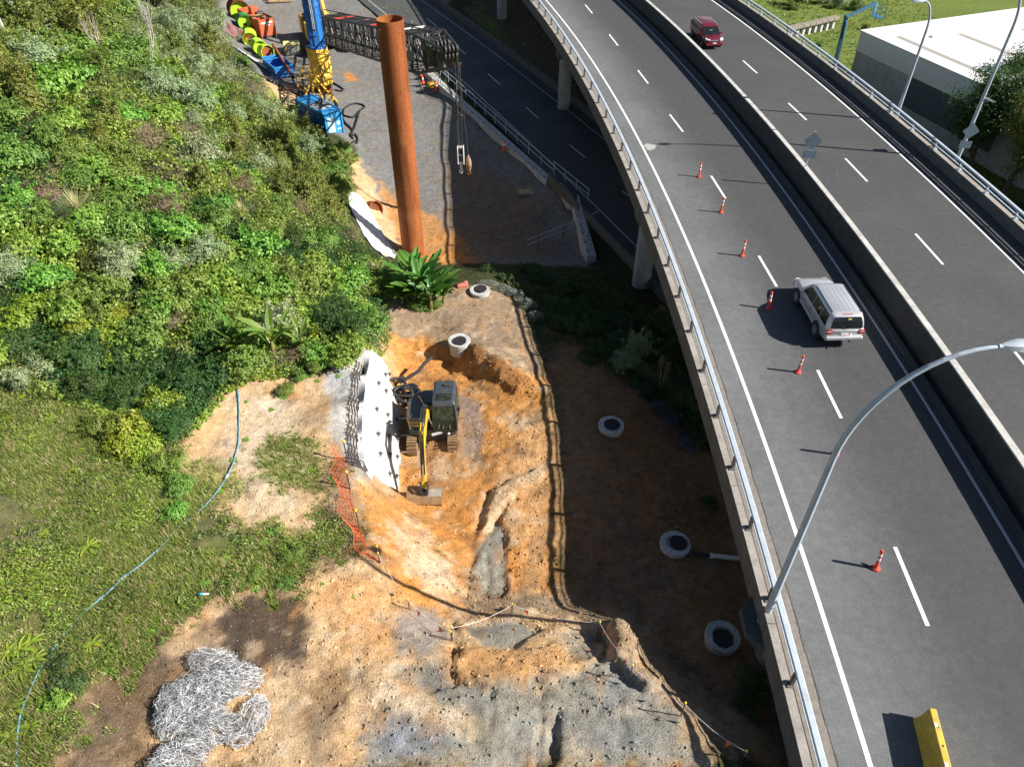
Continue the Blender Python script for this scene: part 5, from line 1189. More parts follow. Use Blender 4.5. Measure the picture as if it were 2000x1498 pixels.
# traffic cones on the pad, small generator
def cone(label, p, s=1.0):
    t = thing('traffic_cone', label, 'traffic cone', p, random.random(), 'traffic cones on the gravel pad')
    MB().box((0, 0, .03 * s), (.5 * s, .5 * s, .06 * s)).build('base', M_BLACKP if s < 1 else M_ORANGE, t, bevel=.01)
    MB().lathe([(.18 * s, .06 * s), (.04 * s, .92 * s), (0, .92 * s)], 16).build('cone', M_ORANGE, t, smooth=True)
    MB().lathe([(.118 * s, .46 * s), (.085 * s, .66 * s)], 16).build('white_band', M_WHITE, t, smooth=True)
def onpad(px, py): p = at(px, py, -1.2); return at(px, py, gz(p.x, p.y) + .02)
cone('orange traffic cone alone beside the block wall', onpad(985, 293)); cone('traffic cone next to the yellow generator', onpad(853, 177), 1.1); cone('traffic cone under the crane boom tip by the wall', onpad(826, 163), 1.0); cone('orange cone lying among tubes at the wall near the generator', onpad(822, 150), .9)
p = onpad(844, 172); t = thing('generator', 'small yellow portable generator beside the block wall', 'generator', p, .6)
MB().box((0, 0, .35), (.9, .6, .5)).build('housing', M_YELLOW, t, bevel=.06); MB().box((-.1, -.31, .35), (.4, .02, .25)).build('control_panel', M_BLACKP, t)
for x in (-.5, .5):
    for y in (-.32, .32): MB().cyl((x, y, 0), (x, y, .75), .025, n=6).build('frame_leg', M_BLACKP, t)
for y in (-.32, .32): MB().bar((-.5, y, .75), (.5, y, .75), .05).build('frame_bar', M_BLACKP, t)
t = thing('plywood_sheet', 'sheet of weathered plywood lying on the shaded gravel', 'board', onpad(1033, 374), .25)
MB().box((0, 0, .03), (1.9, 1.0, .03)).build('board', M_TIMBER, t); MB().box((.3, -.62, .02), (1.2, .12, .03), Matrix.Rotation(.1, 3, 'Z')).build('offcut', M_TIMBER, t)
# ------------------------------------------------------------------ earthworks in the middle of the picture
def shot_mat():
    m, nt, b = _nodes('shotcrete'); v = geopos(nt); n1 = noise(nt, 1.2, 6, .6, vec=v); n2 = noise(nt, 9, 6, .75, vec=v)
    c = ramp(nt, n1, [(.3, (.37, .38, .39)), (.7, (.50, .505, .51))]); c = mixc(nt, 1.0, c, ramp(nt, n2, [(.3, (.86, .86, .86)), (.6, (1.05, 1.05, 1.05))]), 'MULTIPLY')
    n4 = noise(nt, .8, 7, .7, vec=v, dist=.4); c = mixc(nt, ramp(nt, n4, [(.55, (0, 0, 0)), (.75, (.55, .55, .55))]), c, (.26, .19, .12))
    nt.links.new(c, b.inputs['Base Color']); b.inputs['Roughness'].default_value = .9; bump(nt, b, n2, .6, .04); return m
M_SHOT = shot_mat()
M_REBAR = paint('rebar', (.07, .06, .055), .8, var=.3)
TOPL = [(722,684,5.85),(711,735,6.0),(706,800,6.02),(704,860,6.02),(708,905,6.0),(722,938,5.5)]
FOOT = [(758,722,1.9),(777,780,1.85),(780,820,1.85),(782,860,1.9),(782,900,1.9),(772,958,2.0)]
def polyl(L, s):
    x = s * (len(L) - 1); i = min(int(x), len(L) - 2); f = x - i
    return at(*L[i]).lerp(at(*L[i + 1]), f)
def wallp(s, t, out=0.0):
    a, b = polyl(TOPL, s), polyl(FOOT, s); p = a.lerp(b, t)
    return p + Vector((.9, -.05, .32)) * (out + .10 * sin(pi * t) + .035 * sin(9 * s + 5 * t) + .02 * sin(31 * s) * sin(17 * t))
SW = thing('shotcrete_wall', 'bright white sprayed-concrete soil-nail wall beside the excavator', 'wall', polyl(FOOT, .5))
mb = MB(); nu, nw = 90, 34; V = []
for i in range(nu + 1):
    for k in range(nw + 1):
        s, t_ = i / nu, k / nw; V.append(wallp(s, t_, .10 + random.uniform(-.012, .012)))
    p = polyl(TOPL, i / nu); V.append(Vector((p.x - .18 - .10 * sin(i * .31) + .03 * sin(i * 1.9), p.y, gz(p.x - .2, p.y) + .02)))
n1_ = nw + 2
for i in range(nu):
    for k in range(nw): mb.f.append((i * n1_ + k, i * n1_ + k + 1, (i + 1) * n1_ + k + 1, (i + 1) * n1_ + k)); mb.m.append(0)
    mb.f.append((i * n1_ + nw + 1, i * n1_, (i + 1) * n1_, (i + 1) * n1_ + nw + 1)); mb.m.append(0)
mb.v = [tuple(v) for v in V]
o = mb.build('sprayed_face', M_SHOT, SW, world=True, smooth=True); 
nm = MB()
for a in range(3): nm.bar(Vector((0, 0, 0)), Vector((.16 * cos(a * 2.1), .16 * sin(a * 2.1), .0)), .035)
nm.cyl((0, 0, 0), (0, 0, .13), .035, n=8).box((0, 0, .02), (.15, .15, .03))
nsrc = None
for s, t_ in [(.20, .30), (.22, .52), (.21, .78), (.38, .28), (.40, .55), (.42, .80), (.56, .30), (.57, .56), (.59, .82), (.73, .32), (.74, .58), (.76, .84), (.90, .60), (.91, .85), (.10, .55), (.06, .8)]:
    p = wallp(s, t_, .13) - SW.location; R_ = Vector((.9, -.05, .32)).to_track_quat('Z', 'Y').to_euler()
    if nsrc is None: nsrc = nm.build('nail_head', M_REBAR, SW); nsrc.location = p; nsrc.rotation_euler = R_
    else: share(nsrc, 'nail_head', p, SW, tuple(R_))
for s in (.40, .56, .72): p = wallp(s, .96, .1); MB().cyl(p, p + Vector((.42, -.02, .06)), .045, n=10).build('weep_pipe', M_WHITEP, SW, world=True, smooth=True)
mb = MB()
for i in range(64):                      # ragged mesh reinforcement left standing along the top edge
    s = .10 + .84 * i / 63; p = polyl(TOPL, s) + Vector((-.12, 0, .02)); q = p + Vector((random.uniform(-.55, -.35), random.uniform(-.08, .08), random.uniform(.08, .14))); p.z = gz(p.x, p.y) + .05; q.z = gz(q.x, q.y) + .08; mb.tube([p + Vector((.2, 0, -.1)), p, q], .022, 4)
for off in (-.16, -.27, -.38, -.50):
    PT_ = [polyl(TOPL, .10 + .84 * i / 90) + Vector((off + .02 * sin(i * .9), 0, 0)) for i in range(91)]
    mb.tube([Vector((q.x, q.y, gz(q.x, q.y) + .07)) for q in PT_], .020, 4)
tag(mb.build('starter_mesh', M_REBAR, SW, world=True), kind='stuff')

# ---- excavator
M_EXY = paint('excavator_yellow', (.70, .46, .02), .45, var=.1, dirt=.25, dirtc=(.22, .14, .06), coat=.2)
M_EXG = paint('excavator_charcoal', (.040, .049, .060), .40, var=.12, scale=2, dirt=.12, dirtc=(.12, .10, .08), coat=.2)
M_CABG = paint('cab_glass', (.030, .040, .028), .25, var=.7, scale=3.5, spec=.15)
M_MUD = paint('muddy_track', (.20, .125, .06), .9, var=.35, scale=4, bmp=.5)
fe = at(845, 884, 2.12); ex = Vector((fe.x - .05, fe.y + 1.62, 0)); ez = min(gz(ex.x + dx, ex.y + dy) for dx in (-1, 1) for dy in (-1.5, 0, 1.5)) + .04
E = thing('excavator', 'compact yellow and charcoal excavator digging beside the white wall', 'excavator', (ex.x, ex.y, ez), radians(1.5)); E.scale = (1.1, 1.1, 1.1)
for s in (-1, 1):
    P = [(-1.55, .42), (-1.45, .16), (-1.15, .03), (1.15, .03), (1.45, .16), (1.55, .42), (1.40, .68), (1.1, .78), (-1.1, .78), (-1.40, .68)]
    o = MB().loft([[(s * .95 + x, y, z) for y, z in P] for x in (-.20, .20)]).build('track', M_MUD, E)
    for k in range(16):
        y = -1.25 + k * .167; MB().box((s * .95, y, .80), (.46, .12, .05)).build('track_shoe', M_MUD, o)
    for k in range(5):
        z = .12 + k * .16; MB().box((s * .95, -1.50 + (.10 if k in (0, 4) else 0), z), (.46, .06, .11)).build('track_shoe', M_MUD, o)
    for y in (-1.15, 1.15): MB().tube([(s * 1.16, y, .42), (s * 1.19, y, .42)], .28, 18).build('sprocket', M_DARKG, o, smooth=True)
MB().box((0, 0, .55), (1.5, 1.6, .35)).build('undercarriage', M_DARKG, E, bevel=.05)
MB().lathe([(0, .7), (.62, .7), (.62, .9), (0, .9)], 24).build('slew_ring', M_DARKG, E, smooth=True)
house = [(-1.14, -.62), (-1.02, -.92), (-.50, -1.02), (1.14, -.95), (1.18, .55), (.92, 1.05), (.3, 1.27), (-.45, 1.25), (-1.0, .95), (-1.18, .45)]
MB().prism(house, .92, 1.28).build('house_deck', M_EXG, E, bevel=.05)
bon = [(-1.12, -.55), (-.98, -.86), (-.36, -.90), (-.34, .2), (.95, .2), (1.1, .55), (.85, .98), (.28, 1.2), (-.42, 1.18), (-.96, .88), (-1.12, .42)]
MB().loft([[(x * k, y * k, z) for x, y in bon] for z, k in ((1.28, 1.0), (1.78, .99), (1.93, .92))]).build('engine_cover', M_EXG, E, smooth=True, bevel=.04)
MB().tube([(x * 1.005, y * 1.005, 1.50) for x, y in bon[:3] + []] , .03, 6).build('yellow_trim', M_EXY, E)
for pts in ([(-1.13, .42, 1.74), (-1.13, -.55, 1.74), (-.99, -.87, 1.70), (-.37, -.91, 1.70)], [(-.99, -.89, 1.32), (-.99, -.89, 1.72)], [(-.40, -.92, 1.72), (-.38, .1, 1.94), (-.62, .62, 1.94), (-.95, .86, 1.80)]): MB().tube([Vector(p) for p in pts], .028, 6).build('yellow_edge', M_EXY, E)
MB().box((-.16, .02, 1.45), (.36, .5, .6)).build('boom_bay', M_EXY, E, bevel=.03)
# cab
CB = lambda z, x0, x1, y0, y1: [(x0, y0, z), (x1, y0, z), (x1, y1, z), (x0, y1, z)]
cabm = MB(); cabm.loft([CB(1.2, .08, 1.22, -1.02, .72), CB(2.0, .08, 1.24, -1.04, .80), CB(2.75, .12, 1.16, -.82, .78), CB(2.84, .20, 1.08, -.70, .70)]); cab = cabm.build('cab', M_EXG, E, bevel=.06, seg=3)
def pane(nm, P): MB().add(P, [(0, 1, 2, 3)]).build(nm, M_CABG, cab)
MB().add([(.18, -1.062, 1.40), (1.12, -1.062, 1.40), (1.12, -1.066, 2.0), (.18, -1.066, 2.0), (1.05, -.872, 2.66), (.22, -.872, 2.66)], [(0, 1, 2, 3), (3, 2, 4, 5)]).build('front_window', M_CABG, cab)
pane('lower_window', [(.26, -1.055, 1.22), (1.04, -1.055, 1.22), (1.05, -1.07, 1.34), (.25, -1.07, 1.34)])
pane('roof_hatch', [(.34, -.62, 2.853), (.92, -.62, 2.853), (.92, -.28, 2.853), (.34, -.28, 2.853)])
pane('side_window', [(1.262, -.85, 1.75), (1.262, .5, 1.75), (1.19, .5, 2.62), (1.19, -.68, 2.62)])
MB().tube([(.32, -.66, 2.86), (.94, -.66, 2.86), (.94, -.24, 2.86), (.32, -.24, 2.86)], .022, 6, closed=True).build('hatch_frame', M_BLACKP, cab)
for x in (.13, 1.18): MB().tube([(x, -1.06, 1.30), (x, -1.07, 2.0), (.17 if x < .5 else 1.11, -.86, 2.7)], .03, 6).build('window_frame', M_BLACKP, cab)
MB().bar((.13, -1.07, 1.36), (1.18, -1.07, 1.36), .06).build('window_frame', M_BLACKP, cab); MB().bar((.65, -1.085, 1.4), (.80, -.98, 2.0), .02).build('wiper', M_BLACKP, cab)
for k, (a, b) in enumerate((((.34, -1.09, 1.5), (.5, -.98, 2.1)), ((.55, -1.09, 1.45), (.62, -1.02, 1.8)), ((.86, -1.09, 1.45), (.92, -1.0, 2.0)))): MB().bar(a, b, .03).build('control_lever', paint('cab_interior', (.16, .19, .12), .6), cab)
MB().box((.75, .35, 2.88), (.32, .16, .10)).build('roof_box', M_EXG, cab, bevel=.03); MB().box((1.30, -.62, 2.25), (.10, .06, .26)).build('mirror', M_BLACKP, cab, bevel=.02)
MB().bar((1.1, -.6, 2.2), (1.3, -.62, 2.25), .03).build('mirror_arm', M_BLACKP, cab)
MB().bar((1.17, -.95, 1.25), (1.19, .55, 1.28), .05, .09).build('sill_stripe', M_EXY, E)
MB().tube([(.8, -1.06, 1.12), (.8, -1.10, 1.12)], .06, 12).build('work_light', M_LAMPW, E); MB().box((.25, -1.12, 1.18), (.5, .06, .12), Matrix.Rotation(.35, 3, 'Z')).build('step_plate', M_GREYL, E)
# boom, stick, bucket (plane x = bx)
bx = -.16
def plate_arm(nm, pts, w, mat):
    """closed plate profile in the y-z plane, width w"""
    n = len(pts); V = [(bx - w / 2, y, z) for y, z in pts] + [(bx + w / 2, y, z) for y, z in pts]
    return MB().add(V, [tuple(range(n)), tuple(range(2 * n - 1, n - 1, -1))] + [(k, n + k, n + (k + 1) % n, (k + 1) % n) for k in range(n)]).build(nm, mat, E, bevel=.02)
plate_arm('boom', [(-.10, 1.15), (-.32, 1.05), (-1.35, 2.35), (-1.9, 2.72), (-3.25, 2.62), (-3.38, 2.80), (-3.25, 2.95), (-1.85, 3.14), (-1.25, 2.90), (-.62, 2.15)], .26, M_EXY)
plate_arm('stick', [(-3.02, 3.28), (-3.10, 3.02), (-3.20, 2.72), (-4.02, .92), (-4.12, .82), (-4.22, .92), (-3.58, 2.66), (-3.36, 3.12), (-3.14, 3.34)], .22, M_EXY)
def ram(p0, p1, r, k=.55):
    p0, p1 = Vector(p0), Vector(p1); m_ = p0.lerp(p1, k); MB().cyl(p0, m_, r, n=12).build('ram_cylinder', M_BLACK, E, smooth=True); MB().cyl(m_, p1, r * .6, n=10).build('ram_rod', M_CHROME, E, smooth=True)
for s in (-1, 1): ram((bx + s * .22, -.75, 1.12), (bx + s * .22, -1.75, 2.78), .065)
ram((bx, -1.75, 3.22), (bx, -3.10, 3.30), .07); ram((bx, -3.42, 2.98), (bx, -4.12, 1.35), .06)
for k, x in enumerate((-.10, .0, .10)): MB().tube([(bx + x, -.35, 1.7), (bx + x, -.9, 2.75), (bx + x, -1.6, 3.30), (bx + x, -2.5, 3.28), (bx + x * .8, -3.15, 3.45), (bx + x * .8, -3.55, 2.85), (bx + x * .7, -4.0, 1.6)], .022, 6).build('hydraulic_line', M_HOSE, E, smooth=True)
MB().box((bx, -1.4, 3.05), (.12, .9, .05), Matrix.Rotation(-.35, 3, 'X')).build('boom_decal', M_EXG, E)
MB().bar((bx - .14, -4.08, 1.25), (bx - .14, -4.42, .98), .06, .12).build('bucket_link', M_BLACK, E); MB().bar((bx + .14, -4.08, 1.25), (bx + .14, -4.42, .98), .06, .12).build('bucket_link', M_BLACK, E)
MB().box((bx, -4.25, .80), (.34, .42, .26)).build('quick_coupler', M_BLACK, E, bevel=.03)
bw = 1.55; bp = [(-3.85, .72), (-4.55, .74), (-4.75, .52), (-4.70, .20), (-4.45, -.02), (-3.95, -.08)]
def bu(y, z): return (y, z)
bk = MB(); V = []
for x in (bx - bw / 2, bx + bw / 2):
    for y, z in bp: V.append((x, y, z))
n = len(bp); bk.add(V, [(k, k + 1, n + k + 1, n + k) for k in range(n - 1)] + [tuple(range(n)), tuple(range(2 * n - 1, n - 1, -1))])
o = bk.build('bucket', paint('bucket_steel', (.24, .135, .06), .7, .15, .3, 2.5, .3, (.30, .22, .14)), E); sm = o.modifiers.new('thick', 'SOLIDIFY'); sm.thickness = .03
MB().bar((bx - bw / 2, -3.93, -.09), (bx + bw / 2, -3.93, -.09), .16, .03).build('cutting_edge', M_GALVD, E); MB().box((bx + bw * .28, -4.30, .752), (bw * .40, .42, .02)).build('worn_plate', paint('worn_plate', (.34, .30, .26), .6, .2, .25), E); 
for s in (-1, 1): MB().box((bx + s * .16, -4.2, .78), (.05, .5, .22)).build('bucket_ear', M_DARKG, E)

# ---- black corrugated hose heap behind the excavator
hc = at(790, 772, 2.3); t = thing('hose_coil', 'heap of black corrugated drainage hose between the wall and the excavator', 'hose', (hc.x, hc.y, gz(hc.x, hc.y)))
for k in range(9):
    c = Vector((random.uniform(-.45, .35), random.uniform(-.35, .45), .25 + .10 * k)); r1, r2 = random.uniform(.45, .8), random.uniform(.35, .65); tx, ty, ph = random.uniform(-.6, .6), random.uniform(-.5, .5), random.uniform(0, 6); n = 44; pts = []
    for i in range(n):
        a = ph + 2 * pi * i / n * random.choice([.86]); x, y = r1 * cos(a), r2 * sin(a); pts.append(c + Vector((x, y, max(-.1, tx * x + ty * y) * .7)))
    MB().tube(pts, [.085 + .012 * (i % 2) for i in range(n)], 8).build('corrugated_hose', M_HOSE, t)
MB().tube([(-.3, .7, .9), (.2, 1.1, 1.0), (.7, 1.5, 1.1), (1.0, 2.0, 1.25), (1.35, 2.5, 1.3)], [.09, .1, .1, .1, .1], 8).build('corrugated_hose', M_HOSE, t)
MB().tube([(-.95, -.6, .1), (-1.0, -.5, 1.1), (-.95, .3, 1.25), (-.7, .9, 1.0), (-.1, 1.2, .9)], .07, 8).build('frame_hoop', M_BLACK, t, smooth=True)

# ---- manhole risers
M_MH = concrete('precast_ring', (.47, .47, .455), .4)
M_LID = paint('cast_iron_lid', (.016, .015, .015), .75, .2, .3, 6, .2, (.07, .05, .035))
def manhole(label, px, py, h, skirt, lo=.12, lid=None):
    p0 = at(px, py, 2.5)
    for _ in range(6): p0 = at(px, py, gz(p0.x, p0.y) + h)
    t = thing('manhole_riser', label, 'manhole', (p0.x, p0.y, p0.z - h - .15), random.random() * 6, 'concrete manhole risers'); H_ = h + .15
    MB().lathe([(.58, 0), (.60, H_ - .24), (.66, H_ - .24), (.67, H_ - .02), (.65, H_), (.40, H_), (.40, H_ - .1), (0, H_ - .1)], 40).build('riser', M_MH, t, smooth=True)
    MB().lathe([(.40, H_ + .003), (.40, H_ + .06), (.36, H_ + .06), (.34, H_ + .045), (0, H_ + .045)], 8 if skirt else 32, (lo, .05, 0)).build('lid', lid or M_LID, t)
    for a in (.5, 2.6, 4.7): MB().lathe([(0, 0), (.035, 0)], 10, (.55 * cos(a), .55 * sin(a), H_ + .004)).build('lifting_eye', M_BLACKP, t)
    return t
manhole('low manhole riser at the far edge of the bench near the banana palm', 937, 566, .30, False)
manhole('tall white manhole riser standing half dug out above the orange pit', 897, 664, .78, False)
manhole('manhole riser in the shade beside the long grass', 1194, 829, .40, False, .02)
manhole('shaded manhole riser with the white drain pipe beside it', 1319, 1060, .32, True)
manhole('nearest manhole riser in the shade, left of the lamp post foot', 1412, 1241, .60, True)
# drain pipe, cable box
a, b, c = hit(1352, 1082), hit(1387, 1089), hit(1490, 1106)
t = thing('drain_pipe', 'white drain pipe with black end running under the viaduct parapet', 'pipe', a); up = Vector((0, 0, .16))
MB().tube([b + up, c + up + Vector((0, 0, .25))], .10, 16).build('white_pipe', M_WHITEP, t, world=True, smooth=True); MB().tube([a + up * .6, b + up], .09, 12).build('black_pipe', M_BLACKP, t, world=True, smooth=True); MB().tube([b.lerp(c, -.02) + up, b.lerp(c, .03) + up], .12, 16).build('socket', M_WHITEP, t, world=True, smooth=True)
p = hit(1447, 1022); t = thing('cable_box', 'pale concrete cable box tucked beside the viaduct', 'utility box', p, .3)
MB().box((0, 0, .4), (.6, .6, .9)).build('box', M_MH, t, bevel=.03); MB().box((0, 0, .88), (.66, .66, .08)).build('lid', M_MH, t, bevel=.02)
t = thing('rubble_bag', 'faded red sack lying by the far manhole', 'sack', hit(903, 560), .2); MB().box((0, 0, .12), (.75, .45, .26)).box((.25, .1, .22), (.3, .3, .16)).build('sack', paint('faded_red', (.55, .16, .12), .8, var=.2), t, bevel=.1, seg=3)

# ---- white ground sheet on the slope by the pile
Lf = [(680,381),(683,405),(697,432),(712,462),(728,484),(748,500),(771,507)]; Rt = [(688,379),(704,388),(722,412),(736,440),(748,462),(761,480),(774,502)]
t = thing('ground_sheet', 'white polythene sheet pegged over the slope left of the steel pile', 'sheet', hit(725, 450)); sh = MB(); V = []
def pl(L, s): x = s * (len(L) - 1); i = min(int(x), len(L) - 2); f = x - i; return (L[i][0] + (L[i + 1][0] - L[i][0]) * f, L[i][1] + (L[i + 1][1] - L[i][1]) * f)
nu, nw = 46, 16
for i in range(nu + 1):
    A_, B_ = hit(*pl(Lf, i / nu)), hit(*pl(Rt, i / nu))
    for k in range(nw + 1):
        q = A_.lerp(B_, k / nw); V.append((q.x, q.y, gz(q.x, q.y) + .10 + .07 * sin(i * .9 + k * .35) * sin(k * .5 + i * .2) + random.uniform(0, .02) + .12 * (k / nw) ** 3))
sh.add(V, [(i * (nw + 1) + k, i * (nw + 1) + k + 1, (i + 1) * (nw + 1) + k + 1, (i + 1) * (nw + 1) + k) for i in range(nu) for k in range(nw)])
o = sh.build('sheet', paint('polythene', (.76, .77, .78), .4, var=.04), t, world=True, smooth=True); sm = o.modifiers.new('thick', 'SOLIDIFY'); sm.thickness = .012
edge = [hit(*pl(Rt, i / 30)) + Vector((0, 0, .22)) for i in range(31)]; MB().tube(edge, .05, 6).build('rolled_edge', M_GREYL, t, world=True, smooth=True)
# ---- dark bored casing mouth in the bank beside the pile
p = hit(731, 410); t = thing('casing_mouth', 'rusty casing ring half buried in the orange bank beside the pile', 'casing', p)
o = MB().lathe([(.75, -.5), (.75, .3), (.68, .3), (.68, -.5)], 32, close=True).build('ring', M_RUST, t, smooth=True); o.rotation_euler = (0, radians(70), radians(-35)); o = MB().lathe([(0, 0), (.68, 0)], 28).build('shadowed_bore', M_RUSTD, t); o.rotation_euler = (0, radians(70), radians(-35))

# ---- blue hose on the grass
hp = [(457,722),(463,745),(467,780),(467,830),(465,870),(458,900),(446,930),(420,968),(390,998),(350,1030),(310,1075),(272,1108),(245,1128),(212,1158),(180,1184),(150,1212),(118,1250),(90,1290),(65,1340),(48,1380),(36,1430),(32,1510)]
P = [hit(*q) for q in hp]; Q_ = []
for i in range(len(P) - 1):
    p0, p1, p2, p3 = P[max(i - 1, 0)], P[i], P[i + 1], P[min(i + 2, len(P) - 1)]
    for k in range(10):
        f = k / 10; Q_.append(.5 * ((2 * p1) + (-p0 + p2) * f + (2 * p0 - 5 * p1 + 4 * p2 - p3) * f * f + (-p0 + 3 * p1 - 3 * p2 + p3) * f ** 3))
Q_ = [Vector((q.x, q.y, gz(q.x, q.y) + .055 + .03 * sin(q.y * 1.3))) for q in Q_]
t = thing('water_hose', 'long pale blue water hose winding down the grass', 'hose', P[10]); MB().tube(Q_, .027, 8).build('hose', paint('hose_blue', (.14, .30, .40), .55, var=.2), t, world=True, smooth=True)
for k in (60, 120): MB().tube(Q_[k:k + 3], .06, 8).build('coupling', M_GALV, t, world=True, smooth=True)
p = hit(406, 1160); t = thing('survey_peg', 'small blue-topped white survey peg at the grass edge', 'peg', p); o = MB().box((0, 0, .18), (.06, .06, .42)).build('peg', M_WHITEP, t); MB().box((0, 0, .33), (.066, .066, .14)).build('painted_top', M_BLUE2, t)
for o in (t,): o.rotation_euler = (.5, -.5, 0)

# ---- orange mesh fence and bunting
M_NET = paint('orange_mesh', (.85, .14, .05), .6, var=.05); M_YCAP = paint('yellow_cap', (.85, .60, .03), .5)
fp = [hit(678, 895), hit(684, 955), hit(702, 1030), hit(742, 1098)]
FN = mesh_fence('mesh_fence', 'sagging orange plastic mesh fence along the bench edge above the wall', fp, .95, M_NET, M_REBAR, 6, 8, .40, -.55, r=.008)
for p in fp: MB().lathe([(0, 0), (.06, .0), (.06, .07), (.03, .11), (0, .11)], 10, (p.x, p.y, p.z + 1.05)).build('safety_cap', M_YCAP, FN, world=True)
M_FLAG = paint('orange_flag', (.85, .12, .04), .6, var=.08)
def bunting(label, stakes, flags, h=.85):
    t = thing('bunting_line', label, 'bunting', hit(*stakes[0])); B_ = [hit(*s) for s in stakes]
    for p in B_:
        MB().cyl(p - Vector((0, 0, .2)), p + Vector((0, 0, h + .08)), .022, n=6).build('stake', M_REBAR, t, world=True); MB().lathe([(0, 0), (.036, 0), (.036, .05), (.02, .07), (0, .07)], 10, (p.x, p.y, p.z + h + .06)).build('safety_cap', M_YCAP, t, world=True)
    for a, b in zip(B_[:-1], B_[1:]):
        L = (b - a).length; n = max(4, int(L * 2)); pts = [a.lerp(b, i / n) + Vector((0, 0, h - .25 * sin(pi * i / n))) for i in range(n + 1)]
        for q in pts: q.z = max(q.z, gz(q.x, q.y) + .12)
        MB().tube(pts, .008, 4).build('cord', M_WHITEP, t, world=True); d = (b - a).normalized(); m_ = max(1, int(L / .85))
        for k in range(m_):
            f = (k + .5) / m_; x = f * n; i = min(int(x), n - 1); q = pts[i].lerp(pts[i + 1], x - i); j = Vector((random.uniform(-.12, .12), random.uniform(-.12, .12), 0))
            MB().add([q - d * .10, q + d * .10, q + Vector((0, 0, -.24)) + j], [(0, 1, 2)]).build('flag', M_FLAG, t, world=True)
    return t
bunting('orange flag bunting strung along the crest of the near rock bench', [(884,1250),(1000,1205),(1168,1240),(1230,1325),(1330,1398),(1446,1490)], 0)
bunting('short orange flag bunting leading from the mesh fence to the stake', [(742,1100),(800,1190),(882,1252)], 0, .6)

# ---- bundle of galvanised gabion wire
M_WIRE = paint('galvanised_wire', (.60, .61, .62), .55, .3, .12, 3); M_WIRED = paint('dull_wire', (.16, .16, .165), .6, .5, .2)
def wire_heap(name, label, lumps, n, cat, mat, parts='wire_netting', r=.010, inner=True):
    c0 = hit(*lumps[0][0]); t = thing(name, label, cat, c0); mbs = [MB(), MB()]
    L_ = []
    for (px, py), rx, ry, rz_ in lumps: p = hit(px, py); L_.append((p, rx, ry, rz_))
    for k in range(n):
        p, rx, ry, rz_ = random.choices(L_, [l[1] * l[2] for l in L_])[0]
        ax_ = Vector((random.gauss(0, 1), random.gauss(0, 1), random.gauss(0, .6))).normalized(); e1 = ax_.orthogonal().normalized(); e2 = ax_.cross(e1); a0 = random.uniform(0, 6.28); span = random.uniform(.8, 2.6); sh_ = random.uniform(-.6, .6); rad = random.uniform(.80, 1.0); m = int(8 + span * 9); pts = []
        fr = random.uniform(9, 20); amp = random.uniform(.03, .07); ph = random.random() * 6
        for i in range(m):
            a = a0 + span * i / m; d = (e1 * cos(a) + e2 * sin(a)) * math.sqrt(max(0, 1 - sh_ * sh_)) + ax_ * sh_
            q = d * (rad + .10 * sin(4 * a0 + d.x * 5) * sin(d.y * 6 + 2) + amp * sin(fr * a + ph)); z = q.z * rz_ + .15
            w_ = Vector((p.x + q.x * rx, p.y + q.y * ry, 0)); pts.append(Vector((w_.x, w_.y, gz(w_.x, w_.y) + max(.02, abs(z)))))
        mbs[0 if random.random() < .75 else 1].tube(pts, r, 3, caps=False)
    tag(mbs[0].build(parts, mat, t, world=True, recalc=False), kind='stuff'); tag(mbs[1].build('dull_' + parts, M_WIRED, t, world=True, recalc=False), kind='stuff')
    return t
wire_heap('wire_mesh_bundle', 'crumpled heap of galvanised gabion wire netting on the bare soil', [((380,1380),1.10,.95,.60),((420,1297),.85,.48,.5),((460,1330),.95,.62,.55),((348,1402),.7,.8,.45),((497,1398),.5,.7,.28),((428,1425),.85,.55,.42),((472,1440),.5,.42,.22),((415,1350),.9,.65,.66),((395,1450),.6,.4,.32)], 2300, 'wire netting', M_WIRE, r=.0052)
wire_heap('wire_mesh_roll', 'smaller roll of galvanised wire netting cut by the bottom edge', [((360,1478),.8,.5,.45),((330,1500),.6,.4,.5)], 420, 'wire netting', M_WIRE, r=.0052)
wire_heap('shade_netting', 'grey-green netting heaped along the bench edge by the far manhole', [((985,568),.8,.4,.35),((1010,580),.7,.4,.4),((1030,600),.7,.6,.5),((1048,622),.5,.5,.4),((955,556),.7,.3,.2)], 420, 'netting', paint('grey_net', (.20, .23, .19), .7), r=.009)
wire_heap('torn_netting', 'torn dark blue-grey netting below the pampas grass', [((1290,800),.6,.5,.4),((1310,820),.7,.6,.3),((1345,870),.5,.8,.25)], 240, 'netting', paint('bluegrey_net', (.13, .15, .19), .7), r=.009)

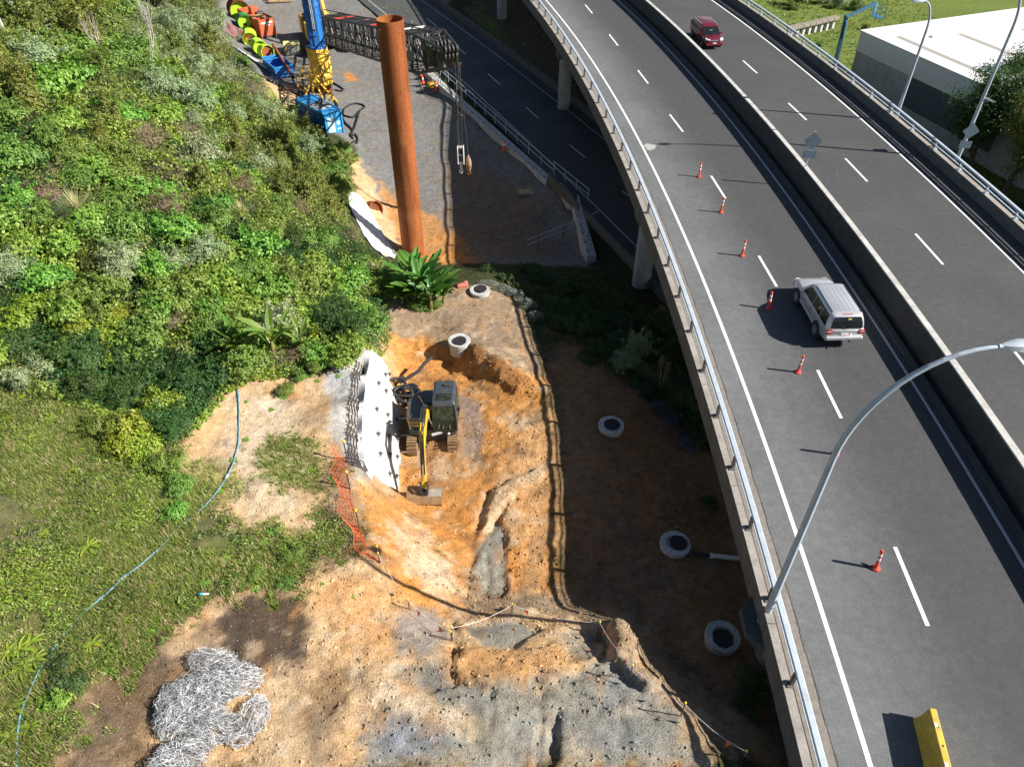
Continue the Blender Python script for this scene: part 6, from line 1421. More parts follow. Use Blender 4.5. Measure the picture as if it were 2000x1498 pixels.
# ---- loose clods and stones on the earthworks
def clods(name, n, region, smin, smax, seed):
    r_ = np.random.default_rng(seed); x0, x1, y0, y1 = region
    x = r_.uniform(x0, x1, n * 4); y = r_.uniform(y0, y1, n * 4); ro = grid_z(x, y, ROUGH); lf = grid_z(x, y, LEAFY)
    cl = .5 + .5 * fbm(x, y, .7, 3, 88)
    keep = (r_.random(n * 4) < np.clip((ro - .02) * 14, 0.04, 1) * cl ** 2 * 1.6) & (lf < .3); x, y = x[keep][:n], y[keep][:n]
    sz = smin * (smax / smin) ** (r_.random(len(x)) ** 2.2); z = grid_z(x, y)
    base = np.array([(1,0,0),(-1,0,0),(0,1,0),(0,-1,0),(0,0,1),(0,0,-1),(.6,.6,.5),(-.6,.5,.6),(.5,-.6,.6)], float); Fb = [(6,4,2),(6,0,4),(6,2,0),(7,2,4),(7,4,1),(7,1,2),(8,4,0),(8,0,3),(8,3,1),(8,1,4),(5,2,1),(5,1,3),(5,3,0),(5,0,2)]
    nb = len(base); V = base[None] * (1 + r_.uniform(-.4, .3, (len(x), nb, 1))) * sz[:, None, None] * np.array([1, 1, .7]) * (1 + r_.uniform(-.3, .3, (len(x), 1, 3)))
    a = r_.uniform(0, 6.28, len(x)); ca_, sa_ = np.cos(a)[:, None], np.sin(a)[:, None]; X = V[..., 0] * ca_ - V[..., 1] * sa_; Y = V[..., 0] * sa_ + V[..., 1] * ca_
    V = np.stack([X + x[:, None], Y + y[:, None], V[..., 2] + z[:, None] + sz[:, None] * .25], -1).reshape(-1, 3)
    Fc = (np.array(Fb)[None] + (np.arange(len(x)) * nb)[:, None, None]).reshape(-1, 3)
    me = bpy.data.meshes.new(name); me.from_pydata(V.tolist(), [], Fc.tolist())
    i = np.clip(np.searchsorted(GX, x), 0, nx - 1); j = np.clip(np.searchsorted(GY, y), 0, ny - 1); c = COL[i, j] * r_.uniform(.75, 1.45, (len(x), 1)); c = np.repeat(np.clip(c, 0, 1), nb, 0)
    at_ = me.color_attributes.new('soil', 'FLOAT_COLOR', 'POINT'); at_.data.foreach_set('color', np.c_[c, np.ones(len(c))].reshape(-1).astype(np.float32))
    me.materials.append(ground.data.materials[0]); o = bpy.data.objects.new(name, me); col.objects.link(o); tag(o, 'loose clods and stones scattered over the earthworks', None, None, 'stuff'); return o
clods('loose_clods', 40000, (-13, 9.5, 8.2, 45), .011, .075, 5)
# ------------------------------------------------------------------ plants
prng = np.random.default_rng(11)
def leaves(name, pos, nrm, length, width, mat, droop=.3, fold=.25, parent=None, seed=0, loc=None):
    """one mesh of many separate leaves: pos (n,3), outward direction nrm (n,3)"""
    r_ = np.random.default_rng(seed); n = len(pos); nrm = nrm / (np.linalg.norm(nrm, axis=1, keepdims=True) + 1e-9)
    rnd = r_.normal(size=(n, 3)); tan = np.cross(nrm, rnd); tan /= np.linalg.norm(tan, axis=1, keepdims=True) + 1e-9
    tan = tan + nrm * .25; tan[:, 2] -= droop * r_.random(n); tan /= np.linalg.norm(tan, axis=1, keepdims=True)
    up = nrm + r_.normal(size=(n, 3)) * .45; side = np.cross(tan, up); side /= np.linalg.norm(side, axis=1, keepdims=True) + 1e-9; nn = np.cross(side, tan)
    L = length * r_.uniform(.6, 1.35, (n, 1)); W = width * r_.uniform(.7, 1.3, (n, 1))
    V = np.stack([pos, pos + tan * L * .45 + side * W * .5 + nn * W * fold, pos + tan * L - nn * L * .12, pos + tan * L * .45 - side * W * .5 + nn * W * fold], 1).reshape(-1, 3)
    F_ = np.arange(n * 4).reshape(n, 4); me = bpy.data.meshes.new(name)
    me.vertices.add(n * 4); me.vertices.foreach_set('co', V.reshape(-1).astype(np.float32)); me.loops.add(n * 4); me.loops.foreach_set('vertex_index', F_.reshape(-1).astype(np.int32))
    me.polygons.add(n); me.polygons.foreach_set('loop_start', (np.arange(n) * 4).astype(np.int32)); me.polygons.foreach_set('loop_total', np.full(n, 4, np.int32)); me.update(calc_edges=True)
    me.materials.append(mat); o = bpy.data.objects.new(name, me); col.objects.link(o)
    if parent is not None: o.parent = parent
    return o
def lobes_points(lobes, n, r_, lo=.55, hi=1.05, zmin=.02):
    w = np.array([l[3] * l[4] for l in lobes]); w = w / w.sum(); k = r_.choice(len(lobes), n, p=w); Lb_ = np.array(lobes)[k]
    d = r_.normal(size=(n, 3)); d /= np.linalg.norm(d, axis=1, keepdims=True); d[:, 2] = np.where(r_.random(n) < .75, np.abs(d[:, 2]), d[:, 2])
    rad = (lo + (hi - lo) * r_.random(n) ** .5)[:, None] * (1 + .18 * np.sin(d[:, :1] * 7 + Lb_[:, :1] * 5) * np.sin(d[:, 1:2] * 8 + 1) + .12 * r_.normal(size=(n, 1)) * .5)
    p = Lb_[:, :3] + d * Lb_[:, 3:] * rad; p[:, 2] = np.maximum(p[:, 2], zmin); return p, d * np.array([1, 1, 1.1]) + np.array([0, 0, .35])
LM = dict(vine=leafmat('vine_leaf', (.112, .22, .030), (.18, .32, .048), (.29, .41, .09)),
          mid=leafmat('mid_leaf', (.10, .18, .030), (.16, .25, .046), (.27, .34, .09)),
          grey=leafmat('grey_leaf', (.19, .25, .12), (.28, .34, .17), (.40, .45, .27), .3),
          dark=leafmat('dark_leaf', (.034, .075, .020), (.055, .115, .028), (.10, .165, .042), .3),
          lime=leafmat('lime_leaf', (.15, .22, .022), (.24, .31, .035), (.36, .38, .06), .4),
          olive=leafmat('olive_leaf', (.095, .135, .025), (.165, .205, .040), (.29, .30, .085)),
          brown=leafmat('dry_leaf', (.13, .095, .055), (.20, .15, .09), (.27, .21, .13), .2),
          banana=leafmat('banana_leaf', (.055, .15, .022), (.08, .20, .030), (.13, .26, .05), .4, .35, .5),
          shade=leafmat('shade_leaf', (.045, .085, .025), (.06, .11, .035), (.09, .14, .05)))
M_BARK = paint('bark', (.14, .105, .075), .9, var=.3, scale=6); M_PALEB = paint('pale_bark', (.46, .42, .37), .85, var=.2, scale=5)
def shrub_proto(kind, i):
    r_ = np.random.default_rng(100 + i); R_ = random.Random(50 + i)
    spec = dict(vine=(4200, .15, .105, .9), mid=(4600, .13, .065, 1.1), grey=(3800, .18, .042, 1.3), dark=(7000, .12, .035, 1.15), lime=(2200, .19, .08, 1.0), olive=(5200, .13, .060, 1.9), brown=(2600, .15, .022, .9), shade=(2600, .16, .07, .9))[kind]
    n, L, W, h = spec; lob = []
    for k in range(R_.randint(5, 8)):
        a = R_.uniform(0, 6.28); d = R_.uniform(.1, .85); s = R_.uniform(.42, .75); lob.append((d * cos(a), d * sin(a), h * R_.uniform(.30, .75), s, s * R_.uniform(.8, 1.2), s * h * R_.uniform(.55, .85)))
    if kind == 'olive': lob = [(.25 * R_.uniform(-1, 1), .25 * R_.uniform(-1, 1), h * f, .85 * (1.15 - f), .85 * (1.15 - f), .5) for f in (.2, .4, .55, .7, .85, .98)]
    ns = n // 3; p, d = lobes_points(lob, n - ns, r_, .5 if kind != 'brown' else .2)
    sh_p, sh_d = [], []                    # shoots that break the outline
    for k in range(26):
        l = R_.choice(lob); a = R_.uniform(0, 6.28); e = R_.uniform(.2, 1.3); v_ = np.array([cos(a) * cos(e), sin(a) * cos(e), sin(e)]); b_ = np.array(l[:3]) + v_ * np.array(l[3:]) * .8; le = R_.uniform(.25, .75) * (1.5 if kind in ('olive', 'grey') else 1)
        m = ns // 26; f = r_.random((m, 1)); sh_p.append(b_ + v_ * f * le + np.array([0, 0, -.25]) * f * f * le + r_.normal(size=(m, 3)) * .055 * (1.2 - f)); sh_d.append(v_ + r_.normal(size=(m, 3)) * .6)
    p = np.concatenate([p] + sh_p); d = np.concatenate([d] + sh_d); p[:, 2] = np.maximum(p[:, 2], .02)
    t = thing('shrub', 'x', 'shrub'); leaves('crown', p, d, L, W, LM[kind], .4, .2, t, 200 + i)
    st = MB()
    for k in range(7 if kind != 'brown' else 22):
        l = R_.choice(lob); e = Vector((l[0], l[1], l[2])) * R_.uniform(.8, 1.25); st.tube([Vector((0, 0, -.3)), e * .5 + Vector((R_.uniform(-.1, .1), R_.uniform(-.1, .1), .05)), e], [.045, .03, .012], 5)
    st.build('stem', M_BARK if kind != 'brown' else M_PALEB, t, recalc=False)
    return t
KINDS = ['vine', 'mid', 'grey', 'dark', 'lime', 'olive', 'brown', 'shade']; PROTO = {}; used = {}
for k in KINDS: PROTO[k] = [shrub_proto(k, KINDS.index(k) * 3 + v) for v in range(3 if k in ('vine', 'mid', 'dark') else 2)]
ptree = tree_of(None)
LAB = dict(vine=('bright green broad-leaved shrub in the hillside thicket', 'broad-leaved hillside shrubs'), mid=('mid-green bushy shrub in the hillside thicket', 'bushy hillside shrubs'), grey=('grey-green slender-leaved shrub on the upper slope', 'grey-green shrubs'),
           dark=('dark green fine-leaved shrub in the lower thicket', 'dark fine-leaved shrubs'), lime=('yellow-green leafy shrub among darker bushes', 'yellow-green shrubs'), olive=('upright olive-green bush on the slope above the pad', 'upright olive bushes'),
           brown=('dry brown twiggy bush among green shrubs', 'dry brown bushes'), shade=('low green shrub in the shade beside the viaduct', 'shaded shrubs'))
def put(kind, p, s, label=None, group=None, sz=None):
    src = random.choice(PROTO[kind]); first = src.name not in used
    o = src if first else copy_tree(src, None, ptree); used[src.name] = 1
    o.location = (p.x, p.y, p.z - .08); o.rotation_euler = (random.uniform(-.12, .12), random.uniform(-.12, .12), random.uniform(0, 6.28)); o.scale = (s, s, (sz or s * random.uniform(.8, 1.15)))
    tag(o, label or LAB[kind][0], 'shrub', group or LAB[kind][1]); return o
def inpoly(x, y, P):
    c = False; j = len(P) - 1
    for i in range(len(P)):
        if (P[i][1] > y) != (P[j][1] > y) and x < (P[j][0] - P[i][0]) * (y - P[i][1]) / (P[j][1] - P[i][1]) + P[i][0]: c = not c
        j = i
    return c
HILL = [(-230,-60),(395,-60),(425,50),(470,118),(520,175),(560,226),(600,248),(650,290),(672,320),(680,372),(662,400),(676,440),(710,492),(750,522),(748,560),(742,600),(746,650),(718,682),(640,712),(560,722),(480,735),(430,760),(345,850),(300,860),(235,800),(120,770),(-230,740)]
DARKZ = [(-230,520),(80,600),(180,640),(300,680),(430,700),(440,750),(345,850),(290,850),(230,800),(130,760),(60,700),(-230,640)]
GREYZ = [(240,20),(420,40),(480,110),(520,180),(430,190),(330,150),(250,100)]
TOPZ = [(-230,-60),(400,-60),(410,20),(250,30),(230,80),(60,110),(-230,110)]
FINEZ = [(560,470),(690,470),(758,530),(748,650),(715,690),(620,690),(600,600)]
OLIVEZ = [(480,180),(560,230),(672,320),(690,440),(640,470),(560,380),(500,330),(430,300),(420,230)]
rr = random.Random(3)
wpoly = poly_w(HILL)
LMK = [((25,60),'near the bare tree at the left edge'),((195,60),'near the tree fern'),((300,110),'near the pale leafless tree'),((400,60),'just left of the timber by the pad'),((470,150),'just left of the blue skip'),((560,230),'just left of the blue power pack'),((640,320),'above the white ground sheet'),((690,460),'left of the white ground sheet'),((740,560),'left of the banana clump'),((640,640),'right of the pale banana palm'),((540,620),'behind the pale banana palm'),((440,640),'behind the left banana palm'),((330,780),'at the edge of the dirt clearing'),((170,640),'among the yellow-green bushes'),((60,640),'in the dark thicket at the left edge'),((60,460),'below the left edge of the slope'),((160,420),'beside the brown tall grass'),((320,320),'by the bare earth scar on the slope'),((80,260),'on the bright slope at the left edge'),((220,230),'midway up the left slope'),((430,420),'in the middle of the slope'),((520,330),'upslope of the olive bushes'),((300,520),'in the lower middle of the slope')]
SHAPE = dict(vine='bright green broad-leaved shrub', mid='mid-green bushy shrub', grey='grey-green slender-leaved shrub', dark='dark green fine-leaved shrub', lime='yellow-green leafy shrub', olive='upright olive-green bush', brown='dry brown twiggy bush')
def lab_for(k, px, py, s):
    m = min(LMK, key=lambda q: (q[0][0] - px) ** 2 + (q[0][1] - py) ** 2)
    return ('small ' if s < 1.0 else ('large ' if s > 1.45 else '')) + SHAPE[k] + ' ' + m[1]
def kind_at(px, py):
    u = rr.random()
    if inpoly(px, py, DARKZ): return 'dark' if u < .8 else ('mid' if u < .9 else 'lime')
    if inpoly(px, py, GREYZ): return 'grey' if u < .6 else ('olive' if u < .85 else 'mid')
    if inpoly(px, py, TOPZ): return 'olive' if u < .55 else ('mid' if u < .75 else 'grey')
    if inpoly(px, py, FINEZ): return 'dark' if u < .35 else ('mid' if u < .75 else 'vine')
    if inpoly(px, py, OLIVEZ): return 'olive' if u < .65 else ('mid' if u < .8 else ('grey' if u < .9 else 'brown'))
    return 'vine' if u < .38 else ('mid' if u < .62 else ('brown' if u < .72 else ('olive' if u < .88 else 'grey')))
spots = []; tries = 0
while len(spots) < 215 and tries < 9000:
    tries += 1; px, py = rr.uniform(-30, 760), rr.uniform(-40, 850)
    if not inpoly(px, py, HILL): continue
    p = hit(px, py); k = kind_at(px, py); s = rr.uniform(.75, 1.35) * (1.3 if py < 220 else 1.0)
    if any((p.x - q.x) ** 2 + (p.y - q.y) ** 2 < (.95 * s + .75 * t_) ** 2 * .5 for q, t_, *_ in spots): continue
    spots.append((p, s, k, px, py))
for p, s, k, px, py in spots: put(k, p, s, lab_for(k, px, py, s), LAB[k][1])
# the thicket itself: one tangled canopy over the slope, its kinds of leaf mixed in drifts
def canopy(x, y):
    b = 1 - np.abs(fbm(x, y, .42, 4, 61, .5)) * 1.7; c = fbm(x, y, 1.5, 3, 64, .55); e = smooth01(sdist(wpoly, x, y), -.6, 1.6)
    return (np.clip(.25 + .85 * b ** 2 + .35 * c, .08, 2.0)) * (.25 + .75 * e), e
un = 2500000; x = prng.uniform(-68, -1, un); y = prng.uniform(19, 122, un)
dist = np.sqrt(x * x + y * y + 24.0 ** 2); k_ = prng.random(un) < np.clip((34 / dist) ** 2, 0, 1) * .95
x, y = x[k_], y[k_]; k_ = sdist(wpoly, x, y) > -.55; x, y = x[k_], y[k_]
hc_, e_ = canopy(x, y); g_ = .06; hx, _ = canopy(x + g_, y); hy, _ = canopy(x, y + g_)
nrm = np.stack([-(hx - hc_) / g_, -(hy - hc_) / g_, np.ones(len(x))], -1); nrm[:, :2] = np.clip(nrm[:, :2], -2.2, 2.2)
zz = grid_z(x, y) + hc_ * (1 - .45 * prng.random(len(x)) ** 2) + .22 * np.abs(prng.normal(size=len(x))) * (prng.random(len(x)) < .12)
q = np.stack([x, y, zz - CAM_H], -1); dp = q @ _F; PX = 1000 + FPX * q[:, 0] / dp; PY = 749 - FPX * (q @ _U) / dp
def inz(P): return sdist(np.array(P, float), PX + 25 * fbm(x, y, .6, 3, 71), PY + 25 * fbm(x, y, .6, 3, 74)) > 0
n1_ = fbm(x, y, .33, 4, 81) + .35 * fbm(x, y, 1.3, 3, 84); n2_ = fbm(x, y, .5, 4, 86) + .3 * fbm(x, y, 1.7, 3, 87)
kind = np.where(n1_ > .05, 0, 1); kind = np.where(n2_ > .34, 5, kind); kind = np.where((n2_ < -.38) & (prng.random(len(x)) < .5), 6, kind); kind = np.where((n1_ < -.30), 3, kind); kind = np.where((np.abs(n1_ - .30) < .05) & (n2_ > 0), 4, kind)
kind = np.where(inz(DARKZ), np.where(n2_ > .28, 1, 3), kind); kind = np.where(inz(GREYZ), np.where(n1_ > -.02, 2, 5), kind); kind = np.where(inz(TOPZ), np.where(n1_ > .15, 2, 5), kind); kind = np.where(inz(OLIVEZ) & (n1_ < .16), 5, kind); kind = np.where(inz(FINEZ), np.where(n1_ > .1, 1, np.where(n2_ > .15, 0, 3)), kind)
for ki, kk, L, W in [(0, 'vine', .15, .11), (1, 'mid', .14, .075), (2, 'grey', .19, .045), (3, 'dark', .15, .062), (4, 'lime', .18, .08), (5, 'olive', .15, .065), (6, 'brown', .20, .022)]:
    m_ = kind == ki
    if m_.sum() < 10: continue
    far = (dist[:0].mean() if False else 1.0)
    o = leaves(kk + '_thicket', np.stack([x, y, zz], -1)[m_], nrm[m_] + np.random.default_rng(ki).normal(size=(m_.sum(), 3)) * .35, L * 1.15, W * 1.15, LM[kk], .35, .22, None, 70 + ki)
    tag(o, 'tangled mass of %s foliage covering the hillside' % dict(vine='bright green', mid='mid-green', grey='grey-green', dark='dark fine', lime='yellow-green', olive='olive', brown='dry brown')[kk], None, None, 'stuff')
print('thicket leaves', len(x))
# ---- grass
def grass(name, label, n, region, dens_min, hmin, hmax, mat, seed, per=7, wid=.016, colz=None):
    r_ = np.random.default_rng(seed); x0, x1, y0, y1 = region; x = r_.uniform(x0, x1, n * 5); y = r_.uniform(y0, y1, n * 5); lf = grid_z(x, y, LEAFY) * np.clip(.62 + 1.25 * fbm(x, y, .75, 4, 14), 0, 1.2) ; k = r_.random(n * 5) < np.clip(lf, 0, 1) * 1.1
    x, y = x[k][:n], y[k][:n]; n = len(x); z = grid_z(x, y); hs = (hmin + (hmax - hmin) * r_.random(n) ** 1.8) * (.7 + .6 * np.clip(fbm(x, y, .45, 3, 33) + .5, 0, 1))
    X = np.repeat(x, per) + r_.normal(size=n * per) * .05; Y = np.repeat(y, per) + r_.normal(size=n * per) * .05; Z = np.repeat(z, per); Hh = np.repeat(hs, per) * r_.uniform(.5, 1.2, n * per)
    a = r_.uniform(0, 6.28, n * per); ln = r_.uniform(.2, .95, n * per) * Hh; dx, dy = np.cos(a), np.sin(a); w = wid * r_.uniform(.7, 1.5, n * per)
    V = np.stack([np.stack([X - dy * w, Y + dx * w, Z - .02], -1), np.stack([X + dy * w, Y - dx * w, Z - .02], -1), np.stack([X + dx * ln, Y + dy * ln, Z + Hh], -1)], 1).reshape(-1, 3)
    m = n * per; me = bpy.data.meshes.new(name); me.vertices.add(m * 3); me.vertices.foreach_set('co', V.reshape(-1).astype(np.float32)); me.loops.add(m * 3); me.loops.foreach_set('vertex_index', np.arange(m * 3).astype(np.int32)); me.polygons.add(m); me.polygons.foreach_set('loop_start', (np.arange(m) * 3).astype(np.int32)); me.polygons.foreach_set('loop_total', np.full(m, 3, np.int32)); me.update(calc_edges=True)
    me.materials.append(mat); o = bpy.data.objects.new(name, me); col.objects.link(o); tag(o, label, None, None, 'stuff'); return o
M_GRASS = leafmat('grass_blade', (.15, .21, .035), (.23, .29, .06), (.38, .37, .12), .45); M_STRAW = leafmat('straw_blade', (.30, .25, .12), (.42, .36, .18), (.48, .42, .25), .3)
grass('grass', 'rough green grass over the lower left slope', 40000, (-32, -5, 6, 33), .2, .06, .26, M_GRASS, 21, 9)
grass('dry_grass', 'straw-coloured dead grass mixed into the slope', 11000, (-32, -5, 6, 33), .2, .06, .24, M_STRAW, 22, 8)
nw_ = 300000; wx2 = prng.uniform(-32, -5, nw_); wy2 = prng.uniform(6, 33, nw_); lf = grid_z(wx2, wy2, LEAFY); nn_ = fbm(wx2, wy2, .55, 4, 171) + .5 * fbm(wx2, wy2, 2.0, 3, 175)
kp = (prng.random(nw_) < lf * .75) & (nn_ > .02); wx2, wy2, nn_ = wx2[kp], wy2[kp], nn_[kp]; mh = .05 + .75 * np.clip(nn_, 0, .6) * (.5 + .5 * prng.random(len(wx2)))
for kk, sel, lab in (('dark', (nn_ > .10) & (nn_ < .20), 'dark green'), ('mid', (nn_ < .10) | ((nn_ >= .20) & (nn_ < .30)), 'mid-green'), ('vine', (nn_ >= .30) & (nn_ < .52), 'bright green'), ('lime', nn_ >= .52, 'yellow-green')):
    o = leaves(kk + '_weeds', np.stack([wx2, wy2, grid_z(wx2, wy2) + mh * prng.random(len(wx2))], -1)[sel], np.stack([prng.normal(size=sel.sum()) * .5, prng.normal(size=sel.sum()) * .5, np.ones(sel.sum())], -1), .12, .045, LM[kk], .2, .2, None, 300); tag(o, lab + ' weeds growing through the rough grass', None, None, 'stuff')
grass('verge_grass', 'grass on the verge beyond the road and viaduct', 9000, (-25, 60, 60, 150), .2, .15, .5, M_GRASS, 23, 7, .05)
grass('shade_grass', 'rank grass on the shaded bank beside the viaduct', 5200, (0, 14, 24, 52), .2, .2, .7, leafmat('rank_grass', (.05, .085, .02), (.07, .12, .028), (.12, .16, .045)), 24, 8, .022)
# clumps of weeds on the bare dirt and along the grass
def rosette_proto(i, L, nleaf, mat, wid, up):
    t = thing('broadleaf_plant', 'x', 'plant'); R_ = random.Random(900 + i)
    for k in range(nleaf):
        a = 2.4 * k + R_.uniform(-.3, .3); l = L * R_.uniform(.7, 1.15); e = R_.uniform(.35, 1.0) * up; mb_ = MB(); V = []; m = 6
        for j in range(m + 1):
            f = j / m; r = l * f * cos(e * (1 - f * .7)); z = l * (sin(e) * f - .55 * f * f) + .04; w = wid * l * sin(pi * min(.98, .08 + f * .9)) ** .8
            V += [Vector((r * cos(a) - w * sin(a), r * sin(a) + w * cos(a), z + .03)), Vector((r * cos(a), r * sin(a), z)), Vector((r * cos(a) + w * sin(a), r * sin(a) - w * cos(a), z + .03))]
        mb_.add(V, [(3 * j + q, 3 * j + q + 1, 3 * j + q + 4, 3 * j + q + 3) for j in range(m) for q in (0, 1)]); mb_.build('leaf', mat, t, smooth=True, recalc=False)
    return t
GP = [rosette_proto(0, .55, 9, LM['lime'], .13, 1.0), rosette_proto(1, .5, 8, LM['lime'], .15, .8), rosette_proto(2, .4, 8, LM['vine'], .2, .7)]
gtree = tree_of(None); gu = {}
def put_ros(px, py, s, k, label, group):
    p = hit(px, py); src = GP[k]; o = src if src.name not in gu else copy_tree(src, None, gtree); gu[src.name] = 1
    o.location = (p.x, p.y, p.z); o.rotation_euler = (0, 0, random.random() * 6); s *= .62; o.scale = (s, s, s); tag(o, label, 'plant', group)
for px, py, s in [(175,1070,1.5),(250,1060,1.2),(180,1260,1.5),(60,1260,1.6),(40,1270,1.4),(45,1310,1.5),(20,1275,1.2),(70,1290,1.4),(60,1420,1.2),(155,1090,.9),(30,1385,1.2),(140,920,1.3),(60,860,1.1),(15,820,1.2),(35,780,1.2),(100,820,1),(180,1010,.9),(230,990,1),(200,970,.8),(70,1460,1.2),(20,1440,1.3),(90,1180,.9),(250,1210,.8),(300,1150,.8),(120,1340,1),(10,1180,1.1),(230,760,1.2),(150,880,1),(85,1045,.8),(330,1170,.8)]:
    put_ros(px, py, s, random.choice((0, 1)), 'yellow-green ginger-like plant ' + ('by the lower hose end' if py > 1380 else 'beside the blue hose' if abs(px - (272 - (py - 1108) * .62)) < 70 and py > 1108 else 'near the dark thicket' if py < 900 else 'in the middle of the grass' if py < 1120 else 'at the left edge of the grass' if px < 80 else 'in the lower grass'), 'ginger-like plants in the grass')
for px, py, s in [(585,1095,1),(535,1040,1.3),(500,1150,.9),(400,820,.9),(408,790,.8),(552,775,1.4),(565,760,1.2),(530,800,.8),(480,785,.6),(455,900,1.1),(515,1060,1),(575,1120,1.2),(440,1090,.9),(405,1140,1),(290,1235,1),(215,1310,1),(110,1390,1.1),(330,960,1.3),(340,990,1.2),(350,930,1),(560,870,1),(540,900,.9),(605,920,1),(480,860,.9),(690,1165,.5),(630,1140,.5),(430,960,.9),(620,745,.8),(605,735,1),(660,735,.8)]:
    put_ros(px, py, s * .9, 2, 'small green weed clump on the bare earth', 'weed clumps on the bare earth')
CMK = [((255,865),'at the front corner of the dark thicket'),((205,850),'on the grass below the dark thicket'),((335,930),'at the left edge of the dirt clearing'),((345,985),'below the left edge of the clearing'),((560,770),'alone on the upper dirt clearing'),((595,740),'at the foot of the pale banana palm'),((625,725),'beside the dust-white ground'),((570,1090),'in the turf above the brown soil'),((500,1120),'in the turf left of the mesh fence'),((130,600),'at the upper end of the lime drift'),((170,645),'in the middle of the lime drift'),((215,690),'at the lower end of the lime drift'),((230,615),'right of the lime drift'),((430,745),'next to the upper end of the blue hose')]
for px, py, s, k in [(250,860,1.0,'lime'),(270,880,.8,'lime'),(205,850,.7,'mid'),(330,920,.65,'mid'),(345,960,.6,'mid'),(340,1000,.45,'vine'),(115,1370,.45,'vine'),(130,1335,.5,'shade'),(110,1300,.4,'shade'),(560,770,.4,'mid'),(590,740,.4,'mid'),(620,725,.45,'mid'),(570,1090,.35,'mid'),(500,1120,.3,'mid'),(560,1140,.3,'mid'),(150,640,1.0,'lime'),(190,650,.8,'lime'),(215,690,.8,'lime'),(230,615,.6,'lime'),(125,600,.9,'lime'),(430,745,.5,'lime')]:
    put(k, hit(px, py), s, {'lime': 'bright yellow-green bush ' + min(CMK, key=lambda q: (q[0][0] - px) ** 2 + (q[0][1] - py) ** 2)[1], 'mid': 'small green bush ' + min(CMK, key=lambda q: (q[0][0] - px) ** 2 + (q[0][1] - py) ** 2)[1], 'vine': 'small leafy bush by the blue hose', 'shade': 'round-leaved weed patch beside the blue hose'}[k], 'bushes round the clearing')
RMK = [((1040,535),'at the far edge of the bench'),((1150,575),'below the end of the block wall'),((1110,620),'behind the netting heap'),((1190,670),'between netting and viaduct'),((1290,690),'beside the parapet near the pier'),((1330,790),'next to the pampas grass'),((1190,820),'behind the shaded manhole'),((1390,985),'near the pale cable box'),((1460,1350),'below the lamp post bracket'),((960,540),'just behind the far manhole')]
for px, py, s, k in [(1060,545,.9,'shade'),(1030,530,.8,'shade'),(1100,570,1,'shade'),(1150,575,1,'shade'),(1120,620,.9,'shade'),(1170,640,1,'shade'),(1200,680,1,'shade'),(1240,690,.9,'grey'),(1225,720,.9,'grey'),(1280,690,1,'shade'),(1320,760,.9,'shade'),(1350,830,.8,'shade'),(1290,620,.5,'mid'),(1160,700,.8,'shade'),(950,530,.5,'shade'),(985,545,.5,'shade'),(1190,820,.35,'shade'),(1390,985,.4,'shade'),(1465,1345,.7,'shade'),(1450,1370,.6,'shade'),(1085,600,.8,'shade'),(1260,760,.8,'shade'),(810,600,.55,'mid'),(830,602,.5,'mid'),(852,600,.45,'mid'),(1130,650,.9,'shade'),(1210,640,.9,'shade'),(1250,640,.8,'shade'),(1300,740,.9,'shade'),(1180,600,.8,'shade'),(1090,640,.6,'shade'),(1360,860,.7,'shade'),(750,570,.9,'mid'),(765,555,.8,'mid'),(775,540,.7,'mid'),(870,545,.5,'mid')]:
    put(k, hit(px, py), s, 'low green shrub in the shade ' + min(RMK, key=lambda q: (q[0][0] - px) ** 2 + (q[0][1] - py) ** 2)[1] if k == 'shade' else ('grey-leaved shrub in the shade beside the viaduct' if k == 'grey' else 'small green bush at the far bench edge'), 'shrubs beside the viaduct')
for px, py, s, k in [(1560,12,1.5,'olive'),(1580,4,1.4,'grey'),(1610,8,1.3,'grey'),(1640,15,1.2,'grey'),(1670,20,1.1,'mid'),(1690,60,.6,'mid'),(1545,20,1,'mid'),(1600,90,.6,'mid')]:
    put(k, at(px, py, gz(at(px, py, 0).x, at(px, py, 0).y)), s, 'bush on the grass slope beside the warehouse', 'bushes beside the warehouse')
for k in KINDS:
    for src in PROTO[k]:
        if src.name not in used:
            for c in ptree.get(src.name, []): bpy.data.objects.remove(c)
            bpy.data.objects.remove(src)
# ---- tall grass tufts, pampas
def tuft(name, label, p, n, L, mat, wid, lean=.9, plumes=0, cat='grass tuft', group=None):
    t = thing(name, label, cat, p, 0, group); mb_ = MB(); R_ = random.Random(hash(label) % 999)
    for k in range(n):
        a = R_.uniform(0, 6.28); l = L * R_.uniform(.55, 1.15); sp = R_.uniform(.15, lean); w = wid * R_.uniform(.6, 1.3); b = Vector((.12 * cos(a) * R_.random(), .12 * sin(a) * R_.random(), 0)); V = []
        for j in range(6):
            f = j / 5; q = b + Vector((cos(a) * sp * l * f * (.4 + .6 * f), sin(a) * sp * l * f * (.4 + .6 * f), l * (f - .45 * sp * f * f))); s_ = Vector((-sin(a), cos(a), 0)) * w * (1 - f * .92); V += [q - s_, q + s_]
        mb_.add(V, [(2 * j, 2 * j + 1, 2 * j + 3, 2 * j + 2) for j in range(5)])
    tag(mb_.build('blades', mat, t, recalc=False), kind='stuff')
    for k in range(plumes):
        a = k * 1.9; e = Vector((.25 * cos(a), .25 * sin(a), L * 1.5 + .3 * k)); st = MB().tube([Vector((0, 0, 0)), e * .6, e], [.02, .015, .01], 5).build('plume_stem', M_STRAW, t, recalc=False)
        pp_ = np.array([e + Vector((random.gauss(0, .05), random.gauss(0, .05), -random.random() * .8)) for _ in range(260)]); leaves('plume', pp_, np.tile([0, 0, 1.], (260, 1)) + np.random.default_rng(k).normal(size=(260, 3)) * .5, .16, .02, LM['brown'], .1, .1, t, 400 + k)
    return t
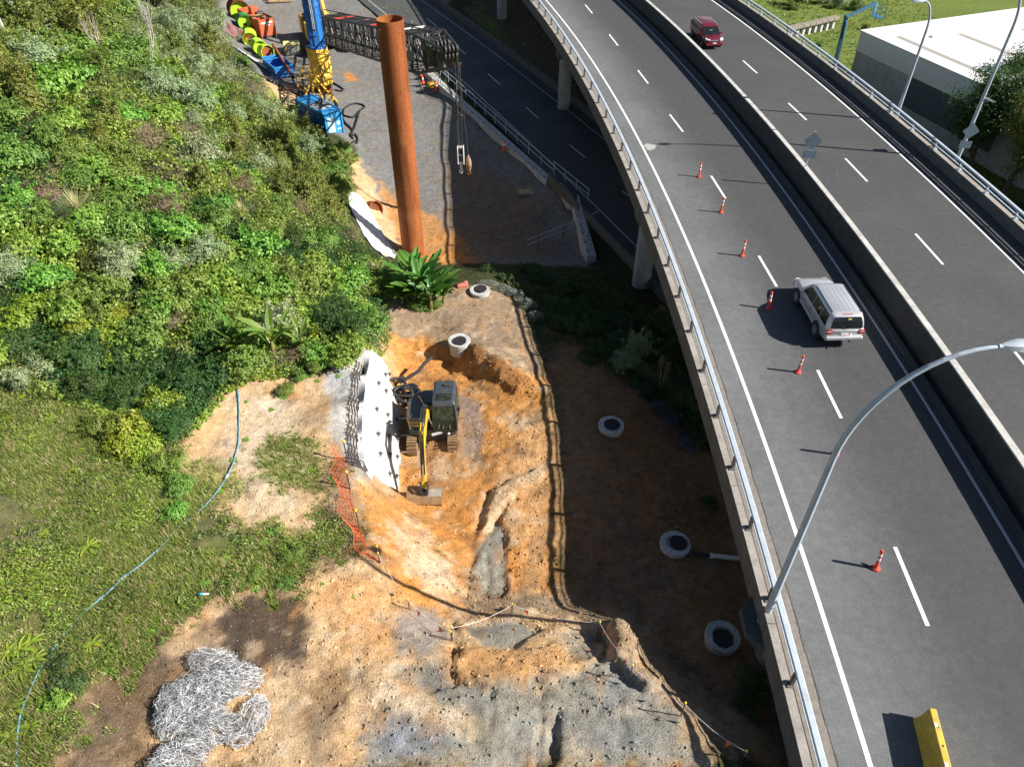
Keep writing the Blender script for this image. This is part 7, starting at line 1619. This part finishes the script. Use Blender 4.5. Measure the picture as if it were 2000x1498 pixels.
M_PAMP = leafmat('pampas_blade', (.06, .10, .04), (.08, .13, .055), (.11, .16, .07))
for k, (px, py, L) in enumerate([(1285,775,1.7),(1330,810,1.6),(1255,750,1.3)]): tuft('pampas_grass', ['large pampas grass tuft with plumes beside the viaduct', 'pampas grass tuft hard against the viaduct parapet', 'smaller pampas tuft behind the large one'][k], hit(px, py), 420, L, M_PAMP, .016, .95, 2 if k == 0 else 0)
for k, (px, py, L) in enumerate([(160,430,1.7),(140,440,1.5),(480,430,1.3),(700,525,.8),(610,500,1.1),(430,420,1.2),(735,535,.8)]): tuft('tall_grass_tuft', 'arching brownish tall grass tuft on the hillside', hit(px, py), 300, L, M_STRAW if k % 2 == 0 else M_PAMP, .018, 1.0, 0, 'grass tuft', 'tall grass tufts on the hillside')
# ---- banana palms: every big leaf a part
def banana(label, p, H_, nl, L, seed, mat=None, sl=.0):
    t = thing('banana_palm', label, 'banana palm', p, 0, 'banana palms'); R_ = random.Random(seed)
    MB().tube([(0, 0, -.3), (.03, 0, H_ * .5), (.06 + sl, .02, H_)], [.13, .11, .07], 10).build('trunk', paint('banana_trunk%d' % seed, (.20, .17, .06), .7, var=.3, scale=5), t, smooth=True)
    for k in range(nl):
        a = 2.4 * k + R_.uniform(-.35, .35); l = L * R_.uniform(.75, 1.15); e = R_.uniform(1.05, 1.56); c0 = Vector((.06 + sl, .02, H_ * R_.uniform(.55, 1.0))); V = []; m = 14; wl = l * R_.uniform(.085, .12); tw = R_.uniform(-.4, .4)
        for j in range(m + 1):
            f = j / m; r = l * f * cos(e * (1 - .55 * f)); z = l * (sin(e) * f - .34 * f * f * (1.5 - e * .7)); w = wl * (0.12 if f < .16 else sin(pi * min(.985, (f - .12) / .9)) ** .55) * (1 + (.25 * R_.uniform(-1, 1) if j % 2 and f > .3 else 0)); c = c0 + Vector((r * cos(a), r * sin(a), z)); s_ = Vector((-sin(a), cos(a), tw)); V += [c - s_ * w + Vector((0, 0, w * .45)), c, c + s_ * w + Vector((0, 0, w * .45))]
        o = MB().add(V, [(3 * j + q, 3 * j + q + 1, 3 * j + q + 4, 3 * j + q + 3) for j in range(m) for q in (0, 1)]).build('leaf', mat or LM['banana'], t, recalc=False)
        MB().tube([Vector(V[3 * j + 1]) - Vector((0, 0, .015)) for j in range(0, m + 1, 2)], [.03 - .026 * j / (m / 2) for j in range(0, m // 2 + 1)], 5).build('midrib', LM['lime'], o, recalc=False)
    return t
for k, (px, py, h, nl, L) in enumerate([(842,608,1.2,10,1.5),(820,598,.8,15,2.1),(848,590,.7,14,2.0),(800,590,.6,14,1.9),(866,592,.5,12,1.6),(832,580,1.0,14,2.2),(785,594,.4,12,1.5),(808,575,.9,14,2.2)]):
    banana(['front banana palm with bare trunk below the steel pile', 'tall banana palm in the middle of the clump below the pile', 'banana palm right behind the bare-trunked one', 'banana palm at the left of the clump below the pile', 'low banana palm at the right end of the clump', 'tallest banana palm at the back of the clump', 'smallest banana palm at the far left of the clump', 'back left banana palm of the clump below the pile'][k], hit(px, py), h, nl, L, 10 + k)
M_BAN2 = leafmat('sunlit_banana', (.10, .19, .03), (.15, .25, .045), (.26, .34, .08), .45, .35, .5)
for k, (px, py, h, nl, L) in enumerate([(540,712,1.6,8,1.75),(465,700,1.2,7,1.4),(595,700,1.3,7,1.35)]):
    banana(['tall pale banana palm above the dirt clearing', 'banana palm left of the pale one, above the hose end', 'banana palm with broken trunk near the dust-white ground'][k], hit(px, py), h, nl, L, 30 + k, M_BAN2)
# ---- trees
def branches(mb_, p, d, l, r, depth, R_, tips, up=.25, spread=.7):
    n = 3; pts = [p]; q = p.copy(); dd = d.copy()
    for i in range(n): dd = (dd + Vector((R_.uniform(-.15, .15), R_.uniform(-.15, .15), R_.uniform(-.05, .15)))).normalized(); q = q + dd * l / n; pts.append(q.copy())
    mb_.tube(pts, [r * (1 - .35 * i / n) for i in range(n + 1)], 5 if depth < 3 else 4, caps=False)
    if depth == 0: tips.append((q, dd)); return
    for k in range(R_.choice((2, 3, 3))):
        nd = (dd + Vector((R_.uniform(-1, 1), R_.uniform(-1, 1), R_.uniform(-.2, .8) * 1)) * spread + Vector((0, 0, up))).normalized(); branches(mb_, pts[R_.choice((1, 2, 3))] if k else q, nd, l * R_.uniform(.62, .85), r * .6, depth - 1, R_, tips, up, spread)
    tips.append((q, dd))
def tree(name, label, p, H_, r, depth, crown=None, n=0, L=.2, W=.1, mat=None, bark=None, seed=1, spread=.7, cl=.9, group=None):
    t = thing(name, label, 'tree', p, 0, group); R_ = random.Random(seed); mb_ = MB(); tips = []
    branches(mb_, Vector((0, 0, -.3)), Vector((R_.uniform(-.1, .1), R_.uniform(-.1, .1), 1)), H_ * .38, r, depth, R_, tips, .3, spread); mb_.build('trunk', bark or M_BARK, t, recalc=False, smooth=True)
    if n:
        r_ = np.random.default_rng(seed); T_ = np.array([tuple(q) for q, _ in tips]); k = r_.integers(0, len(T_), n); d = r_.normal(size=(n, 3)); d /= np.linalg.norm(d, axis=1, keepdims=True); pos = T_[k] + d * (cl * r_.random((n, 1)) ** .5) * np.array([1, 1, .75]); leaves('crown', pos, d + np.array([0, 0, .4]), L, W, mat, .4, .2, t, seed)
    return t
tree('bare_tree', 'pale leafless tree on the upper slope', hit(300, 150), 6.2, .10, 5, bark=M_PALEB, seed=5, spread=.42)
tree('bare_tree', 'bare grey tree cut by the left edge of the picture', hit(20, 85), 6.5, .16, 5, bark=M_PALEB, seed=8, spread=.75)
tree('bare_tree', 'thin bare sapling between hillside shrubs', hit(205, 130), 3.6, .07, 4, bark=M_PALEB, seed=12, spread=.8)
tree('small_tree', 'dark leafy tree at the top left corner', hit(110, 40), 6, .14, 4, n=5200, L=.22, W=.09, mat=LM['olive'], seed=15, cl=1.0)
tree('small_tree', 'leafy tree on the upper slope near the bare one', hit(350, 40), 5.5, .12, 4, n=4600, L=.2, W=.09, mat=LM['olive'], seed=16, cl=1.0)
for k, (px, py, z, H_, sd2) in enumerate([(1915, 285, 1.5, 8.0, 41), (1985, 320, 2.0, 8.0, 42), (1955, 240, 1.0, 8.0, 43)]):
    q = at(px, py, z); q.z = gz(q.x, q.y); tree('broadleaf_tree', ['dense green tree between lamp post and warehouse', 'tree at the right edge in front of the warehouse', 'tree behind the other two against the warehouse wall'][k], q, H_, .2, 4, n=17000, L=.24, W=.12, mat=LM['olive'] if k == 1 else LM['dark'], seed=sd2, cl=1.7, group='trees beside the warehouse')
t = thing('tree_fern', 'bright yellow-green tree fern near the top left corner', 'tree fern', hit(195, 85)); MB().tube([(0, 0, -.3), (.1, 0, 1.5), (.1, .1, 2.9)], [.16, .13, .12], 8).build('trunk', M_BARK, t, smooth=True)
for k in range(14):
    a = k * 2.4; P_ = []; D_ = []
    for j in range(60):
        f = j / 60; r = 2.0 * f; s_ = (1 if j % 2 else -1) * .34 * sin(pi * min(1, f + .1)) * random.random(); P_.append((.1 + r * cos(a) - s_ * sin(a), .1 + r * sin(a) + s_ * cos(a), 2.9 + .9 * f - 1.3 * f * f)); D_.append((0, 0, 1))
    leaves('frond', np.array(P_), np.array(D_, float), .30, .09, LM['lime'], .1, .1, t, 600 + k)
